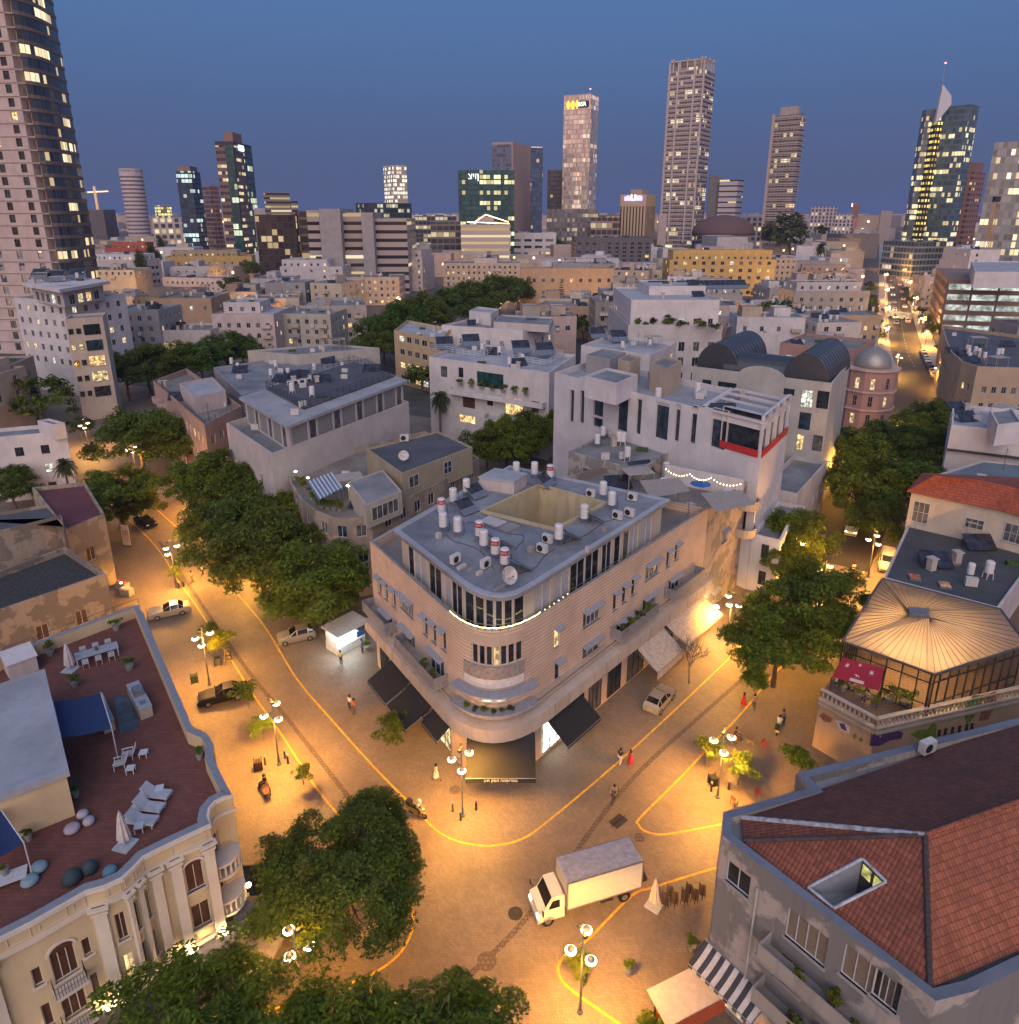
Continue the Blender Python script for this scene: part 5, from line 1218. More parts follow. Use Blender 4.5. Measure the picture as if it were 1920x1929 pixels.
mid('white_gable_block','tall blank white block above the car park','apartment block',(1830,470),(1886,470),27,24,WH,ROOFL,w=G(27,sp=8,litp=.3,skip=.6))
mid('hip_roof_house','low house with red hipped roof left of the dark pine','house',(300,541),(370,548),9,12,WH2,tiles((.30,.06,.035)),par=.2)
mid('hip_roof_house','pale house with red hipped roof in front of the yellow long house','house',(336,560),(402,556),9,10,WH2,tiles((.32,.07,.04)),par=.2)
mid('grey_roof_house','wide house with grey pitched roof and verandah below the yellow long house','house',(305,522),(428,524),11,14,WH2,ROOFB,litp=.1)
mid('right_street_house','grey house with shutters on the right of the busy street, left of the car park','house',(1744,520),(1778,521),15,12,plaster((.33,.31,.31),.3),ROOFG,litp=.2)
mid('street_end_block','plain grey brown block at the left of the far end of the busy street','building',(1590,440),(1658,442),24,40,plaster((.24,.20,.18),.3),ROOFB,w=lambda W,i: [])
mid('dome_hall','pale round hall with brown dome between the tall white tower and the banded tower','hall',(1352,446),(1410,446),25,50,WH2,ROOFB,w=lambda W,i: [])
c = atD(1378,446,700)
m = MB(); m.lathe([(30,24),(30,27),(28,32),(22,37.5),(13,41),(4,42.5),(.1,42.7)],(c.x,c.y+28,0),28); dm = [o for o in COL.objects if o.name.startswith('dome_hall')][0]; m.build('dome',plain((.13,.075,.07),.8),dm,smooth=True)
# long office with dark glass end
ob_ = thing('long_office','long pale office with dark ribbon windows, concrete stair towers and a dark glass end','office block',(*atD(640,470,430).xy,0))
def dbox(name,x0,x1,yt,D,dep,mat,parent,zb=0,D1=None):
    a = atD(x0,yt,D); b_ = atD(x1,yt,D1 or D); h = a.z; d = (b_-a).to_2d().normalized(); n = V((-d.y,d.x))*dep; q = [a.to_2d(),b_.to_2d(),b_.to_2d()+n,a.to_2d()+n]
    m = MB(); m.prism(ccw(q),zb,h); o = m.build(name,mat,parent); return o,q,h
RIB = curtain(4.6,40,(.40,.33,.30),(.03,.028,.03),.10,s=1.0,mx=0,z0=.30,z1=.70,run=1)
dbox('glass_block',480,556,404,420,40,curtain(3.6,3.2,(.05,.035,.03),(.045,.035,.035),.10,s=1.0,z0=.1,z1=.95),ob_)
dbox('office_wing',556,600,398,425,40,curtain(4.6,5,(.16,.12,.10),(.06,.045,.04),.12,s=.9),ob_)
dbox('stair_tower',600,640,393,415,36,plaster((.34,.32,.32),.2),ob_); dbox('office_wing',577,600,396,418,20,RIB,ob_)
dbox('office_wing',640,680,402,422,40,RIB,ob_); dbox('stair_tower',680,702,400,414,30,plaster((.34,.32,.32),.2),ob_)
dbox('office_wing',702,766,412,420,40,RIB,ob_); dbox('office_wing',628,680,400,428,30,RIB,ob_)
FOOT.append(([],atD(640,470,440).to_2d(),75))
# ================================================================ skyline towers
def midz(y): return y
def rect_px(xL,xM,xR,D,yref,w2=None):
    """rectangle with its near corner at pixel xM, distance D; the faces run to pixel xL on the left and xR on the right"""
    c = atD(xM,yref,D); z = c.z; az = math.atan2(c.x,c.y)
    def solve(px,ang,sgn):
        dx_,dy_ = math.cos(ang)*sgn,math.sin(ang); d = V((dx_*math.cos(az)+dy_*math.sin(az),-dx_*math.sin(az)+dy_*math.cos(az))); lo,hi = 0,400
        for _ in range(50):
            t = (lo+hi)/2; x = proj((c.x+d.x*t,c.y+d.y*t,z))[0]
            if (x > px) == (sgn < 0): lo = t
            else: hi = t
        return V((c.x+d.x*lo,c.y+d.y*lo)),lo
    tot = xR-xL; fl = (xM-xL)/max(1,tot); az = math.atan2(c.x,c.y)
    angL = D2R(20) if fl > .5 else D2R(70);
    if fl <= .5: angR = D2R(20)
    else: angR = D2R(70)
    if fl < .03: angR = 0
    if fl > .97: angL = 0
    l_,wl = solve(xL,angL,-1); r_,wr = solve(xR,angR,1)
    k = c.to_2d();
    if fl < .03:
        n = (r_-k); n = V((-n.y,n.x)).normalized()*w2; return [k,r_,r_+n,k+n]
    if fl > .97:
        n = (k-l_); n = V((-n.y,n.x)).normalized()*w2; return [l_,k,k+n,l_+n]
    return [l_,k,r_,l_+r_-k]
def tower(name,label,xL,xM,xR,yt,D,mat,roofmat=None,yref=None,parts=(),w2=None,crown=None,cat='tower'):
    yref = yref or (yt+430)/2; q = rect_px(xL,xM,xR,D,yref,w2); h = atD(xM,yt,D).z; c = sum(q,V((0,0)))/4
    b = thing(name,label,cat,(c.x,c.y,0)); FOOT.append((ccw(q),c,max((p-c).length for p in q)))
    m = MB(); m.prism(ccw(q),0,h,0,False,False); m.build('facade',mat,b); r = MB(); r.poly([(p.x,p.y,h) for p in ccw(q)]); r.build('roof',roofmat or ROOFG,b)
    return b,ccw(q),h
def crown_box(b,q,h,f,up,mat,name='roof_plant_room'):
    c = sum(q,V((0,0)))/len(q); m = MB(); m.prism([c+(p-c)*f for p in q],h-.01,h+up); return m.build(name,mat,b)
def aerial(b,x,y,z,L,red=True):
    m = MB(); m.tube((x,y,z),(x,y,z+L),.35,.12,6); o = m.build('mast',METAL,b)
    if red: m = MB(); m.lathe([(.05,-.5),(.6,-.3),(.7,0),(.6,.3),(.05,.5)],(x,y,z+L+.5),8); m.build('warning_light',glow((1,.12,.12),12),o)
def slabs(b,q,z0,z1,step,out,mat,t=.5,name='balcony_slab'):
    qq = inset(q,-out); m = MB(); c = base(b)
    m.prism([p for p in qq],0,t); me = m.mesh(name,mat,(c.x,c.y,0)); z = z0; k = 0
    while z < z1 and k < 60: child(b,name,me,(0,0,z)); z += step; k += 1
CW = curtain
# tall curved tower at the left edge: cream pilaster face and bowed glass face
TD = 235.0
tb = thing('curved_tower','very tall cream stone and bowed glass apartment tower filling the left edge','tower',(*atD(30,450,TD).xy,0))
FOOT.append(([],atD(20,450,TD+10).to_2d(),46))
def tx(px,D): return atD(px,250,D).to_2d()
g0 = tx(66,TD); g1 = tx(141,TD+22); cpts = [g0]
for k in range(1,9):
    t = k/8; mid_ = (g0+g1)/2+V((5.0,-8)); cpts.append(g0*(1-t)**2+mid_*2*t*(1-t)+g1*t*t)
TH = 128
GLT = CW(3.7,1.5,(.10,.085,.08),(.04,.055,.075),.10,(1,.72,.35),1.3,.05,.30,.95,5,.1)
m = MB()
for a,b_ in zip(cpts,cpts[1:]): m.poly([(a.x,a.y,0),(b_.x,b_.y,0),(b_.x,b_.y,TH),(a.x,a.y,TH)])
gb_ = g1+V((-26,30)); m.poly([(g1.x,g1.y,0),(gb_.x,gb_.y,0),(gb_.x,gb_.y,TH),(g1.x,g1.y,TH)])
# one UV sweep along the bow
o = m.build('bowed_glass_face',GLT,tb); uvl = o.data.uv_layers[0].data; acc = 0
for k,p in enumerate(o.data.polygons):
    vs = [o.data.vertices[i].co for i in p.vertices]; L = (vs[1]-vs[0]).length
    for li,(uu,zz) in zip(p.loop_indices,((acc,0),(acc+L,0),(acc+L,TH),(acc,TH))): uvl[li].uv = (uu,zz)
    acc += L
for k in range(34):
    m = MB(); pl = offset_path(cpts,-.25)
    for a,b_,a2,b2 in zip(cpts,cpts[1:],pl,pl[1:]):
        z = k*3.7; m.poly([(a2.x,a2.y,z),(b2.x,b2.y,z),(b2.x,b2.y,z+1.0),(a2.x,a2.y,z+1.0)]); m.poly([(a2.x,a2.y,z+1),(b2.x,b2.y,z+1),(b_.x,b_.y,z+1),(a.x,a.y,z+1)]); m.poly([(a.x,a.y,z),(b_.x,b_.y,z),(b2.x,b2.y,z),(a2.x,a2.y,z)])
    m.build('floor_band',plaster((.17,.14,.13),.2),tb)
STT = plaster((.52,.41,.37),.15); fa = tx(-120,TD+2); fb_ = tx(50,TD-1.0)
Wt_ = Wall(fa,fb_); nb = int(Wt_.L/4.2); m = MB(); ops = []; u = Wt_.L-3.0; cols = []
while u > 2 and len(cols) < 4: cols.append(u); u -= 7.2
for u in cols:
    for k in range(34): ops.append((u-1.0,u+1.0,1.2+k*3.7,3.6+k*3.7))
m.wall(Wt_,0,TH,ops,.5); m.wall(Wall(fb_,fb_+V((1.0,9))),0,TH); m.build('stone_face',STT,tb)
cnt = 0
for u in sorted(cols,reverse=True):
    for k in range(9,33):
        if cnt >= 95: break
        g = LW if R.random() < .06 else rr.choice([GD,GB,GD]); add_window(tb,Wt_,u,1.2+k*3.7,2.0,2.4,FRD,g,2,2,depth=.4); cnt += 1
for k in range(34):
    m = MB(); m.obox(Wt_.pt(0,k*3.7+3.9,.01),Wt_.d.to_3d()*Wt_.L,Wt_.n.to_3d()*.12,(0,0,.18)); m.build('string_course',plain((.22,.15,.13),.8),tb)
# recessed balconies between the two faces
m = MB(); W = Wall(fb_+V((1.0,2.0)),g0); m.wall(W,0,TH); m.build('recess_wall',plaster((.36,.27,.22),.2),tb)
for k in range(34):
    m = MB(); z = k*3.7; m.poly([(fb_.x,fb_.y,z),(g0.x,g0.y-.2,z),(g0.x,g0.y+2,z),(fb_.x+1,fb_.y+2,z)]); m.obox((fb_.x,fb_.y,z),(g0.x-fb_.x,g0.y-fb_.y-.2,0),(0,.25,0),(0,0,.45)); m.build('balcony',plaster((.40,.32,.27),.2),tb)
# the rest from left to right
b,q,h = tower('lit_glass_tower','slim brightly lit glass tower just right of the curved tower',134,135,157,303,700,CW(4,3,(.32,.25,.2),(.2,.16,.13),.5,(1,.72,.38),1.0),w2=30); crown_box(b,q,h,.3,6,METAL)
cb = thing('tower_crane','lit tower crane over a dark building core on the skyline','crane',(*atD(179,420,800).xy,0)); c = atD(179,362,800)
m = MB(); m.prism([V((c.x-12,c.y-12)),V((c.x+12,c.y-12)),V((c.x+12,c.y+12)),V((c.x-12,c.y+12))],0,atD(179,395,800).z); m.build('building_core',plaster((.14,.11,.11),.4),cb)
m = MB(); m.tube((c.x,c.y,20),(c.x,c.y,c.z+6),1.4,n=4); m.build('mast',glow((.8,.5,.25),.35),cb); m = MB(); m.tube((c.x-8,c.y,c.z),(c.x+14,c.y,c.z+1),.9,n=4); m.build('jib',glow((1,.75,.4),1.2),cb)  # mast and jib glow themselves, in place of lamps lighting the crane
b = thing('cylinder_tower','round white banded tower on the left of the skyline','tower',(*atD(235,420,900).xy,0)); c = atD(235,317,900); r_ = (atD(255,370,900).x-atD(214,370,900).x)/2; FOOT.append(([],c.to_2d(),r_))
m = MB(); m.lathe([(r_*.96,0),(r_*.96,c.z)],(c.x,c.y+r_,0),32); m.build('facade',plaster((.20,.15,.15),.1),b); me = None
k = 0; z = 8
while z < c.z-3:
    m = MB(); m.lathe([(r_,0),(r_,2.5)],(0,0,0),32); me = me or m.mesh('floor_band',plaster((.58,.47,.46),.1)); child(b,'floor_band',me,(c.x-b.location.x,c.y+r_-b.location.y,z)); z += 4.6
m = MB(); m.lathe([(r_,0),(r_,6)],(c.x,c.y+r_,c.z-6),32); m.build('crown',plaster((.58,.47,.46),.1),b)
tower('low_lit_block','small brightly lit yellow glass block between the round tower and the blue glass tower',294,296,325,387,1000,CW(4,4,(.25,.2,.1),(.3,.25,.1),.7,(1,.8,.3),1.3),w2=40)
b,q,h = tower('blue_glass_tower','dark blue glass tower with rounded bronze crown',338,366,383,322,640,CW(4,3,(.03,.04,.06),(.02,.05,.085),.18,(.75,.9,.75),1.2,run=6)); crown_box(b,q,h,.8,4,plaster((.25,.17,.14),.1))
tower('pink_brick_tower','short pink brown tower between the two dark glass towers',384,400,416,349,700,CW(4,4,(.30,.17,.15),(.10,.06,.06),.03))
b,q,h = tower('green_glass_tower','dark tower with green glass corner, brown bands and small roof signs',413,447,480,266,620,CW(4.6,30,(.045,.035,.04),(.14,.09,.08),.0,z0=.0,z1=.0),yref=340)
Wg = Wall(q[0],q[1]) if True else None
for W in (Wall(q[0],q[1]),Wall(q[1],q[2])):
    if not W.faces(): continue
    m = MB(); m.poly([W.pt(0,10,.4),W.pt(W.L*.52,10,.4),W.pt(W.L*.52,h-3,.4),W.pt(0,h-3,.4)]) ; m.build('banded_face',CW(5.2,3,(.18,.11,.10),(.03,.028,.035),.28,(1,.72,.35),1.1,.03,.3,.75,3),b)
    m = MB(); m.poly([W.pt(W.L*.52,10,.5),W.pt(W.L*.98,10,.5),W.pt(W.L*.98,h-3,.5),W.pt(W.L*.52,h-3,.5)]); m.build('green_glass_face',CW(5.2,3,(.015,.05,.05),(.015,.075,.065),.16,(.9,.95,.5),1.0,.04,.1,.9,5),b)
crown_box(b,q,h,.5,8,plaster((.28,.15,.13),.1))
for f in (.6,.8):
    W = Wall(q[1],q[2]) if Wall(q[1],q[2]).faces() else Wall(q[0],q[1]); m = MB(); m.box(W.pt(W.L*f*.5,h-6,.9),(7,.4,4),W.rz); m.build('roof_sign',glow((.8,.95,1),4),b)
tower('banded_office','wide low office with brightly lit top storey, right of the green glass tower',500,502,548,362,820,CW(4.4,30,(.28,.21,.16),(.04,.03,.03),.4,(1,.75,.35),.8,.0,.35,.8,1),w2=50)
tower('banded_office_annex','small dark banded annex with white roof lamp beside the wide low office',548,550,563,378,800,CW(4.4,30,(.28,.21,.16),(.04,.03,.03),.3,(1,.75,.35),.8,.0,.35,.8,1),w2=40)
b,q,h = tower('bright_office_tower','brightly lit white glass tower with two white roof signs in the middle of the skyline',725,742,768,311,820,CW(4.2,3,(.50,.42,.36),(.30,.25,.2),.75,(1,.82,.52),1.5,.08,.2,.85,4))
tower('dark_low_office','low dark glass office with lit strips at the foot of the bright white tower',671,690,776,382,700,CW(4.4,3,(.04,.05,.055),(.03,.045,.055),.2,(1,.85,.5),.8))
b,q,h = tower('green_office','wide dark green glass office with rows of lit windows',862,864,969,320,640,CW(4.2,3,(.02,.055,.055),(.015,.075,.075),.13,(1,.8,.35),1.3,.05,.15,.9,6),w2=40)
text3d('ציון',Wall(q[0],q[1]).pt(13,h-5,.5) if Wall(q[0],q[1]).faces() else (0,0,0),(math.pi/2,0,Wall(q[0],q[1]).rz),7,glow((.95,.95,.9),2),b,'roof_sign',.2)
b,q,h = tower('beige_slab_tower','beige stone tower with blue glass sides behind the green office',928,966,1003,267,700,plaster((.40,.30,.26),.1),yref=340)
W = Wall(q[0],q[1]); m = MB(); m.poly([W.pt(0,0,.3),W.pt(W.L*.95,0,.3),W.pt(W.L*.95,h-2,.3),W.pt(0,h-2,.3)]); m.build('glass_face',CW(4.2,3,(.12,.13,.17),(.10,.12,.17),.08,s=1),b)
b,q,h = tower('blue_side_tower','narrow blue glass shaft against the beige stone tower',1000,1001,1022,276,705,CW(4.2,3,(.06,.08,.13),(.05,.09,.16),.12,s=1.2),w2=30)
b,q,h = tower('dark_round_tower','dark glass tower tucked behind the lit square tower',1030,1031,1066,320,790,CW(4.2,3,(.06,.05,.05),(.06,.055,.055),.06,s=1),w2=30)
b,q,h = tower('square_lit_tower','square pale glass tower reflecting the pink afterglow, with yellow roof signs',1060,1110,1124,176,760,CW(4.4,1.6,(.50,.36,.30),(.85,.62,.52),.16,(1,.62,.38),.7,.05,.14,.96,6,.18,.55),yref=310)  # pink of the reflected afterglow is also put into the glass colour
W = Wall(q[0],q[1]);
for k in range(3): m = MB(); m.lathe([(.3,-4),(2.0,-1),(2.0,1),(.3,4)],W.pt(5+k*4.6,h-9,.8),8,sy=.3); m.build('roof_sign',glow((1,.6,.05),1.2),b)
m = MB(); m.box(W.pt(W.L*.68,h-12,.3),(14,.4,6),W.rz); m.build('sign_panel',DARKM,b); text3d('BSR',W.pt(W.L*.68,h-9,.7),(math.pi/2,0,W.rz),5.5,glow((.9,.95,.7),2),b,'roof_sign',.2)
aerial(b,q[1].x,q[1].y+10,h,5)
tower('tower_podium','grey glazed podium under the lit square tower',1028,1030,1126,394,730,CW(4.4,2.5,(.15,.14,.14),(.16,.15,.15),.08,s=.6),w2=50)
b,q,h = tower('finned_hotel','cream hotel block with tall vertical fins and a blue roof sign',1168,1216,1235,366,760,CW(60,3.4,(.52,.37,.22),(.05,.04,.035),.0,mx=.3,z0=.05,z1=.85),yref=400); crown_box(b,q,h,.45,5,plaster((.45,.3,.24),.1))
W = Wall(q[0],q[1]); SGN = glow((.25,.22,1),4); sg_ = None
for k,(f,w_,h_) in enumerate(((.22,3,4),(.29,2,5),(.36,3,4),(.43,2,5),(.60,3,5),(.67,2,4),(.74,4,5),(.82,2,4))): m = MB(); m.box(W.pt(W.L*f,h-6,.7),(w_,.4,h_),W.rz); m.build('sign_letter',SGN,b)
text3d('U',W.pt(W.L*.515,h-3.2,.8),(math.pi/2,0,W.rz),8,glow((1,.95,.9),4),b,'roof_sign',.2)
tower('low_brown_block','low brown arcaded block between the lit square tower and the finned hotel',1126,1128,1168,404,720,CW(6,5,(.20,.13,.11),(.05,.04,.035),.2,s=.6,mx=.2),w2=40)
# tallest white tower
b,q,h = tower('tall_balcony_tower','tallest white tower with balconies on every floor and a ribbed crown',1252,1316,1335,128,760,CW(4.3,2.6,(.48,.40,.36),(.15,.125,.125),.11,(1,.75,.42),1.2,.05,.2,.92,5),yref=290)
SLB = plaster((.52,.44,.41),.08); slabs(b,q,24,h-6,4.3,1.3,SLB,.55)
for f in (0,.28,.74,1.0):
    W = Wall(q[0],q[1]); m = MB(); m.obox(W.pt(max(0,W.L*f-1),15,.05),W.d.to_3d()*1.6,W.n.to_3d()*1.6,(0,0,h-8)); m.build('pilaster',SLB,b)
hc_ = atD(1316,104,760).z; c = sum(q,V((0,0)))/4; W = Wall(q[0],q[1])
m = MB(); m.prism([c+(p-c)*.8 for p in q],h-.01,hc_-8); m.build('crown_core',CW(5,3,(.45,.38,.35),(.3,.25,.2),.5,s=1),b)
for W in [Wall(*z) for z in zip(q,q[1:]+q[:1])]:
    n = 5
    for k in range(n): m = MB(); m.box(W.pt(W.L*(k+.5)/n,h,-.8),(1.2,1.2,hc_-h-(3 if k % 2 else 0)),W.rz); m.build('crown_fin',SLB,b)
m = MB(); m.prism(inset(q,.2),hc_-3,hc_-2); m.build('crown_ring',SLB,b)
b,q,h = tower('banded_white_tower','white banded block with dark service shaft right of the tallest tower',1352,1386,1397,338,760,CW(5.2,40,(.50,.44,.45),(.03,.028,.03),.02,mx=.0,z0=.4,z1=.68),yref=390)
b,q,h = tower('dark_shaft','dark service tower between the tallest tower and the white banded block',1333,1334,1356,330,775,plaster((.17,.15,.15),.1),w2=25)
b,q,h = tower('terraced_tower','slim beige tower with a balcony slab at every floor and a boxed roof',1448,1498,1506,214,700,CW(4.4,3,(.36,.30,.27),(.12,.10,.095),.10,(1,.72,.35),1.3,.05,.25,.9,3),yref=320); slabs(b,q,20,h,4.4,1.2,plaster((.46,.37,.33),.1),.6); crown_box(b,q,h,.62,7,plaster((.42,.33,.29),.1))
m = MB(); W = Wall(q[0],q[1]); m.obox(W.pt(-.8,10,-.4),W.d.to_3d()*2.2,W.n.to_3d()*2.4,(0,0,h-9)); m.build('pilaster',plaster((.46,.37,.33),.1),b)
b,q,h = tower('mast_glass_tower','large glass tower with lit floors, dark yellow-lit slot and a thin roof mast',1704,1712,1740,206,600,CW(4.3,2.2,(.13,.14,.16),(.13,.15,.18),.26,(1,.74,.34),1.3,.05,.2,.9,5),yref=420,w2=30)
q2 = rect_px(1742,1790,1806,590,420); h2 = atD(1790,196,590).z; m = MB(); m.prism(ccw(q2),0,h2); m.build('facade',CW(4.3,2.2,(.10,.13,.15),(.075,.115,.14),.18,(1,.74,.34),1.3,.05,.2,.9,5),b)
sl_ = [tx_ for tx_ in (atD(1733,420,592).to_2d(),atD(1744,420,592).to_2d())]; d_ = sl_[1]-sl_[0]; m = MB(); m.prism(ccw([sl_[0],sl_[1],sl_[1]+V((0,20)),sl_[0]+V((0,20))]),0,h2-12,0,False); m.build('lit_slot',CW(4.3,2.4,(.02,.018,.015),(.5,.35,.1),1.0,(1,.72,.15),1.6,.22,.3,.75,1),b)
p = V((sl_[0].x,sl_[0].y,0)); m = MB(); m.poly([(p.x-1,p.y,h2-14),(p.x+9,p.y,h2),(p.x+8,p.y,h2+6),(p.x,p.y,h2+14)]); m.poly([(p.x-1,p.y+2,h2-14),(p.x,p.y+2,h2+14),(p.x+8,p.y+2,h2+6),(p.x+9,p.y+2,h2)]); m.build('roof_fin',plain((.5,.5,.55),.4),b)
aerial(b,p.x,p.y+1,h2+8,20)
b,q,h = tower('brown_stepped_tower','brown stone tower with small square windows and green glass slot behind the mast tower',1802,1825,1847,324,640,CW(4.4,4.4,(.24,.125,.10),(.03,.02,.02),.05,(1,.7,.3),1,.28,.3,.72,1),yref=380); crown_box(b,q,h,.7,8,plaster((.24,.13,.10),.1))
b,q,h = tower('pale_glass_tower','pale glass tower cut off by the right edge, with large lit rooms',1850,1853,1990,268,480,CW(4.6,2.4,(.26,.25,.24),(.25,.25,.235),.14,(1,.74,.36),1.5,.05,.12,.9,4),yref=380,w2=40)
c = atD(1877,380,440); cb = thing('tower_crane','yellow tower crane in front of the pale glass tower at the right edge','crane',(c.x,c.y,0)); m = MB()
for sx_,sy_ in ((-1,-1),(1,-1),(1,1),(-1,1)): m.tube((c.x+sx_,c.y+sy_,0),(c.x+sx_,c.y+sy_,c.z),.18,n=4)
for k in range(int(c.z/3)): m.tube((c.x-1,c.y-1,k*3),(c.x+1,c.y-1,k*3+3),.12,n=4); m.tube((c.x+1,c.y+1,k*3),(c.x-1,c.y+1,k*3+3),.12,n=4)
m.build('mast',plain((.5,.24,.03),.6),cb); m = MB(); m.box((c.x,c.y,c.z),(3,3,3)); m.build('cab',DARKM,cb)
# small far blocks along the horizon
for i,(x0,x1,yt,D,mt,lb) in enumerate(((1526,1575,389,1100,CW(5,5,(.42,.36,.36),(.06,.05,.05),.1,s=1,mx=.25),'white blocks with square windows far right of the terraced tower'),(1603,1617,383,1200,CW(30,30,(.42,.18,.14),(.4,.2,.15),.0),'small pink tower with a white roof sign far down the skyline'),(1572,1607,404,950,CW(4.5,4.5,(.5,.44,.43),(.05,.04,.04),.1,s=1,mx=.25),'low white block with a grid of windows right of the terraced tower'),(1657,1680,397,1100,plaster((.36,.28,.25),.2),'beige stepped block left of the mast tower at the horizon'),(780,860,405,900,CW(5,5,(.2,.17,.15),(.05,.05,.05),.4,s=.8),'low lit office with red and white roof sign left of the green office'),(810,868,418,600,CW(5,5,(.16,.14,.12),(.06,.05,.05),.1,s=.7),'grey unfinished block left of the roof with golden light lines'),(1240,1256,402,700,plaster((.45,.34,.32),.2),'small pale block between the finned hotel and the tallest tower'),(1112,1168,410,690,CW(6,5,(.26,.19,.17),(.05,.04,.03),.1,s=.6),'brown low office right of the podium'),(286,345,410,700,CW(5,6,(.48,.42,.4),(.08,.06,.05),.3,s=1,mx=.2),'low white block with lit openings in front of the small yellow block'),(1404,1446,408,800,CW(5,6,(.34,.30,.30),(.07,.06,.06),.15,s=1,mx=.2),'grey hillside block between the white banded block and the terraced tower'),(480,500,392,520,WH2,'white roof block left end of the long office'))):
    b,q,h = tower('distant_block',lb,x0,x0+1,x1,yt,D,mt,w2=40,cat='building')
    if i == 1: W = Wall(q[0],q[1]); m = MB(); m.box(W.pt(W.L/2,h-5,.5),(W.L,.6,5),W.rz); m.build('roof_sign',glow((1,.95,.9),3),b)
# roof with golden light lines
gb = thing('lit_roof_block','pale banded building with a raised roof outlined in golden light','building',(*atD(915,440,560).xy,0));
dbox('banded_block',868,962,424,560,50,CW(5,40,(.45,.37,.32),(.05,.04,.03),.35,s=1,mx=0,z0=.4,z1=.75),gb); o,q,h = dbox('roof_house',900,930,408,575,20,plaster((.5,.38,.30),.1),gb,38)
a,b_,c = atD(893,419,558),atD(915,404,558),atD(958,418,558); m = MB(); m.path([a,b_,c],.35,5); m.path([atD(880,418,558),atD(960,421,558)],.3,5); m.build('light_line',glow((1,.75,.4),4),gb)
# ================================================================ filler houses down to the horizon
def clear(c,r,pad=2):
    for poly,cc,rad in FOOT:
        if (c-cc).length < rad*.85+r+pad: return False
    for a,b_ in zip(RS,RS[1:]):
        t = max(0,min(1,(c-a).dot(b_-a)/(b_-a).length_squared));
        if (c-(a+(b_-a)*t)).length < r+11: return False
    return True
FCOL = [((.52,.47,.45),'pale grey'),((.58,.54,.54),'white'),((.46,.36,.27),'beige'),((.48,.36,.32),'pinkish'),((.34,.30,.27),'grey brown'),((.50,.42,.32),'cream'),((.40,.27,.18),'tan'),((.30,.29,.30),'dark grey')]
FM = [plaster(c,.3) for c,_ in FCOL]; FR_ = [(ROOFG,'grey roof'),(ROOFL,'pale roof'),(ROOFB,'brown roof'),(ROOFD,'dark roof')]
LAND = [(75,'the curved tower'),(235,'the round white tower'),(360,'the blue glass tower'),(446,'the green glass tower'),(560,'the long office'),(745,'the bright white tower'),(915,'the green office'),(1092,'the lit square tower'),(1200,'the finned hotel'),(1293,'the tallest tower'),(1376,'the white banded block'),(1476,'the terraced tower'),(1600,'the busy street'),(1755,'the mast tower'),(1880,'the pale glass tower')]
TREEBELT = []
used = {}; cnt = 0; far = []
rf = random.Random(21)
def keep_open(p):
    """streets, squares and tree rows that the photograph shows free of houses"""
    x,y = proj((p.x,p.y,0)); return (y > 690 and 0 < x < 1920) or (680 < x < 1000 and 520 < y < 690) or (200 < x < 480 and 640 < y < 760)
rows = []; D = 150.0
while D < 1500: rows.append(D); D *= 1.07
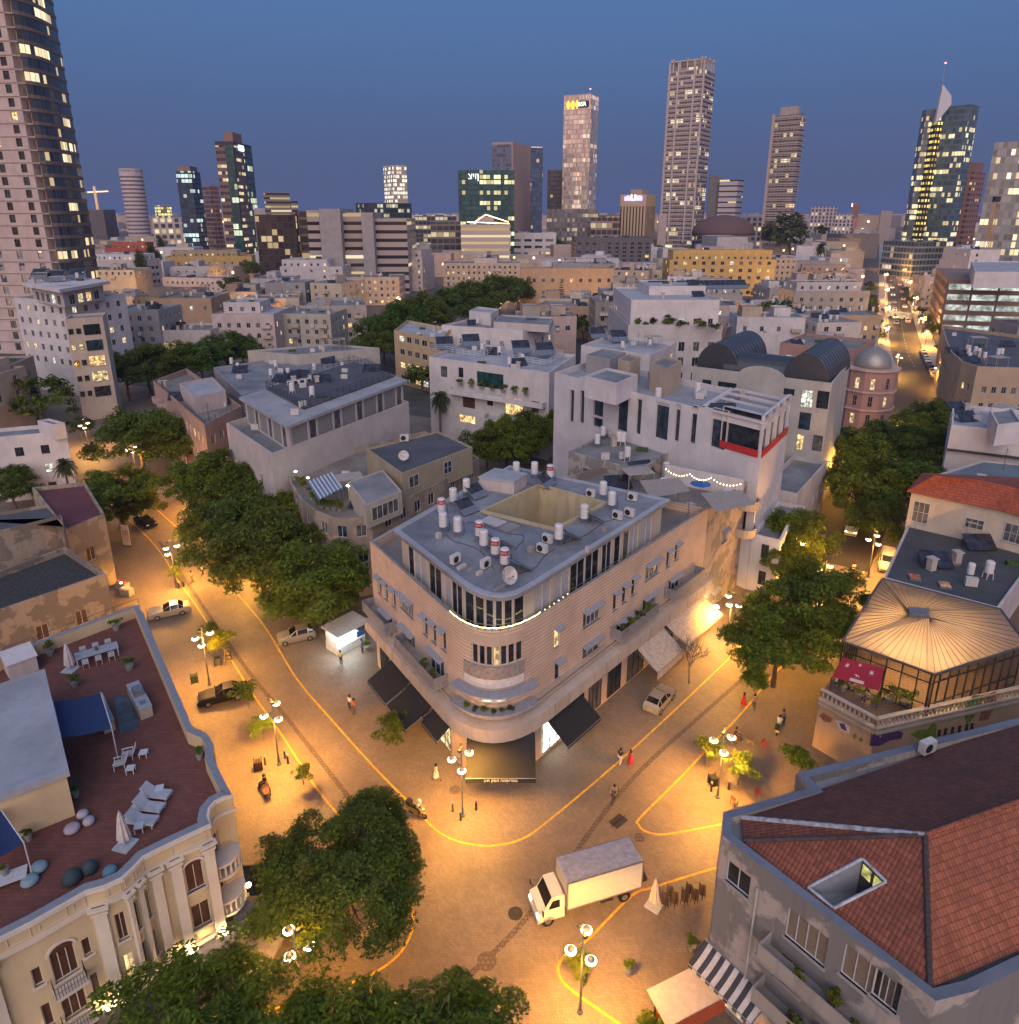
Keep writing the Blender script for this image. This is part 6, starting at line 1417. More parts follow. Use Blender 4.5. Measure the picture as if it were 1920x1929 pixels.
for D in rows:
    half = D*.80+20; x = -half; step = 13+D*.021
    while x < half:
        w = step*(.7+.5*rf.random()); dp = step*(.6+.5*rf.random()); c = V((x+w/2,D+rf.uniform(-.25,.25)*step)); x += w+step*rf.choice((.10,.15,.25,.45))
        if keep_open(c): continue
        r_ = max(w,dp)*.55
        if not clear(c,r_): continue
        h = rf.choice((9,10.5,12,12,13.5,15,16.5))+(rf.random()*7 if D > 550 else 0); rz = rf.uniform(-.35,.25)
        if D > 470: far.append((c,w,dp,h,rz)); continue
        FOOT.append(([],c,r_*.8)); d = V((math.cos(rz),math.sin(rz))); n = V((-d.y,d.x)); q = [c-d*w/2-n*dp/2,c+d*w/2-n*dp/2,c+d*w/2+n*dp/2,c-d*w/2+n*dp/2]
        ci = rf.randrange(len(FM)); ri = rf.choice((0,0,1,2,2,3)); fx = rf.choice(('roof hut','two roof rooms','plain roof edge','raised back half'))
        px,py = proj((c.x,c.y,h)); ld = min(LAND,key=lambda l: abs(l[0]-px))
        if not (-120 < px < 2040): continue
        rel = 'below' if abs(ld[0]-px) < 25 else ('left of' if px < ld[0] else 'right of')
        st = int(h/3.2); key = (ci,ri,fx,rel,ld[1]); k = used.get(key,0); used[key] = k+1
        lab = f"{FCOL[ci][1]} house, {FR_[ri][1]}, {fx}, {rel} {ld[1]}"
        if k: lab += (', farther back',', second farther back',', third farther back')[min(k-1,2)]
        b,_ = building('flat_roofed_house',lab,'house',q,h,FM[ci],FR_[ri][0],G(h,sp=rf.choice((3.2,4,5)),w=rf.choice((1.1,1.5)),litp=rf.choice((.03,.08,.15)),skip=.15,rs=rf.randrange(999),zmin=(h-7 if D < 330 else h-4.5)),par=.5,group='flat roofed houses of the city',foot=False)
        L = lambda f,g: q[0].lerp(q[1],f).lerp(q[3].lerp(q[2],f),g)
        def rb(f0,f1,g0,g1,up,mi): block(b,[L(f0,g0),L(f1,g0),L(f1,g1),L(f0,g1)],h-.5,h+up,FM[mi],FR_[ri][0],G(up,z0=.5,h=1.3,sp=4) if up > 2.3 else None,'roof_room')
        if fx == 'roof hut': rb(.3,.55,.4,.75,2.5,ci)
        elif fx == 'two roof rooms': rb(.1,.4,.3,.8,2.6,(ci+1) % 8); rb(.6,.85,.45,.9,2.2,ci)
        elif fx == 'raised back half': rb(.04,.96,.45,.96,3.0,ci)
        cnt += 1; clutter(b,q,h-.5,rf.choice((4,6,8)),cnt)
        for i_,W in enumerate(Wall(*z_) for z_ in zip(q,q[1:]+q[:1])):
            if W.faces(): front_dress(b,W,h,cnt*5+i_,h-7)
# the city beyond reads as one mass: low roofs with scattered lights
m = MB(); lm = MB()
for c,w,dp,h,rz in far:
    d = V((math.cos(rz),math.sin(rz))); n = V((-d.y,d.x)); q = [c-d*w/2-n*dp/2,c+d*w/2-n*dp/2,c+d*w/2+n*dp/2,c-d*w/2+n*dp/2]; mi = rf.randrange(7)
    m.prism(q,0,h,mi,False)
    if rf.random() < .5: e_ = c+d*w*.15; m.box((e_.x,e_.y,h),(w*.3,dp*.4,2.8),rz,rf.randrange(7))
    for k in range(rf.choice((0,1,1,2,3,4))):
        f = rf.uniform(-.45,.45); p0 = c-n*(dp/2+.05)+d*(w*f); z = rf.uniform(.35,.85)*h; mi2 = 7 if rf.random() < .8 else 8; m.poly([(p0.x,p0.y,z),(p0.x+d.x*1.6,p0.y+d.y*1.6,z),(p0.x+d.x*1.6,p0.y+d.y*1.6,z+1.6),(p0.x,p0.y,z+1.6)],mi2)
for k in range(1500):
    D = 1300*(1+5*rf.random()**2); x = rf.uniform(-.75,.75)*D; w = rf.uniform(20,60); h = rf.choice((10,14,18,22,28,40)); m.box((x,D,0),(w,w*.6,h),rf.uniform(-.4,.4),rf.randrange(7))
    if rf.random() < .45: m.box((x,D-w*.4,h*.7),(3.5,.5,3.0),0,7 if rf.random() < .75 else 8)
tag(m.build('distant_city',[plaster(c,.3) for c,_ in FCOL[:7]]+[glow((1,.7,.35),2.5),glow((1,.9,.8),3)]),'mass of low pale roofs with scattered lights stretching to the horizon',None,None,'stuff')
# evening haze over the whole city
hz_ = bpy.data.materials.new('evening_haze'); hz_.use_nodes = True; t_ = hz_.node_tree; t_.nodes.clear(); o_ = t_.nodes.new('ShaderNodeOutputMaterial'); v_ = t_.nodes.new('ShaderNodeVolumePrincipled')
v_.inputs['Color'].default_value = (.46,.58,.92,1); v_.inputs['Density'].default_value = .00013; v_.inputs['Anisotropy'].default_value = .2; t_.links.new(v_.outputs[0],o_.inputs['Volume'])
m = MB(); m.obox((-21000,-600,-1.0),(42000,0,0),(0,39000,0),(0,0,241)); tag(m.build('haze',hz_),'thin blue evening haze over the city',None,None,'stuff')
# ================================================================ street lamps (each carries its own light)
LGLOW = glow((1,.80,.46),9); LID = plain((.5,.5,.5),.5)
POLE = plain((.16,.16,.17),.5,.4)
def make_lamp(n=3):
    t = thing('street_lamp','street lamp','street lamp')
    m = MB(); m.tube((0,0,0),(0,0,.9),.11,.09,10); m.tube((0,0,.9),(0,0,6.5),.07,.05,8); m.build('pole',POLE,t)
    m = MB(); m.lathe([(.2,0),(.2,.12),(.12,.2)],(0,0,0),10); m.build('base',POLE,t)
    for k,(a,z) in enumerate(((2.6,5.3),(.3,5.6),(4.4,5.0))[:n]):
        c = V((.75*math.cos(a),.75*math.sin(a),z)); m = MB(); m.tube((0,0,z+.15),c+V((0,0,.15)),.03,n=6); arm = m.build('arm',POLE,t)
        m = MB(); m.lathe([(.05,-.17),(.2,-.13),(.31,-.03),(.33,.02),(.27,.09),(.16,.14),(.06,.16)],c,16); o = m.build('luminaire',LGLOW,t)
        m = MB(); m.lathe([(.24,.10),(.22,.16),(.1,.21),(.02,.22)],c,12); m.build('lid',METAL,o)
    for a in (1.2,4.0):
        c = V((.35*math.cos(a),.35*math.sin(a),6.45)); m = MB(); m.tube((0,0,6.4),c,.03,n=5); m.lathe([(.08,-.14),(.16,.0),(.1,.12)],c,10); m.build('floodlight',DARKM,t)
    return t
LAMP = make_lamp()
STREET = (1.0,.455,.068)
def lamp_at(p,label,rz=0,e=1500,col=STREET,s=1.0,off=(0,0)):
    o = place(LAMP,(p.x,p.y,0),rz,label,'street lamps with three saucer heads',s)
    under = any(w in label for w in ('tunnel','under','hidden','far ','between houses'))
    for k,(dx,dy) in enumerate(((.45,.25),(-.5,-.3))):
        l_ = bpy.data.lights.new('street_lamp_light','POINT' if under else 'SPOT'); l_.energy = e*(.22 if 'far ' in label or 'between' in label else .5)
        if not under: l_.spot_size = D2R(174); l_.spot_blend = .4
        l_.use_shadow = True; l_.color = col; l_.shadow_soft_size = .22; q = bpy.data.objects.new('street_lamp_light',l_); COL.objects.link(q); q.location = (p.x+dx*1.7,p.y+dy*1.7,4.7*s)
    if not under:
        l_ = bpy.data.lights.new('street_lamp_light','POINT'); l_.energy = e*.07; l_.color = col; l_.shadow_soft_size = .3; q = bpy.data.objects.new('street_lamp_light',l_); COL.objects.link(q); q.location = (p.x,p.y,6.9*s)  # added omni fill above the heads, warms leaves and facades
    return o
EL = 6900
for px,py,lb,rz,e in ((872,1537,'street lamp at the brick corner, in front of the wide black awning',.4,.75),(526,1440,'street lamp beside the wooden bin across the road from the black awnings',1.2,1.1),(333,1107,'street lamp with two bollards near the silver car on the left street',.2,1),(563,1832,'street lamp between the round tree and the front tree by the hotel',2,.8),(1096,1838,'street lamp rising from the bush planter in front of the truck',.9,.9),(1352,1502,'street lamp among yellow leaves on the right pavement',.1,1.1),(1370,1215,'street lamp opposite the pale canvas awnings',1.5,1.1),(1636,1087,'street lamp on the right street beside the white van',.5,.9),
        (372,965,'street lamp under the street trees near the dark parked car',.3,1),(258,900,'street lamp at the far end of the left street under the trees',.8,1),(168,850,'street lamp on the cross street beside the white stepped house',.8,.8),(470,1075,'street lamp hidden in the middle of the left tree row',.3,1),(1545,1150,'street lamp under the broad tree beside the glass pavilion',.3,.9),(1500,1085,'street lamp under the street trees at the white slit window block',.3,.8),(1590,925,'street lamp in the tree tunnel of the right street',.3,1),(1690,860,'street lamp on the far side of the tree tunnel',.3,1),(1655,780,'street lamp at the foot of the pink domed house',1,.8),(1688,705,'street lamp on the left kerb of the long street just past the dome',1,1.3),(1762,730,'street lamp at the near end of the right kerb row of cars',.4,1.2),(1742,655,'street lamp on the right kerb below the car park',.7,1.6),(1668,645,'street lamp on the left kerb opposite the car park',.2,1.6)):  # last four are added lamps that brighten the asphalt past the dome
    lamp_at(P(px,py) if px not in (563,1096) else (P(556,1778,5.3) if px == 563 else P(1098,1782,5.3)),lb,rz,EL*e)
# lamps past the frame and under the crowns along the plaza
for px,py,lb,e in ((395,1290,'street lamp hidden behind the hotel parapet near the black car',.8),):
    lamp_at(P(px,py),lb,.5,EL*e)
dS_ = (RS[4]-RS[3]).normalized()
for k,(s_,t_) in enumerate(((-1,.02),(1,.06),(-1,.12),(1,.17),(-1,.24),(1,.31),(-1,.38),(1,.5),(-1,.62))):
    tot = t_*760; i = 0; a = RS[3]; d = (RS[4]-RS[3]).normalized(); p = a+d*tot if tot < (RS[4]-RS[3]).length else RS[4]+(RS[5]-RS[4]).normalized()*(tot-(RS[4]-RS[3]).length); n = V((-d.y,d.x))*6*s_
    lamp_at(p+n,f'far street lamp on the {"left" if s_ > 0 else "right"} kerb of the busy street, {["nearest", "nearest", "second", "second", "third", "third", "fourth", "fourth", "fifth"][k]} on that side',.4,EL*4.5,(1,.46,.1),1.2)
rl = random.Random(77); spots_ = []
for k in range(400):
    if len(spots_) >= 30: break
    x_,y_ = rl.uniform(60,1640),rl.uniform(455,640); p = P(x_,y_)
    if p.y > 620 or not clear(p,1.0,1.5) or any((p-q).length < 22 for q in spots_): continue
    spots_.append(p)
for k,p in enumerate(sorted(spots_,key=lambda p: p.y)):
    x_,y_ = proj((p.x,p.y,5)); ld = min(LAND,key=lambda l: abs(l[0]-x_)); lamp_at(p,f"far lamp between houses {'left of' if x_ < ld[0] else 'right of'} {ld[1]}, about {int(round(p.y, -1))} metres out",k,EL*3,(1,.48,.1),1.15)
for k in range(22):
    dist = 15+k*34; a = RS[3]+dS_*dist if dist < (RS[4]-RS[3]).length else RS[4]+(RS[5]-RS[4]).normalized()*(dist-(RS[4]-RS[3]).length); s_ = 1 if k % 2 else -1; n = V((dS_.y,-dS_.x))*6.6*s_; c = a+n
    t = thing('lit_shopfront',f"glowing shop front on the {'right' if s_ > 0 else 'left'} of the busy street, {['first','second','third','fourth','fifth','sixth','seventh','eighth','ninth','tenth','last'][k//2]} along",'shop front',(c.x,c.y,0),math.atan2(dS_.y,dS_.x)); m = MB(); m.box((0,0,0),(7,.5,3.2)); m.local('front',CONC,t); m = MB(); m.box((0,(.27 if s_ > 0 else -.27),.4),(6,.06,2.2)); m.local('window',glow((1,.62,.25) if k % 3 else (.9,.95,1),5),t); m = MB(); m.box((0,.5 if s_ > 0 else -.5,2.75),(6.6,1.0,.12)); m.local('canopy',DKA,t)
# small light fixtures of shops and facades
def fixture(name,label,loc,e,col,r=.12,group=None,s=10,shape=None,gcol=None,lo=(0,0,0)):
    m = MB(); m.lathe([(.03,.12),(r,.06),(r*1.2,0),(r,-.06),(.03,-.1)],loc,10); o = tag(m.build(name,glow(gcol or tuple(min(1,c*.8+.2) for c in col),s),None,loc),label,'lamp',group)
    l_ = bpy.data.lights.new(name+'_light','POINT'); l_.energy = e; l_.color = col; l_.shadow_soft_size = r; q = bpy.data.objects.new(name+'_light',l_); COL.objects.link(q); q.location = V(loc)+V(lo); return o
for k,(x,y) in enumerate(((1330,835),(1065,975),(635,1130),(250,1385))):
    W = hW[(10,10,4,1)[k]]; u,z = W.hit(*z4(x,y)); loc = W.pt(min(max(u,.2),W.L-.2),4.35,.5)
    fixture('uplight','small uplight at the foot of a hotel pilaster, ' + ('nearest the round tree','second from the round tree','third from the round tree','nearest the left edge')[k],loc,520,(1,.66,.30),.16,'uplights along the hotel front',22)
    # a second glow washing the wall
fixture('wall_lamp','pair lamp on the rounded hotel corner behind the round tree',V((hpoly[16].x+.3,hpoly[16].y-.2,5.2)),200,(1,.62,.22),.15,None,22)
COLD = (.82,.95,1.0)
fixture('shop_lamp','cold white lamp under the right black awning',WR1.pt(2.2,3.0,.9),900,COLD,.12,'cold shop lamps round the brick corner',25)
fixture('shop_lamp','cold white lamp under the wide front awning',Wf.pt(Wf.L*.5,3.2,.6),750,(.75,.92,.85),.12,'cold shop lamps round the brick corner',20)
fixture('shop_lamp','cold white lamp behind the narrow black awning',WL1.pt(WL1.L-.6,2.9,.8),160,COLD,.1,'cold shop lamps round the brick corner',20)
fixture('stall_lamp','glaring warm lamp on the stall at the end of the pale canvas awnings',P3(1349,1143,2.6),900,(1,.82,.55),.3,None,30)
fixture('well_lamp','round lamp on the wall of the roof well',P3(1075,940,15.3)+V((0,-.3,0)),330,(1,.78,.34),.14,None,25)
for x,y,e in ((557,888,230),(655,915,300),(580,900,80)): fixture('garden_lamp',{557: 'bright lamp at the left end of the lit roof garden',655: 'warm lamp by the garden room of the rounded stained house',580: 'small warm lamp in the planting of the roof garden'}[x],P3(x,y,12.2),e,(1,.72,.3) if x != 557 else (1,.95,.7),.15,'lamps of the roof garden',22)
# kiosk with cold lights left of the brick corner
kp = P(652,1215); kz = thing('kiosk','brightly lit white kiosk between the trees and the brick corner','kiosk',(kp.x,kp.y,0),.85)
m = MB(); m.box((0,0,0),(3.6,2.2,.9)); m.box((0,.9,.9),(3.6,.2,1.7)); m.box((-1.7,0,.9),(.15,1.8,1.7)); m.local('counter',plain((.6,.62,.62),.5),kz)
m = MB(); m.box((0,-.2,2.6),(4.2,3.0,.18)); m.local('roof',plain((.7,.72,.72),.5),kz); m = MB(); m.box((0,.78,1.0),(3.2,.04,1.4)); m.local('back_panel',glow((.8,.95,1),5),kz); m = MB(); m.box((1.2,-1.08,1.0),(.9,.06,.7)); m.local('poster',plain((.05,.12,.4),.4),kz)
l_ = bpy.data.lights.new('kiosk_light','AREA'); l_.energy = 250; l_.color = COLD; l_.size = 3; q = bpy.data.objects.new('kiosk_light',l_); COL.objects.link(q); q.location = (kp.x-.3,kp.y-1.2,2.45)
l_ = bpy.data.lights.new('kiosk_light','POINT'); l_.energy = 160; l_.color = COLD; l_.shadow_soft_size = .4; q = bpy.data.objects.new('kiosk_light',l_); COL.objects.link(q); q.location = (kp.x+.3,kp.y-2.0,2.2)
# strings of bulbs
def bulbs(name,label,pts,n,sag=.25,col=(1,.75,.35),s=9,r=.05):
    t = thing(name,label,'string lights',pts[0]); m = MB(); w = MB(); allp = []
    for a,b_ in zip(pts,pts[1:]):
        for k in range(n):
            f = k/n; allp.append(a.lerp(b_,f)-V((0,0,sag*4*f*(1-f))))
    allp.append(pts[-1]); w.path(allp,.012,4); w.build('wire',DARKM,t)
    g = glow(col,s); mm = None
    for p in allp[:100]:
        if mm is None: q = MB(); q.lathe([(.01,r),(r,0),(.01,-r)],(0,0,0),6); mm = q.mesh('bulb',g)
        child(t,'bulb',mm,p-V(pts[0]))
ap = [V((p.x,p.y,H1+.35)) for p in offpath(arc,.1)]; u = WR1.sub(0,3.6,.1)
bulbs('string_lights','warm fairy lights along the terrace railing of the rounded brick prow',ap+[V((u.b.x,u.b.y,H1+.45))],6,.05,(1,.82,.35),6,.055)
bulbs('string_lights','warm bulbs hanging along the white roof wall behind the roof terrace',[P3(1255,884,H2+2.2),P3(1300,893,H2+2.2),P3(1340,900,H2+2.2),P3(1395,912,H2+2.2)],9,.5,(1,.68,.3),8,.09)
m = MB(); a,b_ = P3(1253,895,H2),P3(1400,925,H2);
tw_ = thing('terrace_wall','white rendered wall with hanging bulbs at the back of the roof terrace','wall',((a+b_)/2)); m.obox(a-V((0,0,1.2)),b_-a,V((-.1,.25,0)),(0,0,2.6)); m.build('wall_panel',WH,tw_)
# ================================================================ vehicles
TYRE = plain((.012,.012,.012),.8); HUB = plain((.4,.4,.42),.35,.8); HEADG = glow((1,.93,.75),1.2); HEADON = glow((1,.9,.7),25); TAIL = plain((.25,.01,.01),.3); TAILON = glow((1,.04,.02),25); PLATE = plain((.75,.5,.03),.5); CGL = glass((.012,.014,.016),.06,.2)
def carpaint(c,metal=.3): return plain(c,.28,metal,.04)
def make_car(kind,paint,on=False):
    t = thing('parked_car','car','car')
    if kind == 'sedan': st = [(-2.25,.28,.55,.62,.62,.70,.55),(-2.15,.2,.6,.82,.84,.82,.70),(-1.45,.2,.6,.88,.98,.86,.74),(-.65,.2,.6,.92,1.02,.87,.72),(.15,.2,.62,.94,1.44,.87,.60),(1.0,.2,.62,.95,1.43,.87,.58),(1.55,.2,.62,.96,1.05,.86,.68),(2.15,.2,.62,.93,.98,.82,.68),(2.28,.3,.6,.8,.82,.76,.64)]; cab = (3,4,5,6)
    else: st = [(-2.0,.28,.55,.66,.68,.70,.55),(-1.9,.2,.6,.85,.88,.80,.68),(-1.25,.2,.6,.92,1.02,.84,.72),(-.75,.2,.6,.95,1.06,.85,.70),(.0,.2,.62,.97,1.50,.85,.60),(1.2,.2,.62,.99,1.50,.85,.60),(1.75,.2,.64,1.0,1.18,.84,.68),(1.95,.28,.64,.9,.95,.78,.66),(2.0,.3,.6,.75,.8,.76,.64)]; cab = (3,4,5,6)
    if kind == 'van': st = [(-2.3,.28,.6,.9,.92,.8,.6),(-2.2,.2,.7,1.05,1.1,.9,.75),(-1.7,.2,.7,1.15,1.25,.92,.75),(-1.5,.2,.7,1.18,1.3,.93,.74),(-.7,.2,.7,1.2,1.95,.94,.76),(.6,.2,.7,1.2,2.0,.94,.76),(2.2,.2,.7,1.2,1.98,.94,.76),(2.35,.25,.7,1.15,1.9,.92,.74),(2.4,.3,.7,1.1,1.6,.88,.7)]; cab = (3,4,5,5)
    rings = []
    for x,zb,zm,zl,zt,w,wt in st: rings.append([V((x,-w*.92,zb)),V((x,-w,zm)),V((x,-w*.97,zl)),V((x,-wt,zt)),V((x,wt,zt)),V((x,w*.97,zl)),V((x,w,zm)),V((x,w*.92,zb))])
    b = MB(); gl = {}
    for i in range(len(rings)-1):
        a,q = rings[i],rings[i+1]
        for k in range(8):
            k2 = (k+1) % 8; pts = [a[k],q[k],q[k2],a[k2]]; g = None
            if k in (2,4) and cab[0] <= i < cab[3]: g = 'side_window'+str(k)
            if k == 3 and i == cab[0]: g = 'windscreen'
            if k == 3 and i == cab[3]-1 and kind != 'van': g = 'rear_window'
            b.poly(pts)
            if g:
                n = (pts[1]-pts[0]).cross(pts[2]-pts[0]).normalized()*-1; c = sum(pts,V((0,0,0)))/4
                if n.dot(c-V((c.x,0,.6))) < 0: n = -n
                gl.setdefault(g,MB()).poly([c+(p-c)*.88+n*.008 for p in pts])
    b.poly(rings[0]); b.poly(rings[-1][::-1]); bo = b.build('body',paint,t)
    for g,q in gl.items(): q.build(g.rstrip('24'),CGL,t)
    xf,xr = st[0][0],st[-1][0]; wb = 1.32 if kind != 'van' else 1.5
    me = None
    for x in (-wb,wb):
        for y in (-1,1):
            q = MB(); yy = st[4][5]*y*.97; q.tube((x,yy-y*.2,.31),(x,yy+y*.02,.31),.31,n=16); o = q.build('wheel',TYRE,t); q = MB(); q.tube((x,yy+y*.015,.31),(x,yy+y*.03,.31),.19,n=12); q.build('hub_cap',HUB,o)
    for y in (-1,1):
        q = MB(); q.box((xf+.12,y*st[1][5]*.72,.62),(.14,.32,.14)); q.build('headlight',HEADON if on else HEADG,t)
        q = MB(); q.box((xr-.1,y*st[-2][5]*.8,.72),(.14,.26,.16)); q.build('tail_light',TAILON if on else TAIL,t)
        q = MB(); q.box((-.62 if kind != 'van' else -1.4,y*(st[3][5]+.08),.95),(.12,.16,.11)); q.build('wing_mirror',paint,t)
    q = MB(); q.box((xr+.0,0,.55),(.03,.5,.12)); q.build('number_plate',PLATE,t); q = MB(); q.box((xf+.0,0,.36),(.1,1.3,.14)); q.build('bumper',DARKM,t)
    return t
PSIL = carpaint((.40,.37,.32),.4); PWH = carpaint((.62,.60,.56),0); PBK = carpaint((.015,.015,.017),.2); PGY = carpaint((.16,.16,.17),.4)
def heading(px0,py0,px1,py1):
    """rz for a car whose rear is at the first pixel and front at the second (front is local -x)"""
    a,b_ = P(px0,py0),P(px1,py1); d = b_-a; return math.atan2(d.y,d.x)+math.pi,(a+b_)/2
SED = make_car('sedan',PSIL); HAT = make_car('hatch',PWH); VAN = make_car('van',PWH); SEDON = make_car('sedan',PWH,True); HATON = make_car('hatch',PSIL,True)
CARG = 'cars near the brick corner'
for pr,x0,y0,x1,y1,lb,mp in ((SED,355,1150,285,1165,'silver sedan parked nose to the left street beside the hotel parapet',None),(SED,455,1308,385,1325,'black car parked in shadow beside the hotel terrace, behind a small tree',{'body': PBK,'wing_mirror': PBK}),(HAT,1220,1352,1262,1302,'silver hatchback parked under the pale canvas awning',{'body': PSIL,'wing_mirror': PSIL}),(HAT,590,1198,528,1212,'white hatchback half hidden by the street tree trunk',None),(SED,250,975,300,1003,'black car on the far left street beside the white banner',{'body': PBK,'wing_mirror': PBK}),(SEDON,1608,985,1600,1018,'white car with headlights on coming down the right street',None),(VAN,1672,1050,1668,1085,'white van parked beside the street lamp on the right street',None)):
    rz,c = heading(x0,y0,x1,y1); place(pr,(c.x,c.y,.004),rz,lb,CARG,1.0,mp)
# row parked at the right kerb of the far street, and traffic beyond
dS = (RS[4]-RS[3]).normalized(); d0 = (RS[3]-RS[2]).normalized()
pcol = [PWH,PSIL,PBK,PGY,PWH,PSIL,PGY,PWH]
for k in range(8):
    p = RS[2]+d0*(-14+k*5.6)+V((d0.y,-d0.x))*4.0; place(SED if k % 2 else HAT,(p.x,p.y,.024),math.atan2(d0.y,d0.x)+math.pi,f"parked car in the right kerb row of the long street, {['first', 'second', 'third', 'fourth', 'fifth', 'sixth', 'seventh', 'last'][k]} from the tunnel",'cars parked along the right kerb',1,{'body': pcol[k]})
for k in range(26):
    f = k/26; dist = 40+f*f*520+k*9; a = RS[3]+dS*dist if dist < (RS[4]-RS[3]).length else RS[4]+(RS[5]-RS[4]).normalized()*(dist-(RS[4]-RS[3]).length); side = 1 if k % 2 else -1; p = a+V((dS.y,-dS.x))*2.3*side
    place(SEDON if k % 3 else HATON,(p.x,p.y,.024),math.atan2(dS.y,dS.x)+(math.pi if side > 0 else 0),f"{'car with red tail lights' if side > 0 else 'oncoming car with bright headlights'} on the busy street, {['first','second','third','fourth','fifth','sixth','seventh','eighth','ninth','tenth','eleventh','twelfth','last'][k//2]} in line",'traffic on the busy street',1.15)
rz,c = heading(1690,580,1693,600)
p = RS[3]+dS*62; bus = thing('bus','pale bus crossing the far part of the busy street','bus',(p.x-1,p.y,0),math.atan2(d0.y,d0.x)+.9)
m = MB(); m.box((0,0,.35),(11,2.5,2.6)); m.local('body',PWH,bus)
for y in (-1,1):
    m = MB(); m.box((0,y*1.26,1.5),(10.4,.04,1.0)); m.local('window',lit((1,.85,.5),1.2),bus)
    for x in (-3.5,3.2): m = MB(); m.tube((x,y*1.0,.5),(x,y*1.28,.5),.5,n=12); m.local('wheel',TYRE,bus)
# ---- delivery truck
ra,rb = P(1190,1668),P(1035,1712)
rb_ = P3(1085,1661,3.3),P3(1224,1607,3.3),P3(1165,1577,3.3),P3(1040,1631,3.3)
ax = ((rb_[0]-rb_[1]).to_2d()+(rb_[3]-rb_[2]).to_2d())/2; Lb = ax.length; wd_ = ((rb_[0]-rb_[3]).length+(rb_[1]-rb_[2]).length)/2; cen_ = sum(rb_,V((0,0,0)))/4
tr = thing('delivery_truck','white box truck with pale cargo box driving across the plaza','truck',(cen_.x,cen_.y,.004),math.atan2(ax.y,ax.x)+math.pi-D2R(6))
Lb = min(Lb,5.6); wd_ = min(max(wd_,2.1),2.4)
TW_ = plain((.62,.57,.48),.45,0,.06); TR_ = plain((.40,.36,.35),.6,0,.2)
m = MB(); m.box((0,0,.95),(Lb,wd_,2.3)); m.local('cargo_box',TW_,tr)
m = MB(); m.box((0,0,3.25),(Lb-.1,wd_-.1,.05)); m.local('box_roof',TR_,tr)
m = MB()
for y in (-1,1):
    m.obox((-Lb/2-.02,y*wd_/2-.03,.93),(Lb+.04,0,0),(0,.06,0),(0,0,.1)); m.obox((-Lb/2-.02,y*wd_/2-.03,3.2),(Lb+.04,0,0),(0,.06,0),(0,0,.1))
    for x in (-1,1): m.obox((x*Lb/2-.04,y*wd_/2-.04,.95),(.08,0,0),(0,.08,0),(0,0,2.3))
m.local('box_edging',plain((.20,.17,.15),.5),tr)
m = MB(); m.box((.2,0,.6),(Lb+1.2,.9,.3)); m.local('chassis',DARKM,tr)
x1 = -Lb/2-.15; x0 = x1-1.75; w = wd_*.94/2
prof = [(x1,.45),(x1,2.15),(x1-.1,2.28),(x1-.85,2.25),(x1-1.3,1.45),(x0,1.15),(x0-.05,.5)]
m = MB(); Lf = [V((a,-w if z < 1.4 else -w*.90,z)) for a,z in prof]; Rt = [V((a,w if z < 1.4 else w*.90,z)) for a,z in prof]
m.poly(Lf[::-1]); m.poly(Rt)
for i in range(len(prof)): j = (i+1) % len(prof); m.poly([Lf[i],Lf[j],Rt[j],Rt[i]])
m.local('cab',plain((.66,.62,.54),.35,0,.05),tr)
m = MB(); a,b_,c,d = Lf[3],Lf[4],Rt[4],Rt[3]; cc = (a+b_+c+d)/4; nn = (b_-a).cross(d-a).normalized(); nn = nn if nn.z > 0 else -nn; m.poly([cc+(p-cc)*.9+nn*.01 for p in (a,d,c,b_)]); m.local('windscreen',CGL,tr)
for y in (-1,1):
    m = MB(); ww = y*(w*.955); m.poly([V((x1-.35,ww*.99,2.0)),V((x1-.85,ww*.99,2.0)),V((x1-1.15,ww*1.04,1.42)),V((x1-.35,ww*1.04,1.42))][::y]); m.local('side_window',CGL,tr)
    m = MB(); m.box((x0-.02,y*w*.72,.72),(.12,.36,.2)); m.local('headlight',glow((1,.9,.7),6),tr)
    m = MB(); m.tube((x0+.3,y*w,1.35),(x0+.15,y*(w+.22),1.5),.02,n=5); m.box((x0+.12,y*(w+.24),1.35),(.06,.2,.4)); m.local('wing_mirror',DARKM,tr)
    for x in (x0+.6,Lb/2-1.2): m = MB(); m.tube((x,y*(w-.25),.42),(x,y*w,.42),.42,n=16); o = m.local('wheel',TYRE,tr); m = MB(); m.tube((x,y*w,.42),(x,y*(w+.02),.42),.22,n=10); m.local('hub_cap',HUB,o)
    m = MB(); m.box((Lb/2+.03,y*w*.8,.8),(.06,.3,.12)); m.local('tail_light',TAILON,tr)
m = MB(); m.box((x0-.08,0,.42),(.12,w*2,.26)); m.local('bumper',plain((.5,.46,.4),.5),tr); m = MB(); m.box((.2,-w*.8,.55),(.9,.4,.35)); m.local('fuel_tank',DARKM,tr)
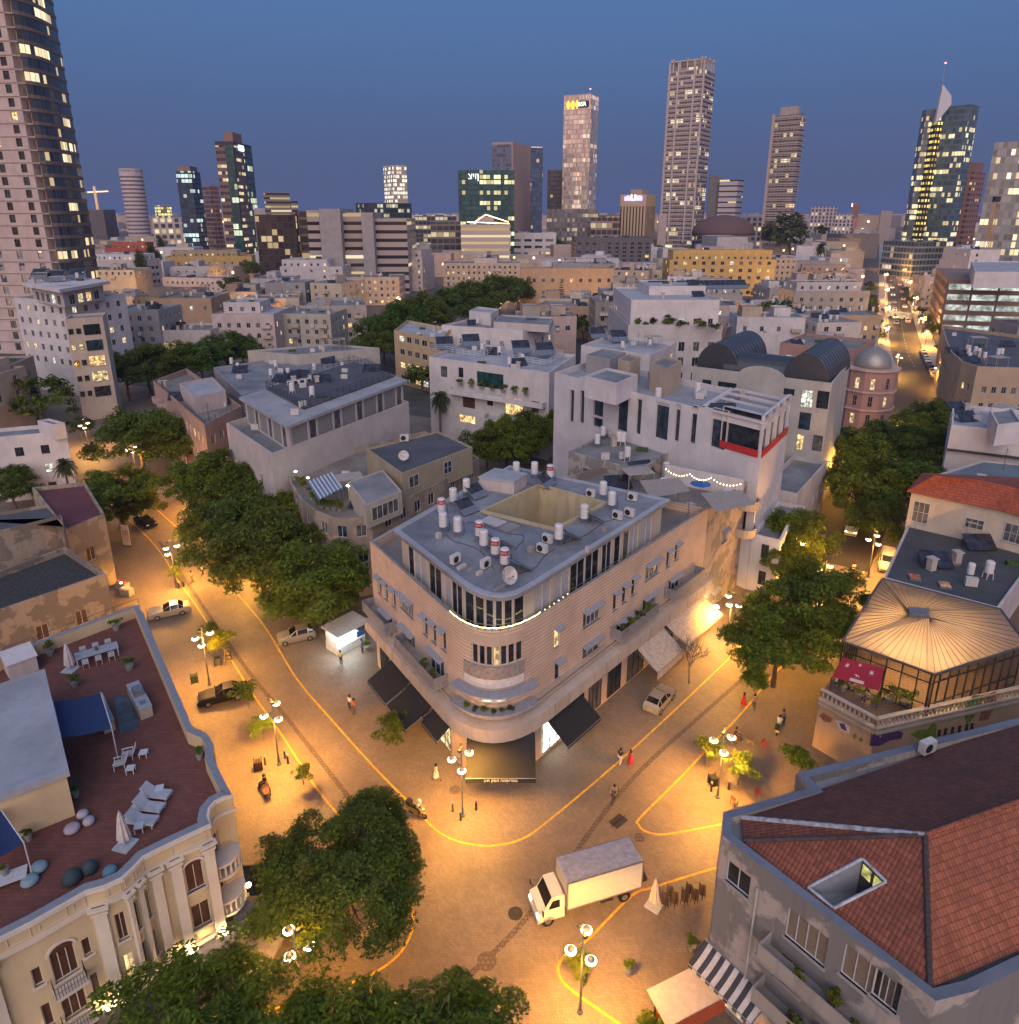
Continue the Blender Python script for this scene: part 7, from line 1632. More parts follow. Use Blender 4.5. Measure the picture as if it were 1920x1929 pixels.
# ================================================================ roof equipment
TANKW = plain((.62,.60,.60),.5,0,.08); TANKR = plain((.42,.05,.05),.5); LEGM = plain((.18,.15,.13),.6,.3)
def make_tank():
    t = thing('water_tank','tank','water tank'); m = MB(); m.lathe([(.02,.6),(.36,.62),(.38,.66),(.38,1.86),(.36,1.9),(.3,1.96),(.02,2.0)],(0,0,0),20); m.build('drum',TANKW,t)
    for z in (.95,1.3,1.65): m = MB(); m.lathe([(.385,-.012),(.392,0),(.385,.012)],(0,0,z),20); m.build('hoop',plain((.5,.48,.47),.5),t)
    for k in range(4): a = k*math.pi/2+.7; m = MB(); m.tube((.36*math.cos(a),.36*math.sin(a),0),(.3*math.cos(a),.3*math.sin(a),.64),.025,n=5); m.build('leg',LEGM,t)
    m = MB(); m.path([V((.38,0,1.5)),V((.55,.05,1.45)),V((.58,.1,.4)),V((.4,.2,.05))],.025,5); m.build('pipe',DARKM,t)
    return t
def make_tank_red():
    t = make_tank(); m = MB(); n = 14
    for k in range(n):
        a,b_ = -2.9+2.6*k/n,-2.9+2.6*(k+1)/n; r = .392; m.poly([(r*math.cos(a),r*math.sin(a),1.42),(r*math.cos(b_),r*math.sin(b_),1.42),(r*math.cos(b_),r*math.sin(b_),1.86),(r*math.cos(a),r*math.sin(a),1.86)])
    o = m.build('printed_band',TANKR,t)
    for k,ch in enumerate('כרומגן'[::-1]):
        a = -2.2+k*.25; text3d(ch,(.40*math.cos(a),.40*math.sin(a),1.64),(math.pi/2,0,a+math.pi/2),.26,TANKW,o,'lettering',.003)
    return t
def make_solar():
    t = thing('solar_collector','collector','solar collector'); m = MB(); a = D2R(35); c_,s_ = math.cos(a),math.sin(a)
    m.obox((-.95,0,.12),(1.9,0,0),(0,1.9*c_,1.9*s_),(0,-.08*s_,.08*c_)); m.build('frame',METAL,t); m = MB(); m.poly([(-.9,.06*c_,.235),(.9,.06*c_,.235),(.9,1.84*c_-.06,1.84*s_+.205),(-.9,1.84*c_-.06,1.84*s_+.205)]); m.build('panel',glass((.03,.03,.035),.2),t)
    for x in (-.8,.8): m = MB(); m.tube((x,1.8*c_,0),(x,1.8*c_,1.2),.025,n=5); m.build('leg',LEGM,t)
    return t
def make_ac():
    t = thing('air_conditioner','unit','air conditioner'); m = MB(); m.box((0,0,.1),(.95,.42,.75)); m.build('casing',plain((.55,.53,.50),.5),t)
    m = MB(); m.tube((-.12,-.215,.48),(-.12,-.225,.48),.29,n=16); m.build('fan_grille',DARKM,t)
    for x in (-.35,.35): m = MB(); m.box((x,0,0),(.08,.4,.1)); m.build('foot',LEGM,t)
    return t
def make_dish():
    t = thing('satellite_dish','dish','satellite dish'); m = MB(); m.lathe([(.02,0),(.3,.05),(.6,.2),(.62,.2),(.3,.02),(.02,-.03)],(0,0,0),20); d = m.build('reflector',plain((.5,.46,.43),.6,0,.3),t); d.rotation_euler = (D2R(62),0,.4); d.location = (0,-.1,.95)
    m = MB(); m.tube((0,0,0),(0,0,.95),.035,n=6); m.build('mast',LEGM,t); m = MB(); m.tube((0,-.2,.75),(.1,-.85,1.25),.015,n=5); m.box((.1,-.86,1.22),(.08,.12,.08)); m.build('receiver_arm',LEGM,t); return t
TK,TKR,SOL,ACU,DSH = make_tank(),make_tank_red(),make_solar(),make_ac(),make_dish()
def on(proto,px,py,z,label,rz=0,s=1.0,group=None):
    p = P(px,py,z); return place(proto,(p.x,p.y,z),rz,label,group,s)
R1 = PH_H
TG = 'water tanks on the brick corner roof'
for x,y,red,lb in ((577,395,1,'farthest left of the red printed ones'),(586,480,0,'in front of the leftmost red printed one'),(668,507,0,'standing alone left of centre'),(790,530,1,'behind the row at the prow'),(815,585,0,'in the row at the prow'),(880,635,1,'third in the row at the prow'),(933,692,1,'nearest the big dish'),(643,335,0,'rust streaked, near the back left edge'),(718,278,0,'nearest the roof hut'),(1237,550,0,'on the right of the roof well, nearest corner'),(1381,432,0,'right of the roof well beside its long panel'),(1487,295,0,'far right behind the roof well'),(1536,355,0,'far right beside the air conditioners'),(998,178,0,'at the back, left of three'),(1101,178,0,'at the back, middle of three'),(1188,195,1,'at the back, right of three')):
    q = z2(x,y+8); on(TKR if red else TK,*q,R1,f"{'tank with red printed band' if red else 'plain white tank'} on the brick roof, {lb}",R.uniform(-.4,.4),1.0,TG)
for x,y,rz,lb in ((800,300,.8,'near the roof hut'),(745,390,.8,'beside the left tanks'),(940,560,2.4,'in front of the roof well'),(1050,690,2.3,'at the prow'),(1330,520,2.3,'right of the well'),(1455,420,2.3,'at the far right of the well'),(1200,235,1,'behind the well')):
    q = z2(x,y); on(SOL,*q,R1,'dark flat solar collector on the brick corner roof, '+lb,rz,1.0,'solar collectors on the brick corner roof')
for x,y,rz,lb in ((655,665,.9,'behind the white mast at the left'),(825,690,.9,'left of the row of tanks'),(1145,605,-.7,'in front of the roof well'),(1175,550,-.7,'at the near corner of the roof well'),(1570,415,-.7,'left of the pair at the right edge'),(1638,400,-.7,'right of the pair at the right edge'),(1420,290,-.5,'behind the well, left'),(1655,310,-.5,'at the far right corner')):
    q = z2(x,y); on(ACU,*q,R1,'grey air conditioner on the brick corner roof, '+lb,rz,1.0,'air conditioners on the brick corner roof')
on(DSH,*z2(950,800),R1,'large rusty satellite dish at the prow of the brick corner roof',.3,1.15,'satellite dishes')
on(DSH,762,872,13.4,'satellite dish on the dark attic roof of the rounded stained house',-.3,1.1,'satellite dishes')
on(DSH,1220,838,14.3,'satellite dish on the patched annex roof',.6,.9,'satellite dishes')
# hut and trays on the brick roof
c = [P(*z2(x,y),R1) for x,y in ((790,245),(985,275),(1057,225),(880,195))]; m = MB(); hut = thing('roof_hut','low white plastered hut on the back of the brick corner roof','hut',(c[0].x,c[0].y,R1)); m.prism(ccw(c),R1,R1+1.3); m.build('wall',WH2,hut); m = MB(); m.prism(inset(ccw(c),-.1),R1+1.3,R1+1.42); m.build('roof_slab',ROOFL,hut)
q = P(*z2(950,800),R1)
hose = MB(); hp_ = [P3(*z2(x,y),R1+.04) for x,y in ((990,590),(1010,560),(1035,540),(1040,510),(1015,500),(930,490),(800,440),(720,430))]; hose.path([V((p.x,p.y,R1+.04)) for p in blend_path(hp_,4)],.025,5); tag(hose.build('water_hose',plain((.03,.05,.25),.5),None,hp_[0]),'blue water hose lying across the brick corner roof','hose')
for k,(l,lb) in enumerate((([(600,500),(650,540),(720,560),(800,600),(870,700)],'black cable looping through the tanks at the left of the brick roof'),([(960,760),(1020,720),(1100,690),(1160,620),(1220,580)],'black cable from the big dish to the air conditioners'),([(690,330),(760,360),(840,400),(900,470)],'black cable beside the left side of the roof well'),([(1240,560),(1300,540),(1400,500),(1500,430),(1600,410)],'black cable right of the roof well'),([(1000,190),(1150,240),(1300,260),(1480,320)],'black cable behind the roof well'))):
    pp_ = blend_path([P(*z2(*q),R1+.03) for q in l],5); m = MB(); m.path([V((p.x+R.uniform(-.06,.06),p.y+R.uniform(-.06,.06),R1+.035)) for p in pp_],.022,4); tag(m.build('cable',DARKM,None,(pp_[0].x,pp_[0].y,R1)),lb,'cable','cables on the brick roof')
for k,(x,y,sx_,sy_,h_) in enumerate(((690,690,.9,.3,.25),(740,705,.5,.3,.2),(790,725,.6,.3,.25),(960,470,1.6,1.2,.25),(870,430,1.4,2.2,.12),(1080,600,.5,.5,.5),(1400,600,.3,.3,.5),(905,805,1.6,.3,.1),(560,520,.4,.4,.5),(1500,480,.4,.4,.4))):
    p = P(*z2(x,y),R1); m = MB(); m.box((p.x,p.y,R1),(sx_,sy_,h_),.9); tag(m.build('roof_block',[WH2,CONC][k % 2],None,(p.x,p.y,R1)),f"small plaster block lying on the brick roof {['left of the prow tanks', 'second left of the prow tanks', 'just left of the dish', 'low step before the roof well', 'flat slab before the roof well', 'by the prow air conditioner', 'near the right roof edge', 'strip under the dish', 'at the left roof edge', 'right of the lone tank'][k]}",'roof block','plaster blocks on the brick roof')
for x,y,z,s,lb in ((1488,722+80,14.3,1,'left one'),(1455,850,14.3,1,'front left'),(1575,835,14.3,1,'front right')): on(TK,*z8(x,y),z,'white boiler tank on the patched annex, '+lb,0,s,'tanks on the patched annex')
for x,y,z,lb in ((437,690,12.1,'on the long grey roof, left'),(449,700,12.1,'on the long grey roof, right')): on(TK,x,y,z,'white boiler tank '+lb,0,1,'tanks on the long grey roof')
for k,(x,y) in enumerate(((548,728),(560,726),(572,724),(585,722),(600,722))): on(ACU,x,y,17.8,f"air conditioner in the row on the panelled white house, {['first', 'second', 'third', 'fourth', 'last'][k]} from the left",.2,1.1,'air conditioner row on the panelled house')
on(TK,1826,1090,9.0,'white cylinder on the dark felt roof near the glass pavilion',0,.9)
on(ACU,1745,1418,12.0,'white air conditioner on the parapet roof above the wall paintings',.4,1.1)
on(ACU,762,832,13.4,'air conditioner on the dark attic roof of the rounded stained house',.2,1.3)
for k,(x,y,rz) in enumerate(((840,660,.2),(890,655,.2),(985,668,.2),(1030,672,.2),(1130,640,.2),(1170,646,.2))): on(SOL,x,y,17.0,f"dark solar collector in the railed roof racks of the white apartments, {['first', 'second', 'third', 'fourth', 'fifth', 'last'][k]} from the left",rz,2.0,'solar collectors on the white apartments')
for k in range(9):
    x = 1238+k*20; on(SOL,x,548-k*.3,24.0,f"solar collector in the row on the white garden block, {['first', 'second', 'third', 'fourth', 'fifth', 'sixth', 'seventh', 'eighth', 'last'][k]} from the left",.1,2.0,'solar collectors on the white garden block')
for k,(x,y,z) in enumerate(((70,528,28),(100,532,28),(140,528,28))): on(SOL,x,y,z,f"solar collector on the overhanging roof of the white apartments, {['left', 'middle', 'right'][k]} one",.1,2.2,'solar collectors by the curved tower')
for k in range(7): on(TK,1512+k*22,590-(k % 2)*2,12.1,f"white boiler tank on the tan street house, {['first', 'second', 'third', 'fourth', 'fifth', 'sixth', 'last'][k]} from the left",0,1.1,'tanks on the tan street house')
rt = random.Random(5); n = 0
for o in list(COL.objects):
    if o.name.startswith('flat_roofed_house') and o.type == 'EMPTY' and n < 46 and rt.random() < .6:
        r = [c for c in CH[o.name] if c.name.startswith('roof') and not c.name.startswith('roof_room')]; wl_ = [c for c in CH[o.name] if c.name.startswith('wall')][0]; h = max(v.co.z for v in wl_.data.vertices)
        q = (o.location.x+rt.uniform(-3,3),o.location.y-3,h-.5); place(TK,q,0,f"tank on the {o['label'].split(' house')[0]} house, {o['label'].split(', ', 2)[2]}",'boiler tanks on city roofs',1.15); n += 1
# ================================================================ trees
import numpy as np
BARK = plaster((.14,.10,.07),.4); BARKP = plaster((.24,.19,.14),.4)
LF_D = leafm((.088,.140,.018),.6,.34); LF_M = leafm((.120,.175,.016),.6,.34); LF_Y = leafm((.10,.15,.016),.4,.35); LF_O = leafm((.075,.09,.022))
def crown_mesh(name,seed,ncl,per,leaf,mat,semi=.62,zc=1.0,shell=(.6,1.0),clump=(.16,.28),flat=.5,tilt=.5,low=-.55,lobes=None):
    g = np.random.default_rng(seed); V_,F_ = [],[]
    cs = []
    while len(cs) < ncl:
        d = g.normal(size=3); d /= np.linalg.norm(d)
        if d[2] < low: continue
        r = g.uniform(*shell) if g.random() < .8 else g.uniform(.2,shell[0])
        k = 1+.16*math.sin(3*math.atan2(d[1],d[0])+seed)+.10*math.sin(5*math.atan2(d[1],d[0])+2*seed)
        cs.append((d*r*np.array([k,k,semi]),g.uniform(*clump)))
    pts = []; nrm = []
    for c,cr in cs:
        n = int(per*(cr/clump[1])**2*(.7+.6*g.random())); q = g.normal(size=(n,3)); q /= np.linalg.norm(q,axis=1)[:,None]; q *= (g.random((n,1))**.45)
        q[:,2] *= flat; p = c+q*cr; p[:,2] -= (q[:,0]**2+q[:,1]**2)*cr*.35; pts.append(p)
        a = g.normal(size=(n,3))*tilt; a[:,2] += 1.0; out_ = c/np.linalg.norm(c); a += out_*.35; nrm.append(a/np.linalg.norm(a,axis=1)[:,None])
    p = np.concatenate(pts); nm = np.concatenate(nrm); n = len(p); p[:,2] += zc
    t = g.normal(size=(n,3)); t -= nm*(t*nm).sum(1)[:,None]; t /= np.linalg.norm(t,axis=1)[:,None]; b = np.cross(nm,t); s = leaf*(.6+.8*g.random((n,1)))
    vv = np.stack([p-t*s,p-b*s*.45+t*s*.1,p+t*s,p+b*s*.45+t*s*.1],1).reshape(-1,3)
    me = bpy.data.meshes.new(name); me.vertices.add(4*n); me.loops.add(4*n); me.polygons.add(n)
    me.vertices.foreach_set('co',vv.ravel()); me.loops.foreach_set('vertex_index',np.arange(4*n)); me.polygons.foreach_set('loop_start',np.arange(0,4*n,4));
    try: me.polygons.foreach_set('loop_total',np.full(n,4))
    except Exception: pass
    me.update(); me.validate(); me.materials.append(mat); return me,cs
def limb(m,a,b,r0,r1,rng,n=4,wob=.06):
    p = V(a); L = (V(b)-V(a)).length
    for k in range(1,n+1):
        f = k/n; q = V(a).lerp(V(b),f)+V((rng.uniform(-1,1),rng.uniform(-1,1),rng.uniform(-.5,.5)))*wob*L*(1 if k < n else 0); m.tube(p,q,r0+(r1-r0)*(f-1/n),r0+(r1-r0)*f,7,caps=False); p = q
def make_tree(nm,seed,mat,ncl,per,leaf,semi=.62,zc=1.0,tr=.05,bark=BARK,nl=9,**k):
    t = thing(nm,nm.replace('_',' '),'tree'); me,cs = crown_mesh('crown',seed,ncl,per,leaf,mat,semi,zc,**k); rng = random.Random(seed)
    m = MB(); f = V((0,0,zc-semi*.75)); limb(m,(0,0,0),f,tr,tr*.7,rng,4,.04)
    for c,r in cs[:nl]:
        e = V(c)*.85+V((0,0,zc)); mid_ = f.lerp(e,.5)+V((0,0,.02)); limb(m,f,e,tr*.5,tr*.10,rng,4,.07)
        for c2,_ in cs[nl:]:
            if (V(c2)-V(c)).length < .42: limb(m,mid_,V(c2)*.9+V((0,0,zc)),tr*.2,tr*.05,rng,3,.06)
    m.build('trunk',bark,t); child(t,'crown',me); return t
TB = [make_tree('street_tree',s,LF_D,80,380,.034) for s in (3,8,14)]
TM = [make_tree('street_tree',s,LF_M,76,380,.035) for s in (5,11)]
TFe = [make_tree('feathery_tree',s,LF_M,56,560,.027,semi=.42,shell=(.5,1.05),clump=(.15,.30),flat=.28,tilt=.3,low=-.3) for s in (21,33)]
TP = make_tree('round_tree',44,LF_D,130,420,.026,semi=.60,shell=(.75,1.0),clump=(.16,.24),flat=.45,tilt=.5)
TY = [make_tree('young_tree',s,LF_M,22,75,.11,semi=.75,zc=1.7,tr=.05,bark=BARKP,nl=5,clump=(.25,.42),flat=.4,shell=(.4,1.0)) for s in (51,57)]
TYL = make_tree('young_tree',63,LF_Y,22,75,.11,semi=.7,zc=1.7,tr=.05,bark=BARKP,nl=5,clump=(.25,.42),flat=.4,shell=(.4,1.0))
TFar = [make_tree('city_tree',s,mt,36,90,.075,nl=4) for s,mt in ((71,LF_D),(77,LF_O),(83,LF_D))]
used_tr = {}
def tree(protos,px,py,r,label,group=None,zc=1.0,sz=1.0,rz=None,xy=None):
    rng = random.Random(int(px*7+py*13)); pr = protos[rng.randrange(len(protos))] if isinstance(protos,list) else protos
    p = xy if xy is not None else P(px,py,zc*r*sz); return place(pr,(p.x,p.y,0),rng.uniform(0,6.28) if rz is None else rz,label,group,(r,r,r*sz))
tree(TP,645,1640,5.1,'big round dark tree between the hotel corner and the plaza',None,1.0,.9)
tree(TFe[0],392,1945,5.9,'feathery spreading tree in front of the hotel awnings',None,1.0,1.0,1.1)
tree(TFe[1],790,2062,6.2,'feathery tree cut off by the bottom of the plaza',None,1.0,.9,.4); tree(TFe[0],640,2060,4.2,'smaller feathery tree left of the tree at the bottom of the plaza',None,1.0,1.1,2.4)
SG = 'street trees of the left street'
for pr,x,y,r,sz,lb in ((TM[0],598,1092,6.2,.95,'nearest the brick corner, over the white hatchback'),(TB[0],488,1035,6.2,1.05,'second from the brick corner'),(TM[1],525,975,5.2,1.1,'in front of the rounded stained house'),(TB[1],420,985,5.8,1.1,'in the middle of the row'),(TM[0],392,905,6.0,1.1,'beside the panelled white house'),(TB[2],448,930,4.6,1.3,'tucked against the panelled white house'),(TB[1],258,815,7.4,1.0,'large one in front of the beige tower block'),(TB[0],330,830,5.5,1.1,'before the pink plaster house'),(TM[1],222,925,5.4,1.0,'across the street above the white banner'),(TB[2],262,950,3.2,1.0,'low one behind the black car')):
    tree(pr,x,y,r*1.08,f'dark green street tree {lb}',SG,1.0,sz)
for x,y,r,lb in ((70,748,7.5,'left edge tree in front of the white apartments'),(18,745,6,'tree cut by the left edge below the white apartments'),(20,912,4.6,'reddish dark tree at the left edge beside the palm'),(150,800,3.2,'small tree beside the white stepped house')): tree(TFar if y < 900 else TB[1],x,y,r,lb)
for k,(x,y,r) in enumerate(((235,700,7.5),(275,685,8),(325,680,8),(375,672,8),(425,660,8),(455,655,6))): tree(TB,x,y,r,f"tree in the dark row behind the pink plaster house, {['first', 'second', 'third', 'fourth', 'fifth', 'last'][k]} from the left",'dark tree row behind the pink house')
for k,(x,y,r) in enumerate(((712,655,6),(722,630,8),(760,610,9),(805,592,9.5),(850,578,9.5),(895,565,10),(940,552,10),(975,545,9))): tree(TB,x,y,r,f"tree in the long dark avenue above the white apartments, {['nearest', 'second', 'third', 'fourth', 'fifth', 'sixth', 'seventh', 'farthest'][k]} along it",'trees of the long dark avenue',1.0,1.25)
for x,y,r,lb in ((620,550,8,'round tree beside the old stone flats'),(526,567,6.5,'small round tree left of the old stone flats'),(443,535,8,'tree right of the red hipped roofs'),(482,505,10,'tree right of the yellow long house'),(172,470,11,'dark tree left of the red house'),(205,437,14,'dark tree behind the red house'),(1062,605,8,'tree at the foot of the tan institute'),(1100,610,6,'tree beside the old grey stone flats'),(1020,600,5,'low tree behind the low white house'),(1465,592,8,'tree right of the white garden block'),(1500,585,6.5,'tree left of the tan street house'),(1492,436,26,'big dark tree at the foot of the terraced tower'),(1195,480,9,'tree in front of the scaffolded block, left'),(1240,470,10,'tree in front of the scaffolded block, right'),(1045,465,11,'tree below the white cubic building'),(795,705,5,'bush tree in the gap left of the solar rack apartments')): tree(TFar,x,y,r,lb,None,1.0,1.15)
for k,(x,y,r) in enumerate(((918,838,4.5),(955,822,5),(1000,815,5),(1050,808,5.2),(1095,812,4.6),(975,845,4))): tree(TM if k % 2 else TB,x,y,r,f"courtyard tree below the white apartments, {['first', 'second', 'third', 'fifth', 'last', 'front one'][k]} from the left" if k != 5 else 'courtyard tree with lights behind its leaves, nearest the brick roof','courtyard trees',1.0,1.25)
# right street
RG_ = 'street trees of the right street'
for pr,x,y,r,sz,lb in ((TB[2],1540,1130,6.0,1.0,'broad dark one beside the glass pavilion'),(TM[1],1468,1205,5.4,1.0,'in front of the glass pavilion, over the two walkers'),(TM[0],1500,1010,4.6,1.3,'against the white slit window block'),(TB[0],1470,1050,3.2,1.4,'slim one at the foot of the white slit window block'),(TM[1],1625,905,6.2,1.1,'at the mouth of the tree tunnel'),(TB[1],1690,905,6.0,1.1,'beside the red hipped roof'),(TM[0],1610,850,6.2,1.0,'in the tunnel below the grey vaulted house'),(TB[2],1668,835,6,1.0,'in the middle of the tree tunnel'),(TB[0],1735,845,6,1.1,'in the tunnel beside the white house with roof tanks'),(TM[1],1728,800,5.0,1.0,'yellow lit, at the far end of the tree tunnel'),(TB[1],1655,970,4.4,1.1,'over the white van'),(TB[0],1770,790,6,1.0,'at the far right of the tree tunnel')):
    tree(pr,x,y,r,f'street tree {lb}',RG_,1.0,sz)
for k in range(14):
    s_ = 1 if k % 2 else -1; p = RS[2]+d0*(22+k*17)+V((-d0.y,d0.x))*(9.4*s_); tree(TFar,100+k*31,500+k*17,2.6+(k % 3)*.5,f"small street tree on the {'left' if s_ > 0 else 'right'} kerb of the busy street, {['first', 'second', 'third', 'fourth', 'fifth', 'sixth', 'seventh'][k//2]} beyond the dome",'kerb trees of the busy street',1.0,1.2,None,p)
YG = 'young trees on the pavements'
for pr,bx,by,r,lb in ((TY[0],740,1416,1.75,'young tree in front of the large black awnings'),(TY[1],425,1252,1.7,'young tree in a metal guard between the silver and black cars'),(TY[0],400,1215,1.2,'young tree left of the metal guard tree'),(TYL,470,1335,1.3,'young tree beside the tail of the black car'),(TYL,495,1395,1.1,'yellow lit bush tree at the lamp near the wooden bin'),(TYL,572,1478,.85,'slim sapling beside the yellow line near the bench'),(TYL,1330,1445,1.3,'yellow lit young tree left of the lamp on the right pavement'),(TYL,1390,1478,1.4,'yellow lit young tree right of the lamp on the right pavement'),(TY[1],1500,1480,1.5,'young tree at the foot of the painted restaurant wall'),(TYL,1418,1166,1.3,'yellow lit young tree beside the bicycles'),(TYL,330,1100,1.1,'yellow lit young tree at the lamp with two bollards')):
    p = P(bx,by); place(pr,(p.x,p.y,0),R.uniform(0,6),lb,YG,(r,r,r))
# bare tree in front of the canvas awnings
t = thing('bare_tree','leafless tree in front of the pale canvas awnings','tree',(*P(1298,1287),0)); rng = random.Random(9)
def branch(m,p,d,L,r,lv):
    q = p+d*L; m.tube(p,q,r,r*.65,5,caps=False)
    if lv:
        for k in range(3 if lv > 1 else 4): branch(m,q if k < 2 else p.lerp(q,.6),(d+V((rng.uniform(-.8,.8),rng.uniform(-.8,.8),rng.uniform(-.1,.5)))).normalized(),L*.72,r*.6,lv-1)
m = MB(); branch(m,V((0,0,0)),V((-.05,0,1)),1.9,.09,0); m.build('trunk',BARKP,t) if False else None
m = MB(); m.tube((0,0,0),(-.1,0,2.0),.1,.075,8);
m2 = MB()
for k in range(4): branch(m2,V((-.1,0,1.9)),V((rng.uniform(-.6,.6),rng.uniform(-.6,.6),1)).normalized(),1.3,.055,4)
for mm,nm in ((m,'trunk'),(m2,'branches')): me = mm.mesh(nm,BARKP); child(t,nm,me)
# palms, cypresses and a tall pine
def make_palm():
    t = thing('palm_tree','palm','tree'); m = MB(); rng = random.Random(4); p = V((0,0,0))
    for k in range(8): q = V((.02*math.sin(k),0,(k+1)*.9)); m.tube(p,q,.2-.008*k,.192-.008*k,8,caps=False); p = q
    m.build('trunk',BARK,t); m = MB()
    for k in range(46):
        a = rng.uniform(0,6.28); e = rng.uniform(-1.0,1.1); L = rng.uniform(1.3,1.9); q = V((0,0,7.2)); d = V((math.cos(a)*math.cos(e),math.sin(a)*math.cos(e),math.sin(e))); s = V((-math.sin(a),math.cos(a),0)); pr = None
        for j in range(6):
            f = j/5; c = q+d*L*f-V((0,0,.7*f*f*L));
            if pr:
                for sg in (-1,1):
                    for h_ in range(3): b0 = pr.lerp(c,h_/3); m.poly([b0,b0+s*sg*.5*(1-f*.6)+d*.28-V((0,0,.22)),b0+s*sg*.42*(1-f*.6)+d*.38-V((0,0,.25)),pr.lerp(c,(h_+.8)/3)])
            pr = c
    m.build('crown',leafm((.045,.062,.022)),t); m = MB()
    for k in range(60):
        a = rng.uniform(0,6.28); z = rng.uniform(5.7,7.0); m.poly([(.15*math.cos(a),.15*math.sin(a),z+.4),(.5*math.cos(a+.1),.5*math.sin(a+.1),z-.5),(.45*math.cos(a-.1),.45*math.sin(a-.1),z-.7)])
    m.build('dead_frond_skirt',plain((.16,.10,.05),.9),t); return t
PALM = make_palm()
for x,y,z,s,lb in ((120,872,7.5,1.05,'palm tree in front of the white stepped house'),(828,742,10,1.35,'palm tree with shaggy skirt left of the solar rack apartments'),(1548,462,22,3,'tall palm far off left of the busy street')): p = P(x,y,z*1.0); place(PALM,(p.x,p.y,0),x,lb,None,s if x > 200 else s)
CYP = make_tree('cypress_tree',91,LF_D,60,110,.12,semi=3.2,zc=3.6,tr=.1,nl=3,clump=(.3,.5),flat=1.6,shell=(.3,.75),low=-1)
for x,y,r,lb in ((268,505,4.2,'cypress left of the yellow long house, front one'),(284,490,4.2,'cypress left of the yellow long house, tallest'),(300,495,3.6,'cypress left of the yellow long house, slimmest'),(303,470,4.4,'cypress behind the other three'),(1362,455,3.5,'lone cypress near the pale dome hall')):
    p = P(x,y,3.6*r); place(CYP,(p.x,p.y,0),x,lb,'cypresses',(r,r,r))
PIN = thing('pine_tree','tall regular pine in front of the tan institute','tree',(*P(1057,580,7),0)); g = random.Random(2); m = MB(); m.tube((0,0,0),(0,0,17.5),.3,.05,8); me = m.mesh('trunk',BARK); child(PIN,'trunk',me); m = MB()
for k in range(15):
    z = 4+k*.95; rr_ = 3.6*(1-k/16)
    for j in range(9):
        a = j*.7+k*.4; L = rr_*g.uniform(.85,1.1); p = V((0,0,z))
        for s_ in range(16): f = s_/16; c = p+V((math.cos(a),math.sin(a),.12))*L*f; w = .35*(1.1-f); a2 = a+1.57; m.poly([c,c+V((math.cos(a2)*w,math.sin(a2)*w,.1+g.uniform(-.15,.15))),c+V((math.cos(a),math.sin(a),0))*.3]); m.poly([c,c-V((math.cos(a2)*w,math.sin(a2)*w,.1+g.uniform(-.15,.15))),c+V((math.cos(a),math.sin(a),0))*.3])
me = m.mesh('crown',LF_D); child(PIN,'crown',me)
# trees standing between the houses of the middle distance
rt_ = random.Random(31); tp_ = []
for k in range(700):
    if len(tp_) >= 42: break
    x_,y_ = rt_.uniform(30,1640),rt_.uniform(448,640); p = P(x_,y_)
    if p.y > 760 or not clear(p,1.6,.5) or any((p-q).length < 11 for q in tp_): continue
    tp_.append(p)
for p in tp_:
    x_,y_ = proj((p.x,p.y,6)); ld = min(LAND,key=lambda l: abs(l[0]-x_)); r = rt_.uniform(3.6,6.0)
    tree(TFar,x_,y_,r,f"{'low wide' if r < 4.6 else 'tall'} tree between houses {'left of' if x_ < ld[0] else 'right of'} {ld[1]}, {int(round(p.y))} metres out",'trees between the city houses',1.0,rt_.uniform(1.1,1.6),None,p)
# ================================================================ people
SKIN = plain((.36,.22,.15),.6); SKIN2 = plain((.28,.16,.10),.6); HAIRD = plain((.015,.011,.009),.6); SHOE = plain((.05,.045,.04),.6)
def skinned(name,nodes,edges,mat,sub=1):
    me = bpy.data.meshes.new(name); me.from_pydata([n[0] for n in nodes],edges,[]); o = bpy.data.objects.new(name,me); COL.objects.link(o)
    o.modifiers.new('s','SKIN');
    for i,n in enumerate(nodes): me.skin_vertices[0].data[i].radius = (n[1],n[1] if len(n) < 3 else n[2]); me.skin_vertices[0].data[i].use_root = (i == 0)
    q = o.modifiers.new('u','SUBSURF'); q.levels = sub; q.render_levels = sub
    dg = bpy.context.evaluated_depsgraph_get(); dg.update(); r = bpy.data.meshes.new_from_object(o.evaluated_get(dg)); bpy.data.objects.remove(o); r.materials.clear(); r.materials.append(mat); r.polygons.foreach_set('use_smooth',[True]*len(r.polygons)); return r
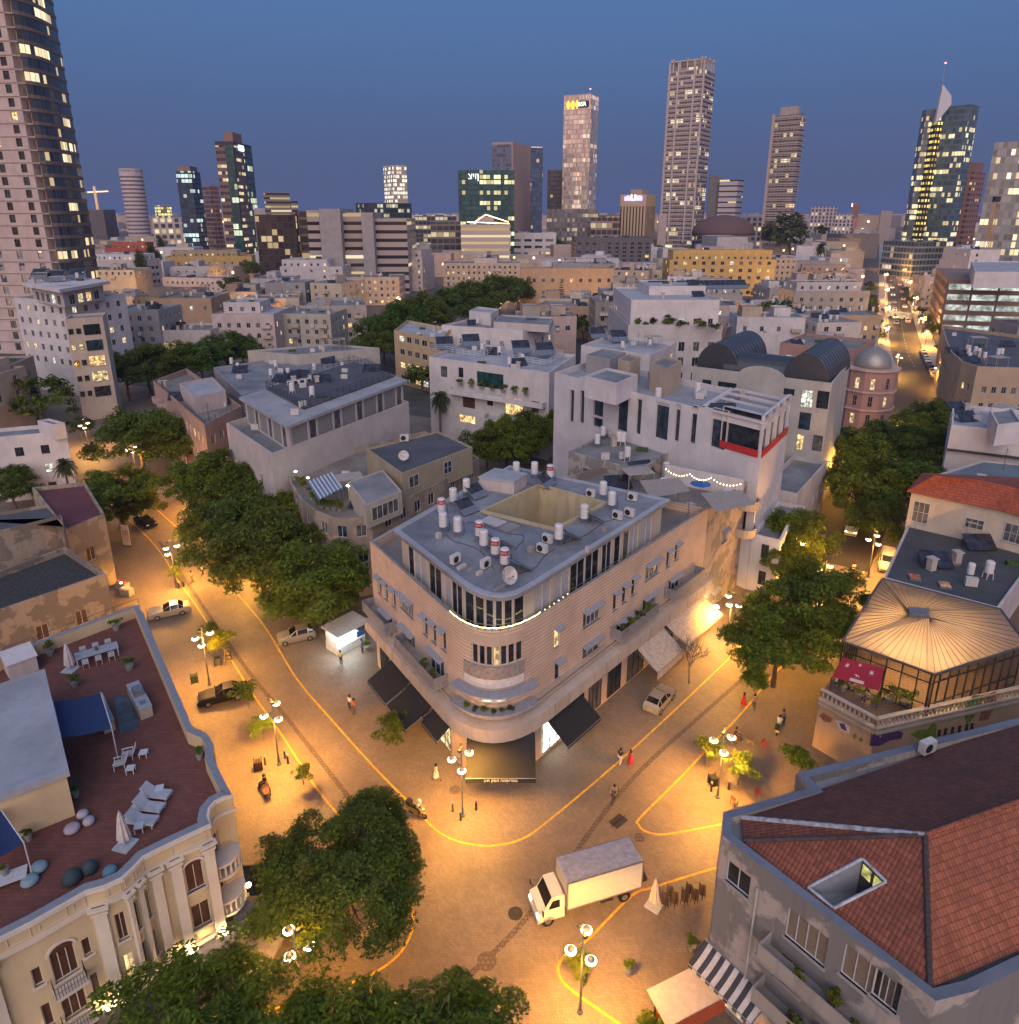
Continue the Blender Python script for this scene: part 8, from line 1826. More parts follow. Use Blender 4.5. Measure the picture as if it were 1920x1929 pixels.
POSES = {
 'stand': dict(pel=(0,0,.93),lk=(.10,-.03,.50),la=(.11,0,.08),rk=(-.10,-.03,.50),ra=(-.11,.02,.08),le=(.24,.02,1.12),lh=(.25,-.12,.90),re=(-.24,.02,1.12),rh=(-.25,-.12,.90),lean=0),
 'walk': dict(pel=(0,0,.91),lk=(.09,-.20,.52),la=(.09,-.27,.09),rk=(-.09,.02,.48),ra=(-.09,.36,.15),le=(.23,.12,1.13),lh=(.24,.14,.90),re=(-.23,-.08,1.12),rh=(-.24,-.28,.95),lean=.03),
 'sit': dict(pel=(0,0,.50),lk=(.12,-.42,.50),la=(.12,-.44,.08),rk=(-.12,-.42,.50),ra=(-.12,-.46,.08),le=(.23,-.08,.72),lh=(.14,-.34,.58),re=(-.23,-.08,.72),rh=(-.14,-.34,.58),lean=.04),
 'ride': dict(pel=(0,0,.86),lk=(.14,-.40,.72),la=(.12,-.24,.34),rk=(-.14,-.34,.62),ra=(-.12,-.14,.26),le=(.25,-.28,1.08),lh=(.24,-.56,1.02),re=(-.25,-.28,1.08),rh=(-.24,-.56,1.02),lean=.16)}
def person(label,p,rz,pose='walk',shirt=(.3,.3,.3),legs=(.05,.06,.1),dress=None,hair=HAIRD,long_hair=False,helmet=None,skin=SKIN,group='people on the streets',h=1.0,bag=None):
    q = POSES[pose]; t = thing('person',label,'person',(p[0],p[1],p[2] if len(p) > 2 else .01),rz,group); L = q['lean']; pz = q['pel'][2]
    ch = (0,-L*.8,pz+.30); nk = (0,-L*1.3,pz+.52); hd = (0,-L*1.4-.02,pz+.64); tp = (0,-L*1.4-.01,pz+.76); sl = (.17,-L*1.2,pz+.46); sr = (-.17,-L*1.2,pz+.46); hl = (.09,0,pz-.04); hr = (-.09,0,pz-.04)
    f = lambda a: (a[0],a[1]-.15,a[2]-.04); g = lambda e,hh: tuple(hh[i]+(hh[i]-e[i])*.32 for i in range(3))
    nodes = [(q['pel'],.12,.10),(ch,.14,.10),(nk,.055),(hd,.085,.095),(tp,.065,.075),(sl,.06),(q['le'],.042),(q['lh'],.03),(g(q['le'],q['lh']),.022,.034),(sr,.06),(q['re'],.042),(q['rh'],.03),(g(q['re'],q['rh']),.022,.034),(hl,.09),(q['lk'],.06),(q['la'],.042),(f(q['la']),.035,.025),(hr,.09),(q['rk'],.06),(q['ra'],.042),(f(q['ra']),.035,.025)]
    E_ = [(0,1),(1,2),(2,3),(3,4),(1,5),(5,6),(6,7),(7,8),(1,9),(9,10),(10,11),(11,12),(0,13),(13,14),(14,15),(15,16),(0,17),(17,18),(18,19),(19,20)]
    child(t,'body',skinned('body',nodes,E_,skin))
    m = MB(); fx = V(hd)
    m.tube(fx+V((0,-.085,.01)),fx+V((0,-.115,-.02)),.012,.018,5); o = m.build('face_features',skin,t,None); o.location = (0,0,0); o.data.transform(__import__('mathutils').Matrix.Translation(t.location)) if False else None
    o.data = m.mesh('nose',skin); o.name = 'nose'
    for sx_ in (-.032,.032): m = MB(); m.lathe([(.004,-.008),(.011,0),(.004,.008)],fx+V((sx_,-.092,.03)),6); child(t,'eye',m.mesh('eye',HAIRD))
    if shirt: child(t,'shirt',skinned('shirt',[(tuple(V(q['pel'])+V((0,0,.02))),.142,.12),(ch,.162,.122),(tuple(V(nk)-V((0,0,.05))),.075),(sl,.08),(tuple(V(sl).lerp(V(q['le']),.75)),.065),(sr,.08),(tuple(V(sr).lerp(V(q['re']),.75)),.065)],[(0,1),(1,2),(1,3),(3,4),(1,5),(5,6)],plain(shirt,.8)))
    if dress:
        z1 = .42 if pose != 'sit' else .45; m = MB(); m.lathe([(.30,z1-pz),(.25,-.22),(.17,.0),(.14,.12),(.17,.34),(.12,.48)],q['pel'],14,sy=.85); child(t,'dress',m.mesh('dress',plain(dress,.8)))
    else:
        lg = plain(legs,.8); b_ = .75 if legs[0] > .3 else .95
        child(t,'trousers',skinned('trousers',[(tuple(V(q['pel'])+V((0,0,.03))),.137,.115),(hl,.105),(q['lk'],.075),(tuple(V(q['lk']).lerp(V(q['la']),b_)),.062),(hr,.105),(q['rk'],.075),(tuple(V(q['rk']).lerp(V(q['ra']),b_)),.062)],[(0,1),(1,2),(2,3),(0,4),(4,5),(5,6)],lg))
    for a in (q['la'],q['ra']): m = MB(); m.lathe([(.05,-.06),(.055,-.03),(.045,.02)],(a[0],a[1]-.07,a[2]-.005),8,sx=.8,sy=2.1); child(t,'shoe',m.mesh('shoe',SHOE))
    m = MB(); hc = V(hd)+V((0,.022,.045))
    if helmet: m.lathe([(.15,-.04),(.16,.02),(.13,.11),(.06,.16),(.01,.17)],hc,14,sy=1.15); child(t,'helmet',m.mesh('helmet',plain(helmet,.3)))
    else:
        m.lathe([(.095,-.10),(.118,-.02),(.118,.05),(.085,.105),(.03,.125),(.005,.128)],hc+V((0,.018,0)),12);
        if long_hair: m.lathe([(.05,-.34),(.09,-.22),(.10,-.05)],hc+V((0,.06,0)),10,sy=.6)
        child(t,'hair',m.mesh('hair',hair))
    if bag: m = MB(); m.box((0,.2,pz+.12),(.26,.14,.32)); child(t,'backpack',m.mesh('backpack',plain(bag,.8)))
    t.scale = (h,h,h); return t
WHT = (.62,.60,.58); NAVY = (.03,.035,.07); REDC = (.5,.03,.03); TANC = (.35,.25,.16); GREENC = (.2,.35,.15)
for args in ((('person in black top and white shorts holding a hand, near the middle yellow line',1168,1441,2.6),dict(shirt=(.02,.02,.025),legs=WHT)),(('woman in short red dress walking hand in hand in front of the brick corner',1187,1444,2.6),dict(shirt=None,dress=REDC,long_hair=True)),
    (('person in long red dress walking away up the right street',1400,1333,2.7),dict(shirt=None,dress=REDC,pose='stand',long_hair=True)),(('man in dark shirt and jeans walking beside the long red dress',1420,1336,2.7),dict(shirt=TANC,legs=(.10,.12,.18))),
    (('person in white dress striding beside the street lamp at the brick corner',822,1470,1.2),dict(shirt=None,dress=WHT,long_hair=True)),(('person in orange red shirt standing by the large black awning',668,1345,-.6),dict(shirt=(.5,.12,.06),legs=(.12,.10,.09),pose='stand')),(('person in white shirt close behind the orange red shirt',660,1338,-.5),dict(shirt=WHT,legs=NAVY,pose='stand')),
    (('person in white walking on the left street under the trees',382,1085,2.9),dict(shirt=WHT,legs=NAVY)),(('person in pale shirt walking on the left street nearer the lamp with bollards',362,1098,2.7),dict(shirt=(.45,.4,.42),legs=TANC)),(('person in white walking down the right street before the white car',1607,1082,0),dict(shirt=WHT,legs=(.35,.33,.3))),(('person in dark clothes on the right street pavement below the trees',1565,1048,.4),dict(shirt=(.3,.25,.22),legs=NAVY)),
    (('woman in bright vest standing at the lit kiosk',643,1252,2.9),dict(shirt=(.5,.55,.1),legs=NAVY,pose='stand')),(('person in blue standing by the kiosk poster',683,1230,1.5),dict(shirt=(.12,.2,.45),legs=NAVY,pose='stand'))):
    (lb,x,y,rz),k = args; p = P(x,y); person(lb,(p.x,p.y),rz,**k)
# ================================================================ small two-wheelers
def wheel_mesh(r,t=.03):
    m = MB(); n = 20
    for k in range(n): a,b_ = 2*math.pi*k/n,2*math.pi*(k+1)/n; m.tube((0,r*math.cos(a),r*math.sin(a)),(0,r*math.cos(b_),r*math.sin(b_)),t,n=6,caps=False)
    for k in range(6): a = math.pi*k/6*2; m.tube((0,0,0),(0,r*math.cos(a),r*math.sin(a)),.006,n=3,caps=False)
    return m
def make_bike(label,p,rz,col=(.3,.05,.04),nm='bicycle'):
    t = thing(nm,label,'bicycle',(p[0],p[1],.01),rz,None); F_ = plain(col,.4)
    for y in (-.52,.52): child(t,'wheel',wheel_mesh(.33,.022).mesh('wheel',TYRE),(0,y,.35))
    m = MB(); a,b_,c,d,e_ = V((0,.52,.35)),V((0,.12,.34)),V((0,.2,.85)),V((0,-.38,.85)),V((0,-.52,.35))
    for u,v in ((a,b_),(b_,c),(a,c),(c,d),(b_,d),(d,e_)): m.tube(u,v,.018,n=6)
    child(t,'frame',m.mesh('frame',F_)); m = MB(); m.tube(d,(0,-.40,1.0),.015,n=6); m.tube((-.27,-.36,1.02),(.27,-.36,1.02),.014,n=6); child(t,'handlebar',m.mesh('handlebar',METAL)); m = MB(); m.lathe([(.03,0),(.1,.03),(.08,.06)],(0,.22,.88),8,sy=1.4); child(t,'saddle',m.mesh('saddle',DARKM)); return t
def make_scooter(label,p,rz,col):
    t = thing('motor_scooter',label,'scooter',(p[0],p[1],.01),rz); F_ = plain(col,.35)
    for y in (-.62,.58): m = wheel_mesh(.22,.055); child(t,'wheel',m.mesh('wheel',TYRE),(0,y,.27))
    m = MB(); m.box((0,.38,.38),(.32,.75,.36)); m.box((0,-.1,.3),(.34,.5,.08)); m.obox((-.2,-.42,.35),(.4,0,0),(0,-.12,.62),(0,.06,.0)); m.box((0,-.6,.5),(.12,.3,.06)); child(t,'body',m.mesh('body',F_))
    m = MB(); m.box((0,.38,.74),(.3,.7,.1)); child(t,'seat',m.mesh('seat',DARKM)); m = MB(); m.tube((0,-.6,.3),(0,-.45,1.0),.03,n=6); m.tube((-.32,-.42,1.02),(.32,-.42,1.02),.02,n=6); child(t,'handlebar',m.mesh('handlebar',METAL))
    m = MB(); m.box((0,.78,.82),(.42,.4,.38)); child(t,'top_box',m.mesh('top_box',DARKM)); m = MB(); m.lathe([(.02,-.05),(.08,0),(.02,.05)],(0,-.56,.92),8); child(t,'headlight',m.mesh('headlight',glow((1,.85,.5),4))); return t
p = P(787,1537); rz = D2R(62); make_scooter('yellow motor scooter crossing the plaza beside the big round tree',p,rz,(.5,.33,.03)); person('scooter rider in white shirt and white helmet on the yellow scooter',(p.x,p.y),rz,'ride',WHT,(.03,.03,.04),helmet=(.7,.7,.7))
p = P(1158,1508); rz = D2R(-28); make_bike('bicycle ridden across the road above the drain grate',p,rz,(.1,.1,.1)); person('cyclist in pink top riding above the drain grate',(p.x,p.y,.12),rz,'ride',(.45,.28,.26),(.05,.05,.06))
p = P(1466,1378); rz = D2R(150); make_scooter('pale motor scooter parked on the right pavement with two people',p,rz,(.55,.6,.5)); person('scooter rider in white and green on the right pavement',(p.x,p.y),rz,'ride',(.55,.6,.5),GREENC)
p = P(1474,1366); person('second person in tan leaning at the pale scooter',(p.x,p.y),.4,'stand',TANC,NAVY)
for k,(x,y,rz) in enumerate(((1408,1128,.6),(1432,1135,.9),(1450,1142,1.2))): make_bike(f"parked bicycle by the yellow lit young tree, {['left', 'middle', 'right'][k]} of three",P(x,y),rz,(.25,.25,.27))
# ================================================================ benches, bins, bollards, chairs on the pavements
WOOD = plain((.30,.12,.055),.6,var=.3); REDP = plain((.42,.035,.03),.5)
def bench(label,p,rz,mat=WOOD,L=1.6):
    t = thing('bench',label,'bench',(p[0],p[1],.01),rz)
    for nm,y,z,w,h_ in (('seat',0,.42,.5,.06),): m = MB(); [m.box((0,y-.2+.1*k,z),(L,.085,h_)) for k in range(5)]; child(t,'seat',m.mesh('seat',mat))
    m = MB(); [m.box((0,.27,.55+k*.13),(L,.04,.09)) for k in range(3)]; child(t,'backrest',m.mesh('backrest',mat))
    for x in (-L*.42,L*.42): m = MB(); m.box((x,-.18,0),(.06,.06,.42)); m.box((x,.25,0),(.06,.06,.9)); m.box((x,.03,.36),(.06,.46,.06)); child(t,'leg',m.mesh('leg',DARKM))
    return t
p = P(500,1490); bench('red wooden bench with a reclining person on the left pavement',p,D2R(-60),WOOD,1.9); q = p+V((-.15,.45)); person('person in black and white sitting on the red bench',(q.x,q.y),D2R(-60),'sit',(.03,.03,.035),(.03,.03,.04),hair=HAIRD)
p = P(1385,1392); bench('bench with a seated person beside the lamp on the right pavement',p,1.2,WOOD); person('person in dark clothes sitting on the bench by the right lamp',(p.x,p.y),1.2,'sit',(.04,.04,.05),(.03,.03,.05))
def folding_chair(label,p,rz,mat,grp=None,z=.01,nm='folding_chair'):
    t = thing(nm,label,'chair',(p[0],p[1],z),rz,grp); m = MB(); m.box((0,0,.44),(.44,.42,.04)); child(t,'seat',m.mesh('seat',mat)); m = MB(); [m.box((0,.2,.58+.12*k),(.44,.03,.08)) for k in range(3)]; child(t,'backrest',m.mesh('backrest',mat))
    for sx_ in (-.2,.2):
        for sy_ in (-.18,.2): m = MB(); m.box((sx_,sy_,0),(.035,.035,.44 if sy_ < 0 else .9)); child(t,'leg',m.mesh('leg',mat))
    return t
folding_chair('red folding chair standing alone on the right pavement',P(1440,1410),.6,REDP); folding_chair('red striped deck chair right of the lamp, near the tiled roof',P(1428,1500),1.5,REDP); folding_chair('wooden folding chair at the corner of the tiled roof house',P(1383,1516),2.2,WOOD)
def dog(p,rz):
    t = thing('dog','small tan dog walking near the red folding chair','dog',(p[0],p[1],.0),rz)
    N_ = [((0,.18,.34),.09,.085),((0,0,.33),.085,.08),((0,-.18,.35),.10,.085),((0,-.28,.46),.055),((0,-.36,.52),.06),((0,-.47,.49),.03),((.06,-.2,.2),.03),((.06,-.18,.02),.02),((-.06,-.2,.2),.03),((-.06,-.24,.02),.02),((.06,.16,.24),.045),((.06,.25,.13),.022),((.06,.22,.02),.02),((-.06,.16,.24),.045),((-.06,.24,.13),.022),((-.06,.2,.02),.02),((0,.3,.42),.02),((0,.38,.5),.012),((.04,-.33,.6),.018),((-.04,-.33,.6),.018)]
    child(t,'body',skinned('body',N_,[(0,1),(1,2),(2,3),(3,4),(4,5),(2,6),(6,7),(2,8),(8,9),(0,10),(10,11),(11,12),(0,13),(13,14),(14,15),(0,16),(16,17),(4,18),(4,19)],plain((.25,.16,.08),.8)))
dog(P(1414,1402),1.0)
BOLM = plain((.06,.06,.065),.5,.3)
def bollard(lb,p):
    t = thing('bollard',lb,'bollard',(p[0],p[1],.004),0,'bollards at the street lamps'); m = MB(); m.lathe([(.11,0),(.11,.06),(.08,.1),(.075,.8)],(0,0,0),12); child(t,'post',m.mesh('post',BOLM)); m = MB(); m.lathe([(.078,.72),(.10,.8),(.08,.9),(.02,.93)],(0,0,0),12); child(t,'cap',m.mesh('cap',plain((.35,.34,.33),.5)))
for x,y,lb in ((853,1528,'left of the lamp at the brick corner'),(868,1545,'just in front of the lamp at the brick corner'),(897,1525,'right of the lamp at the brick corner'),(537,1428,'right of the lamp beside the wooden bin, upper one'),(543,1438,'right of the lamp beside the wooden bin, lower one'),(500,1440,'between the wooden bin and its lamp'),(337,1108,'at the left street lamp, left one'),(346,1105,'at the left street lamp, right one'),(1340,1490,'beside the dark bin on the right pavement'),(1373,1487,'right of the lamp on the right pavement')): bollard('dark bollard '+lb,P(x,y))
def bin_(lb,p,rz,mat,nm='litter_bin'):
    t = thing(nm,lb,'bin',(p[0],p[1],.004),rz); m = MB(); m.box((0,0,.05),(.6,.6,.75)); child(t,'body',m.mesh('body',mat)); m = MB();
    for a,b_ in ((-.3,-.3),(.3,-.3),(.3,.3),(-.3,.3)): m.box((a,b_,0),(.07,.07,.9))
    child(t,'frame',m.mesh('frame',DARKM)); m = MB(); m.box((0,0,.8),(.5,.5,.03)); child(t,'lid',m.mesh('lid',DARKM))
bin_('orange brown wooden litter bin beside the left street lamp',P(487,1448),.4,WOOD); bin_('dark litter bin at the lamp on the right pavement',P(1343,1478),.2,DARKM); bin_('dark litter bin at the young tree with metal guard',P(411,1252),.4,plain((.1,.1,.1),.6)); bin_('green recycling bin beside the black car',P(367,1285),.5,plain((.04,.08,.03),.6))
tg = thing('tree_guard','metal guard frame round the young tree between the cars','tree guard',(*P(430,1247),0),.3)
for sx_ in (-.35,.35):
    for sy_ in (-.35,.35): m = MB(); m.box((sx_,sy_,0),(.04,.04,1.5)); child(tg,'post',m.mesh('post',DARKM))
for z in (.5,1.0,1.45): m = MB(); [m.box((0,y,z),(.74,.03,.04)) for y in (-.35,.35)]; [m.box((x,0,z),(.03,.74,.04)) for x in (-.35,.35)]; child(tg,'rail',m.mesh('rail',DARKM))
# white banner with red numerals
bn = thing('banner','tall white banner with red numerals at the far left pavement','banner',(*P(240,1028),0),-.25); m = MB(); m.box((0,0,.1),(1.3,.06,3.1)); child(bn,'cloth',m.mesh('cloth',plain((.62,.56,.5),.8))); text3d('10',base(bn)+V((0,-.06,2.0)),(math.pi/2,0,0),1.1,plain((.5,.05,.03),.7),bn,'numerals')
m = MB(); [m.box((x,.0,0),(.1,.5,.1)) for x in (-.55,.55)]; child(bn,'foot',m.mesh('foot',DARKM))
pu = thing('parasol','open white parasol beside the black car on the left street','parasol',(*P(262,985),0)); m = MB(); m.lathe([(1.7,2.3),(1.2,2.55),(.5,2.8),(.05,2.9)],(0,0,0),10); child(pu,'canopy',m.mesh('canopy',plain((.6,.52,.48),.8))); m = MB(); m.tube((0,0,0),(0,0,2.85),.03,n=6); m.lathe([(.3,0),(.3,.08),(.05,.1)],(0,0,0),12); child(pu,'pole',m.mesh('pole',METAL))
# shop goods glowing at the maroon roof house
fixture('shop_lamp','warm shop lamp at the street front below the maroon roof',P3(228,1098,2.4),500,(1,.68,.3),.12,None,18)
for k,(x,y,lb) in enumerate(((232,1108,'left'),(240,1120,'right'))):
    st = thing('market_stall',f'lit goods stand below the maroon roof house, {lb} one','stall',(*P(x,y),0),-.35); m = MB(); m.box((0,0,0),(1.5,.8,.8)); child(st,'counter',m.mesh('counter',plain((.5,.42,.32),.7))); m = MB(); [m.box((-.6+.3*j,0,.8),(.22,.6,.16)) for j in range(5)]; child(st,'goods',m.mesh('goods',plain((.5,.12,.06) if k == 0 else (.6,.5,.4),.7)))
# ---- stacked bistro chairs and closed parasol by the tiled roof house
CHM = plain((.10,.055,.03),.6)
def make_chair(mat,nm='bistro_chair'):
    t = thing(nm,'chair','chair'); m = MB(); m.lathe([(.02,.43),(.22,.43),(.23,.46),(.02,.46)],(0,0,0),14); child(t,'seat',m.mesh('seat',mat)); m = MB(); n = 8; pr = None
    for z in (.62,.76,.9):
        pts = [V((.24*math.cos(a),.24*math.sin(a),z)) for a in [math.pi*.1+math.pi*.8*k/n for k in range(n+1)]]; m.path(pts,.02,5)
    child(t,'backrest',m.mesh('backrest',mat))
    for a in (.8,2.34,3.9,5.5): m = MB(); m.tube((.2*math.cos(a),.2*math.sin(a),.9 if a < 3 else .45),(.24*math.cos(a),.24*math.sin(a),0),.014,n=5); child(t,'leg',m.mesh('leg',DARKM))
    return t
BC = make_chair(CHM)
for s_,(x,y,n) in enumerate(((1252,1710,6),(1270,1708,6),(1289,1704,6),(1308,1700,5),(1262,1692,4),(1298,1688,4),(1322,1692,5))):
    for k in range(n): p = P(x,y); place(BC,(p.x,p.y,.004+k*.13),2.2+k*.03,f"brown bistro chair in the {['front left', 'front second', 'front third', 'front right', 'back left', 'back middle', 'rightmost'][s_]} stack by the closed parasol, {['lowest', 'second', 'third', 'fourth', 'fifth', 'sixth'][k]} up",'stacked bistro chairs')
def closed_parasol(lb,p,z=0,h=2.4,mat=None,s=1.0,base_=True):
    t = thing('closed_parasol',lb,'parasol',(p[0],p[1],z),R.random()); m = MB(); mt = mat or plain((.55,.48,.40),.85)
    n = 16; prof = [(.30,.5),(.27,.8),(.2,1.4),(.12,2.0),(.04,2.35)]; i0 = 0
    rings = [[(r*(1+.28*(k % 2))*math.cos(2*math.pi*k/n),r*(1+.28*(k % 2))*math.sin(2*math.pi*k/n),z_) for k in range(n)] for r,z_ in prof]
    for a,b_ in zip(rings,rings[1:]):
        for k in range(n): m.poly([a[k],a[(k+1) % n],b_[(k+1) % n],b_[k]])
    child(t,'folded_canopy',m.mesh('folded_canopy',mt)); m = MB(); m.tube((0,0,0),(0,0,2.45),.035,n=8); child(t,'pole',m.mesh('pole',plain((.4,.4,.4),.4))); m = MB(); m.box((0,0,0),(1.0,1.0,.07),.5); child(t,'base',m.mesh('base',plain((.42,.44,.47),.7))); t.scale = (s,s,s); return t
closed_parasol('closed cream parasol beside the stacks of bistro chairs',P(1232,1706),.004)
# ---- planters near the truck
def bush(name,label,p,r,mat,pot=None,z=0,h=.9,n=9,cat='plant'):
    t = thing(name,label,cat,(p[0],p[1],z)); me,_ = crown_mesh('foliage',int(abs(r*100+p[0]*10)),n,70,.16,mat,.8,0,clump=(.3,.5),shell=(.3,.9)); o = child(t,'foliage',me,(0,0,(.45 if pot else .0)+r*.75)); o.scale = (r,r,r*h)
    if pot: m = MB(); q = max(.22,r*.55); m.lathe([(q*.7,0),(q,.45),(q*.9,.46),(q*.85,.4)],(0,0,0),12); child(t,'pot',m.mesh('pot',pot))
    return t
TERR = plain((.26,.12,.07),.8); POTG = plain((.25,.25,.24),.8)
bush('bush','large yellow green bush round the foot of the lamp in front of the truck',P(1090,1830),1.0,LF_Y,None,0,.8,16); bush('bush','round dark green bush just in front of the yellow green lamp bush',P(1096,1848),.5,LF_M)
bush('potted_plant','small plant in square pot alone on the plaza right of the lamp bush',P(1183,1835),.45,LF_M,POTG); bush('potted_plant','shrub at the corner by the red market counter',P(1398,1895),.9,LF_M,POTG); bush('potted_plant','lit shrub cut by the bottom edge under the market counter',P(1235,1945),.9,LF_Y,POTG); bush('potted_plant','small shrub at the striped awning corner',P(1303,1790),.5,LF_M,POTG); bush('potted_plant','shrub at the foot of the kiosk side',P(690,1225),.5,LF_M,POTG)
# red market counter with pale top at the bottom
mc = P3(1290,1905,1.0); t = thing('market_counter','red and orange market counter with long pale roof at the bottom of the plaza','counter',(*P(1300,1915),0),D2R(24)); m = MB(); m.box((0,0,.0),(4.2,1.2,1.1)); child(t,'counter',m.mesh('counter',plain((.42,.08,.03),.6))); m = MB(); m.obox((-2.5,-1.0,2.0),(5,0,0),(0,2.0,.25),(0,0,.08)); child(t,'roof',m.mesh('roof',plain((.55,.44,.36),.7)))
for x in (-2.2,2.2): m = MB(); m.box((x,.5,0),(.08,.08,2.15)); m.box((x,-.7,0),(.08,.08,2.0)); child(t,'post',m.mesh('post',DARKM))
# ================================================================ hotel roof terrace furniture (floor at 12 m)
ZT = HH-1.0
z1 = lambda x,y: (x/3,1000+y/3)
LWH = plain((.50,.51,.54),.6); CUSH = plain((.36,.38,.42),.8); BLUE = plain((.012,.03,.10),.85); GRYB = plain((.30,.32,.35),.7)
def T(x,y,zz=None): q = z1(x,y) if zz is None else zz(x,y); p = P(*q,ZT); return (p.x,p.y,ZT+.003)
def dir_(xa,ya,xb,yb,f=None): a,b_ = T(xa,ya,f),T(xb,yb,f); return math.atan2(b_[1]-a[1],b_[0]-a[0])
rz = dir_(455,765,655,705); t = thing('dining_table','long white dining table with grey top on the hotel terrace','table',T(555,722),rz); m = MB(); m.box((0,0,.70),(3.0,1.1,.05)); child(t,'tabletop',m.mesh('tabletop',GRYB));
for sx_ in (-1.42,1.42):
    for sy_ in (-.48,.48): m = MB(); m.box((sx_,sy_,0),(.08,.08,.70)); child(t,'leg',m.mesh('leg',LWH))
m = MB(); m.lathe([(.1,.75),(.14,.85),(.1,.95)],(0,.1,0),10); ob = child(t,'flower_vase',m.mesh('flower_vase',LF_D))
c0 = T(555,722)
for k in range(3):
    for sg in (-1,1):
        q = V((c0[0],c0[1]))+V((math.cos(rz),math.sin(rz)))*((k-1)*.9)+V((-math.sin(rz),math.cos(rz)))*(sg*.85); folding_chair(f"white chair on the {'street' if sg > 0 else 'near'} side of the long terrace table, {['left', 'middle', 'right'][k]} one",(q.x,q.y),rz+(0 if sg > 0 else math.pi),LWH,'white chairs round the terrace table',ZT+.003,'dining_chair')
closed_parasol('closed white parasol on a square base beside the long terrace table',T(400,785)[:2],ZT,mat=plain((.55,.50,.50),.85)); closed_parasol('closed cream parasol on a pale slab beside the terrace loungers',T(710,430,z4)[:2],ZT,mat=plain((.55,.50,.46),.85))
def lounger(lb,p,rz):
    t = thing('sun_lounger',lb,'sun lounger',p,rz,'sun loungers on the hotel terrace'); m = MB(); m.box((-.1,0,.26),(1.95,.70,.06)); child(t,'frame',m.mesh('frame',LWH))
    for sx_ in (-.98,.75):
        for sy_ in (-.3,.3): m = MB(); m.box((sx_,sy_,0),(.06,.06,.27)); child(t,'leg',m.mesh('leg',LWH))
    m = MB(); m.box((.32,0,.32),(1.1,.64,.09)); child(t,'mattress',m.mesh('mattress',CUSH)); m = MB(); m.obox((-.25,-.33,.33),(-.62,0,.48),(0,.66,0),(.06,0,.08)); child(t,'backrest',m.mesh('backrest',CUSH)); return t
for k,(xa,ya,xb,yb) in enumerate(((800,150,980,170),(760,222,940,245),(720,300,900,318))): a,b_ = T(xa,ya,z4),T(xb,yb,z4); lounger(f"grey sun lounger on the terracotta terrace, {['nearest the long table', 'in the middle', 'nearest the cream parasol'][k]}",((a[0]+b_[0])/2,(a[1]+b_[1])/2,ZT),math.atan2(b_[1]-a[1],b_[0]-a[0]))
def side_table(lb,p,rz,s=.5,h=.42):
    t = thing('side_table',lb,'table',p,rz,'small white terrace tables'); m = MB(); m.box((0,0,h-.05),(s,s,.05)); child(t,'tabletop',m.mesh('tabletop',LWH))
    for a in (-1,1):
        for b_ in (-1,1): m = MB(); m.box((a*(s/2-.04),b_*(s/2-.04),0),(.05,.05,h-.05)); child(t,'leg',m.mesh('leg',LWH))
side_table('small white table between the first two loungers',T(905,135,z4),.3); side_table('small white table in front of the lounger nearest the parasol',T(790,350,z4),.3)
def armchair(lb,p,rz):
    t = thing('lounge_chair',lb,'chair',p,rz,'white lounge chairs on the terrace'); m = MB(); [m.box((0,-.3+.1*k,.32),(.6,.08,.04)) for k in range(7)]; child(t,'seat',m.mesh('seat',LWH)); m = MB(); [m.obox((-.3+.125*k,.3,.34),(.09,0,0),(0,.22,.55),(0,.04,0)) for k in range(5)]; child(t,'backrest',m.mesh('backrest',LWH))
    for a in (-.33,.33): m = MB(); m.box((a,0,.52),(.08,.7,.04)); child(t,'armrest',m.mesh('armrest',LWH)); m = MB(); m.box((a,-.3,0),(.05,.05,.52)); m.box((a,.3,0),(.05,.05,.52)); child(t,'leg',m.mesh('leg',LWH))
armchair('white slatted lounge chair nearer the grill counter',T(725,1285),dir_(660,1240,760,1290)-D2R(40)); armchair('white slatted lounge chair farther from the grill counter',T(680,1335),dir_(660,1240,760,1290)-D2R(40)); side_table('white slatted footstool right of the upper lounge chair',T(815,1275),.2,.5,.38); side_table('white slatted footstool right of the lower lounge chair',T(742,1365),.2,.5,.38)
def pouf(lb,p,r,mat,h=.4): t = thing('pouf',lb,'pouf',p,R.random(),'poufs on the hotel terrace'); m = MB(); m.lathe([(r*.7,0),(r,h*.3),(r,h*.65),(r*.75,h*.95),(r*.1,h)],(0,0,0),18); child(t,'cushion',m.mesh('cushion',mat,smooth=True)); m = MB(); m.lathe([(r*1.01,h*.45),(r*1.03,h*.48),(r*1.01,h*.51)],(0,0,0),18); child(t,'piping',m.mesh('piping',GRYB))
for x,y,r,mt,lb in ((410,350,.42,plain((.36,.32,.36),.8),'grey pouf, largest of three near the stair block'),(470,270,.32,plain((.38,.35,.37),.8),'small grey pouf at the back of three'),(505,308,.32,plain((.36,.34,.36),.8),'small grey pouf at the right of three'),(222,570,.42,plain((.20,.30,.33),.8),'pale green pouf nearer the loungers'),(172,645,.42,plain((.20,.30,.33),.8),'pale green pouf nearer the white table'),(625,592,.36,plain((.12,.24,.32),.8),'teal striped pouf at the curved parapet')): pouf(lb,T(x,y,z4),r,mt)
for x,y,r,lb in ((512,575,.42,'dark green bean bag nearer the teal pouf'),(410,630,.52,'dark green bean bag with a tray at the parapet')): t = thing('bean_bag',lb,'bean bag',T(x,y,z4),R.random()); m = MB(); m.lathe([(r*.8,0),(r,.15),(r*.85,.4),(r*.5,.6),(r*.1,.68)],(0,0,0),16); child(t,'cushion',m.mesh('cushion',plain((.035,.06,.065),.8),smooth=True))
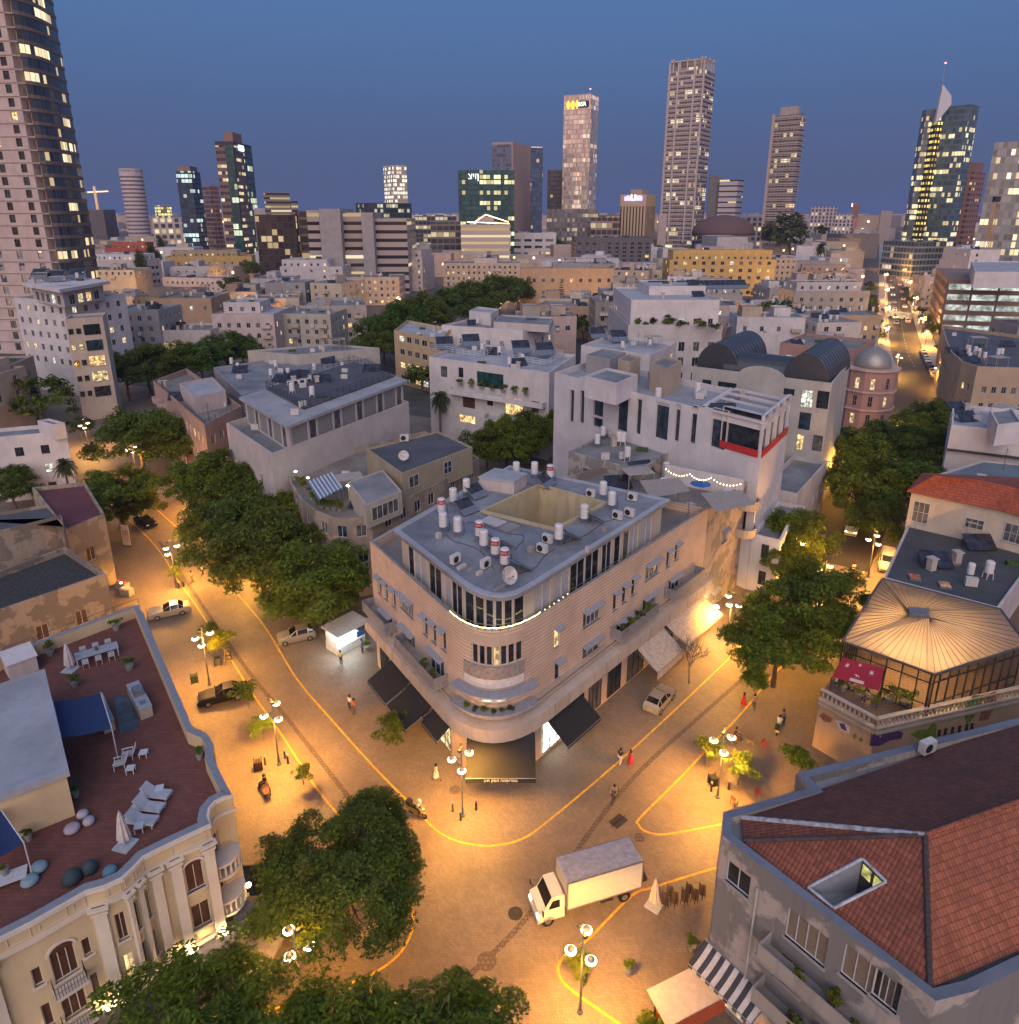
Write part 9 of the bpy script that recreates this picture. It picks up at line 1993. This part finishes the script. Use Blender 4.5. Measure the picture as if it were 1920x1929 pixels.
t = thing('low_table','white coffee table with a green plant at the left edge of the terrace','table',T(60,640,z4),.5); m = MB(); m.box((0,0,.35),(1.6,.9,.06)); child(t,'tabletop',m.mesh('tabletop',LWH)); m = MB(); [m.box((a,b_,0),(.07,.07,.35)) for a in (-.7,.7) for b_ in (-.38,.38)]; child(t,'leg',m.mesh('leg',LWH)); bush('potted_plant','small green plant on the white coffee table',T(40,628,z4)[:2],.22,LF_M,POTG,ZT+.41)
# grill counters, shade sails and white shed
def counter(lb,c,rz,L,D_,h=.9,grill=False):
    t = thing('kitchen_counter',lb,'counter',c,rz); m = MB(); m.box((0,0,0),(L,D_,h-.06)); child(t,'cabinet',m.mesh('cabinet',plain((.40,.36,.30),.7))); m = MB(); m.box((0,0,h-.06),(L+.06,D_+.06,.06)); child(t,'worktop',m.mesh('worktop',GRYB))
    if grill: m = MB(); m.box((-.25,0,h),(1.0,.6,.22)); m.box((-.25,0,h+.22),(.9,.5,.18)); child(t,'grill',m.mesh('grill',METAL)); m = MB(); m.box((1.1,0,h),(.5,.4,.02)); child(t,'sink',m.mesh('sink',METAL))
rz = dir_(720,860,850,1110); counter('stone outdoor kitchen counter with steel grill, nearest the street',T(795,985),rz,3.6,.8,.9,True); counter('stone counter beside the blue shade cloth',T(590,1060),rz,3.6,.7)
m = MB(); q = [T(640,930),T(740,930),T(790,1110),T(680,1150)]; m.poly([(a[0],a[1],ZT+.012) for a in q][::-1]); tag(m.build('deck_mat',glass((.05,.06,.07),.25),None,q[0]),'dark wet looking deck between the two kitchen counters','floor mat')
def sail(lb,pts,zz):
    t = thing('shade_cloth',lb,'shade cloth',(pts[0][0],pts[0][1],ZT)); m = MB(); n = 8; g_ = [[V(pts[0]).lerp(V(pts[1]),i/n).lerp(V(pts[3]).lerp(V(pts[2]),i/n),j/n)-V((0,0,.12*math.sin(math.pi*i/n))) for i in range(n+1)] for j in range(n+1)]
    for j in range(n):
        for i in range(n): m.poly([g_[j][i],g_[j][i+1],g_[j+1][i+1],g_[j+1][i]])
    m.build('cloth',BLUE,t)
    for a,b_ in ((pts[1],pts[2]),(pts[0],pts[3])): m = MB(); m.tube(a,b_,.04,n=6); m.build('bar',LWH,t)
    for a in (pts[1],pts[2]): m = MB(); m.tube((a[0],a[1],ZT),a,.035,n=6); m.build('post',LWH,t)
ZS = ZT+2.4
sail('dark blue shade cloth stretched from the stair block over the kitchen counters',[tuple(P3(*z1(x,y),ZS)) for x,y in ((298,965),(570,915),(632,1115),(345,1168))],ZS)
sail('dark blue shade cloth at the left edge below the stair block',[tuple(P3(*z4(x,y),ZS)) for x,y in ((-100,250),(10,235),(135,415),(-60,520))],ZS)
t = thing('terrace_shed','white sloping topped shed at the back corner of the hotel terrace','shed',T(125,790),dir_(80,840,185,800)); m = MB(); m.box((0,0,0),(1.9,1.8,1.3)); child(t,'wall',m.mesh('wall',WH2)); m = MB(); m.obox((-1.05,-1.0,1.3),(2.1,0,0),(0,2.0,.3),(0,0,.08)); child(t,'roof',m.mesh('roof',WH))
for k,(x,y,r,lb) in enumerate(((660,560,.55,'nearest the terrace corner'),(285,705,.6,'left of the closed parasol'),(425,880,.5,'between the stair block and the long table'),(735,785,.6,'beside the grill counter'),(1130,1290,.4,'at the inner street parapet'))): bush('potted_plant','dark spiky terrace plant '+lb,T(x,y)[:2],r,LF_D,POTG,ZT,.8,7)
for x,y,r,lb in ((430,160,.3,'small dark plant at the wall of the stair block'),(140,240,.4,'shrub in the corner under the stair block sign'),(165,400,.3,'white potted plant in front of the stair block')): bush('potted_plant',lb,T(x,y,z4)[:2],r,LF_D,POTG,ZT)
railing(hot,[V((*hpoly[24],HH)),V((*hpoly[23],HH))],.5,DARKM,2.0,1,r=.02)
# planted terraces and balconies of the other houses
ORD = ['first','second','third','fourth','fifth','sixth','seventh','eighth','ninth','tenth','eleventh','last']
for lv,(z,nm) in enumerate(((7.5,'upper'),(4.4,'lower'))):
    for k in range(12):
        u = 5.6+k*1.35
        if u < Wt.L-1: p = Wt.pt(u+R.uniform(-.3,.3),0,.35+.45*(k % 3 != 1)); bush('potted_plant',f"{ORD[k]} plant from the drain pipe on the {nm} balcony of the tiled roof house",(p.x,p.y),R.uniform(.32,.6),[LF_M,LF_O,LF_D,LF_Y][(k*3+lv) % 4],TERR,z,1.1)
p = Wt.pt(15,0,.6); side_table('small white round-edged table on the upper balcony of the tiled roof house',(p.x,p.y,7.5),.3,.7,.7)
for k in range(9):
    W = Wall(P(548,912,9.6),P(592,962,9.6)) if k < 5 else Wall(P(592,962,9.6),P(650,972,9.6)); p = W.pt(W.L*((k % 5)+.5)/5,0,-1.0); bush('potted_plant',f"roof garden shrub along the rounded parapet of the stained house, {['first', 'second', 'third', 'fourth', 'fifth', 'sixth', 'seventh', 'eighth', 'last'][k]} from the left",(p.x,p.y),.75,LF_Y if k % 2 else LF_M,POTG,H3-.9,1.0,9)
t = thing('striped_canopy','blue and white striped corrugated canopy over the lit roof garden','canopy',(*P(610,915,12),H3-.9)); q = [P3(x,y,12.2) for x,y in ((578,908),(625,890),(645,915),(600,938))]; m = MB(); n = 14
for k in range(n): a,b_ = k/n,(k+1)/n; A_,B_,C_,D_ = q[0].lerp(q[1],a),q[0].lerp(q[1],b_),q[3].lerp(q[2],b_),q[3].lerp(q[2],a); h_ = V((0,0,.12)); m.poly([A_,B_+h_*(k % 2),C_+h_*(k % 2)-V((0,0,.3)),D_-V((0,0,.3))],k % 2)
m.build('sheet',[plain((.10,.16,.25),.6),plain((.42,.45,.5),.6)],t); m = MB(); [m.tube((a.x,a.y,H3-.9),(a.x,a.y,12.2),.03,n=5) for a in q[:1]+q[2:]]; m.build('post',METAL,t)
for k in range(7): u0 = W15.L*(.30+.09*k); p = W15.pt(u0,0,.8); bush('potted_plant',f"potted shrub on the planted balcony of the white apartments, {['first', 'second', 'third', 'fourth', 'fifth', 'sixth', 'last'][k]} from the left",(p.x,p.y),.8,LF_M,POTG,12.2 if k else 12.2,1.2)
for k in range(6): W = Wall(P(1184,606,19),P(1362,618,19)); p = W.pt(W.L*(k+.5)/6,0,-1.7); bush('bush',f"terrace hedge plant of the white garden block, {['first', 'second', 'third', 'fourth', 'fifth', 'last'][k]} from the left",(p.x,p.y),1.9 if k % 2 else 2.3,LF_O if k % 2 else LF_M,None,17.9,.8)
# terrace house roof furniture
for x,y,lb in ((1300,960,'left'),(1340,945,'middle'),(1370,935,'right')): p = P(x,y,H2-.9); side_table(f'dark dining table on the roof terrace beside the brick corner, {lb} one',(p.x,p.y,H2-.9),.6,.9,.74)
p = P(1317,945,H2-.9); t = thing('parasol','blue parasol on the roof terrace beside the brick corner','parasol',(p.x,p.y,H2-.9)); m = MB(); m.lathe([(1.2,2.2),(.6,2.45),(.04,2.6)],(0,0,0),8); child(t,'canopy',m.mesh('canopy',plain((.02,.10,.32),.7))); m = MB(); m.tube((0,0,0),(0,0,2.5),.03,n=6); child(t,'pole',m.mesh('pole',METAL))
q = [P3(x,y,H2+2.2) for x,y in ((1205,905),(1280,900),(1300,925),(1225,938))]; t = thing('shade_cloth','sand coloured shade cloths over the roof terrace behind the brick roof','shade cloth',(q[0].x,q[0].y,H2-.9)); m = MB(); m.poly(q[::-1]); m.poly([a+V((6,-3.5,-.1)) for a in q][::-1]); m.build('cloth',plain((.36,.30,.25),.9),t); m = MB(); [m.tube((a.x,a.y,H2-.9),a,.04,n=5) for a in q]; m.build('post',METAL,t)
# red restaurant banner canopy with white stars
q = [P3(*z3(x,y),zz) for x,y,zz in ((925,715,8.3),(1160,775,8.3),(1130,905,6.7),(862,825,6.7))]; t = thing('red_canopy','red canopy with white stars over the restaurant terrace','canopy',(q[0].x,q[0].y,HB-1)); m = MB(); m.poly([q[0],q[3],q[2],q[1]]); m.build('cloth',plain((.30,.012,.035),.8),t); nn = (q[1]-q[0]).cross(q[3]-q[0]).normalized(); nn = -nn if nn.z < 0 else nn
def on_q(u,v,o=.03): return q[0].lerp(q[1],u).lerp(q[3].lerp(q[2],u),v)+nn*o
for u,v,r in ((.18,.3,.07),(.45,.15,.05),(.48,.58,.09),(.75,.35,.07)):
    m = MB(); c = on_q(u,v)
    for k in range(7): a = 2*math.pi*k/7; m.poly([c,on_q(u+r*.3*math.cos(a-.4),v+r*.6*math.sin(a-.4)),on_q(u+r*math.cos(a),v+r*2*math.sin(a)),on_q(u+r*.3*math.cos(a+.4),v+r*.6*math.sin(a+.4))])
    m.build('star',plain((.65,.6,.6),.7),t)
m = MB(); m.poly([on_q(.36,.8),on_q(.66,.8),on_q(.66,.93),on_q(.36,.93)]); m.build('name_plate',plain((.55,.5,.45),.7),t)
m = MB(); [m.tube((a.x,a.y,HB-1),a,.04,n=5) for a in q]; m.build('post',DARKM,t)
for k in range(6): p = P(*z3(880+k*45,880+k*22),HB-1); (person(f"diner seated on the restaurant terrace under the red canopy, {['first', 'second', 'third', 'fourth', 'fifth', 'last'][k]} from the left",(p.x,p.y,HB-1),1+k,'sit',[WHT,(.1,.1,.12),TANC,NAVY,(.4,.3,.25),WHT][k],NAVY,group='diners on the restaurant terrace') if k % 2 == 0 else bush('potted_plant',f"terrace plant under the red canopy, {['', 'left', '', 'middle', '', 'right'][k]} one",(p.x,p.y),.5,LF_M,POTG,HB-1))
for x,y,lb in ((1180,960,'left'),(1270,985,'right')): p = P(*z3(x,y),HB-1); bush('potted_plant',f'leafy plant at the glass wall of the pavilion, {lb} one',(p.x,p.y),.9,LF_M,POTG,HB-1,1.3)
for u in (2.0,3.8): p = WL1.pt(u+10.3,0,.8); bush('potted_plant',f"plant on the left balcony of the brick corner, {'near' if u > 3 else 'far'} one",(p.x,p.y),.45,LF_M,TERR,7.2)
for k in range(4): u,_ = WR1.hit(*z2(1560+k*45,1080)); p = WR1.pt(u,0,.85); bush('potted_plant',f"plant on the leafy right balcony of the brick corner, {['first', 'second', 'third', 'fourth'][k]} from the prow",(p.x,p.y),.55,LF_M if k % 2 else LF_O,POTG,7.2,1.2)
for k in range(6): i = 3+k; p = offpath(arc,.55)[i]; bush('potted_plant',f"plant in the curved planter below the prow window, {['first', 'second', 'third', 'fourth', 'fifth', 'last'][k]} from the left",(p.x,p.y),.35,LF_O if k % 2 else LF_M,None,czb-3.9,.9)
p = WR1.pt(5.2,0,-.9); bush('potted_plant','tall slim potted tree on the terrace of the brick corner',(p.x,p.y),.55,LF_M,TERR,H1-1,1.9)
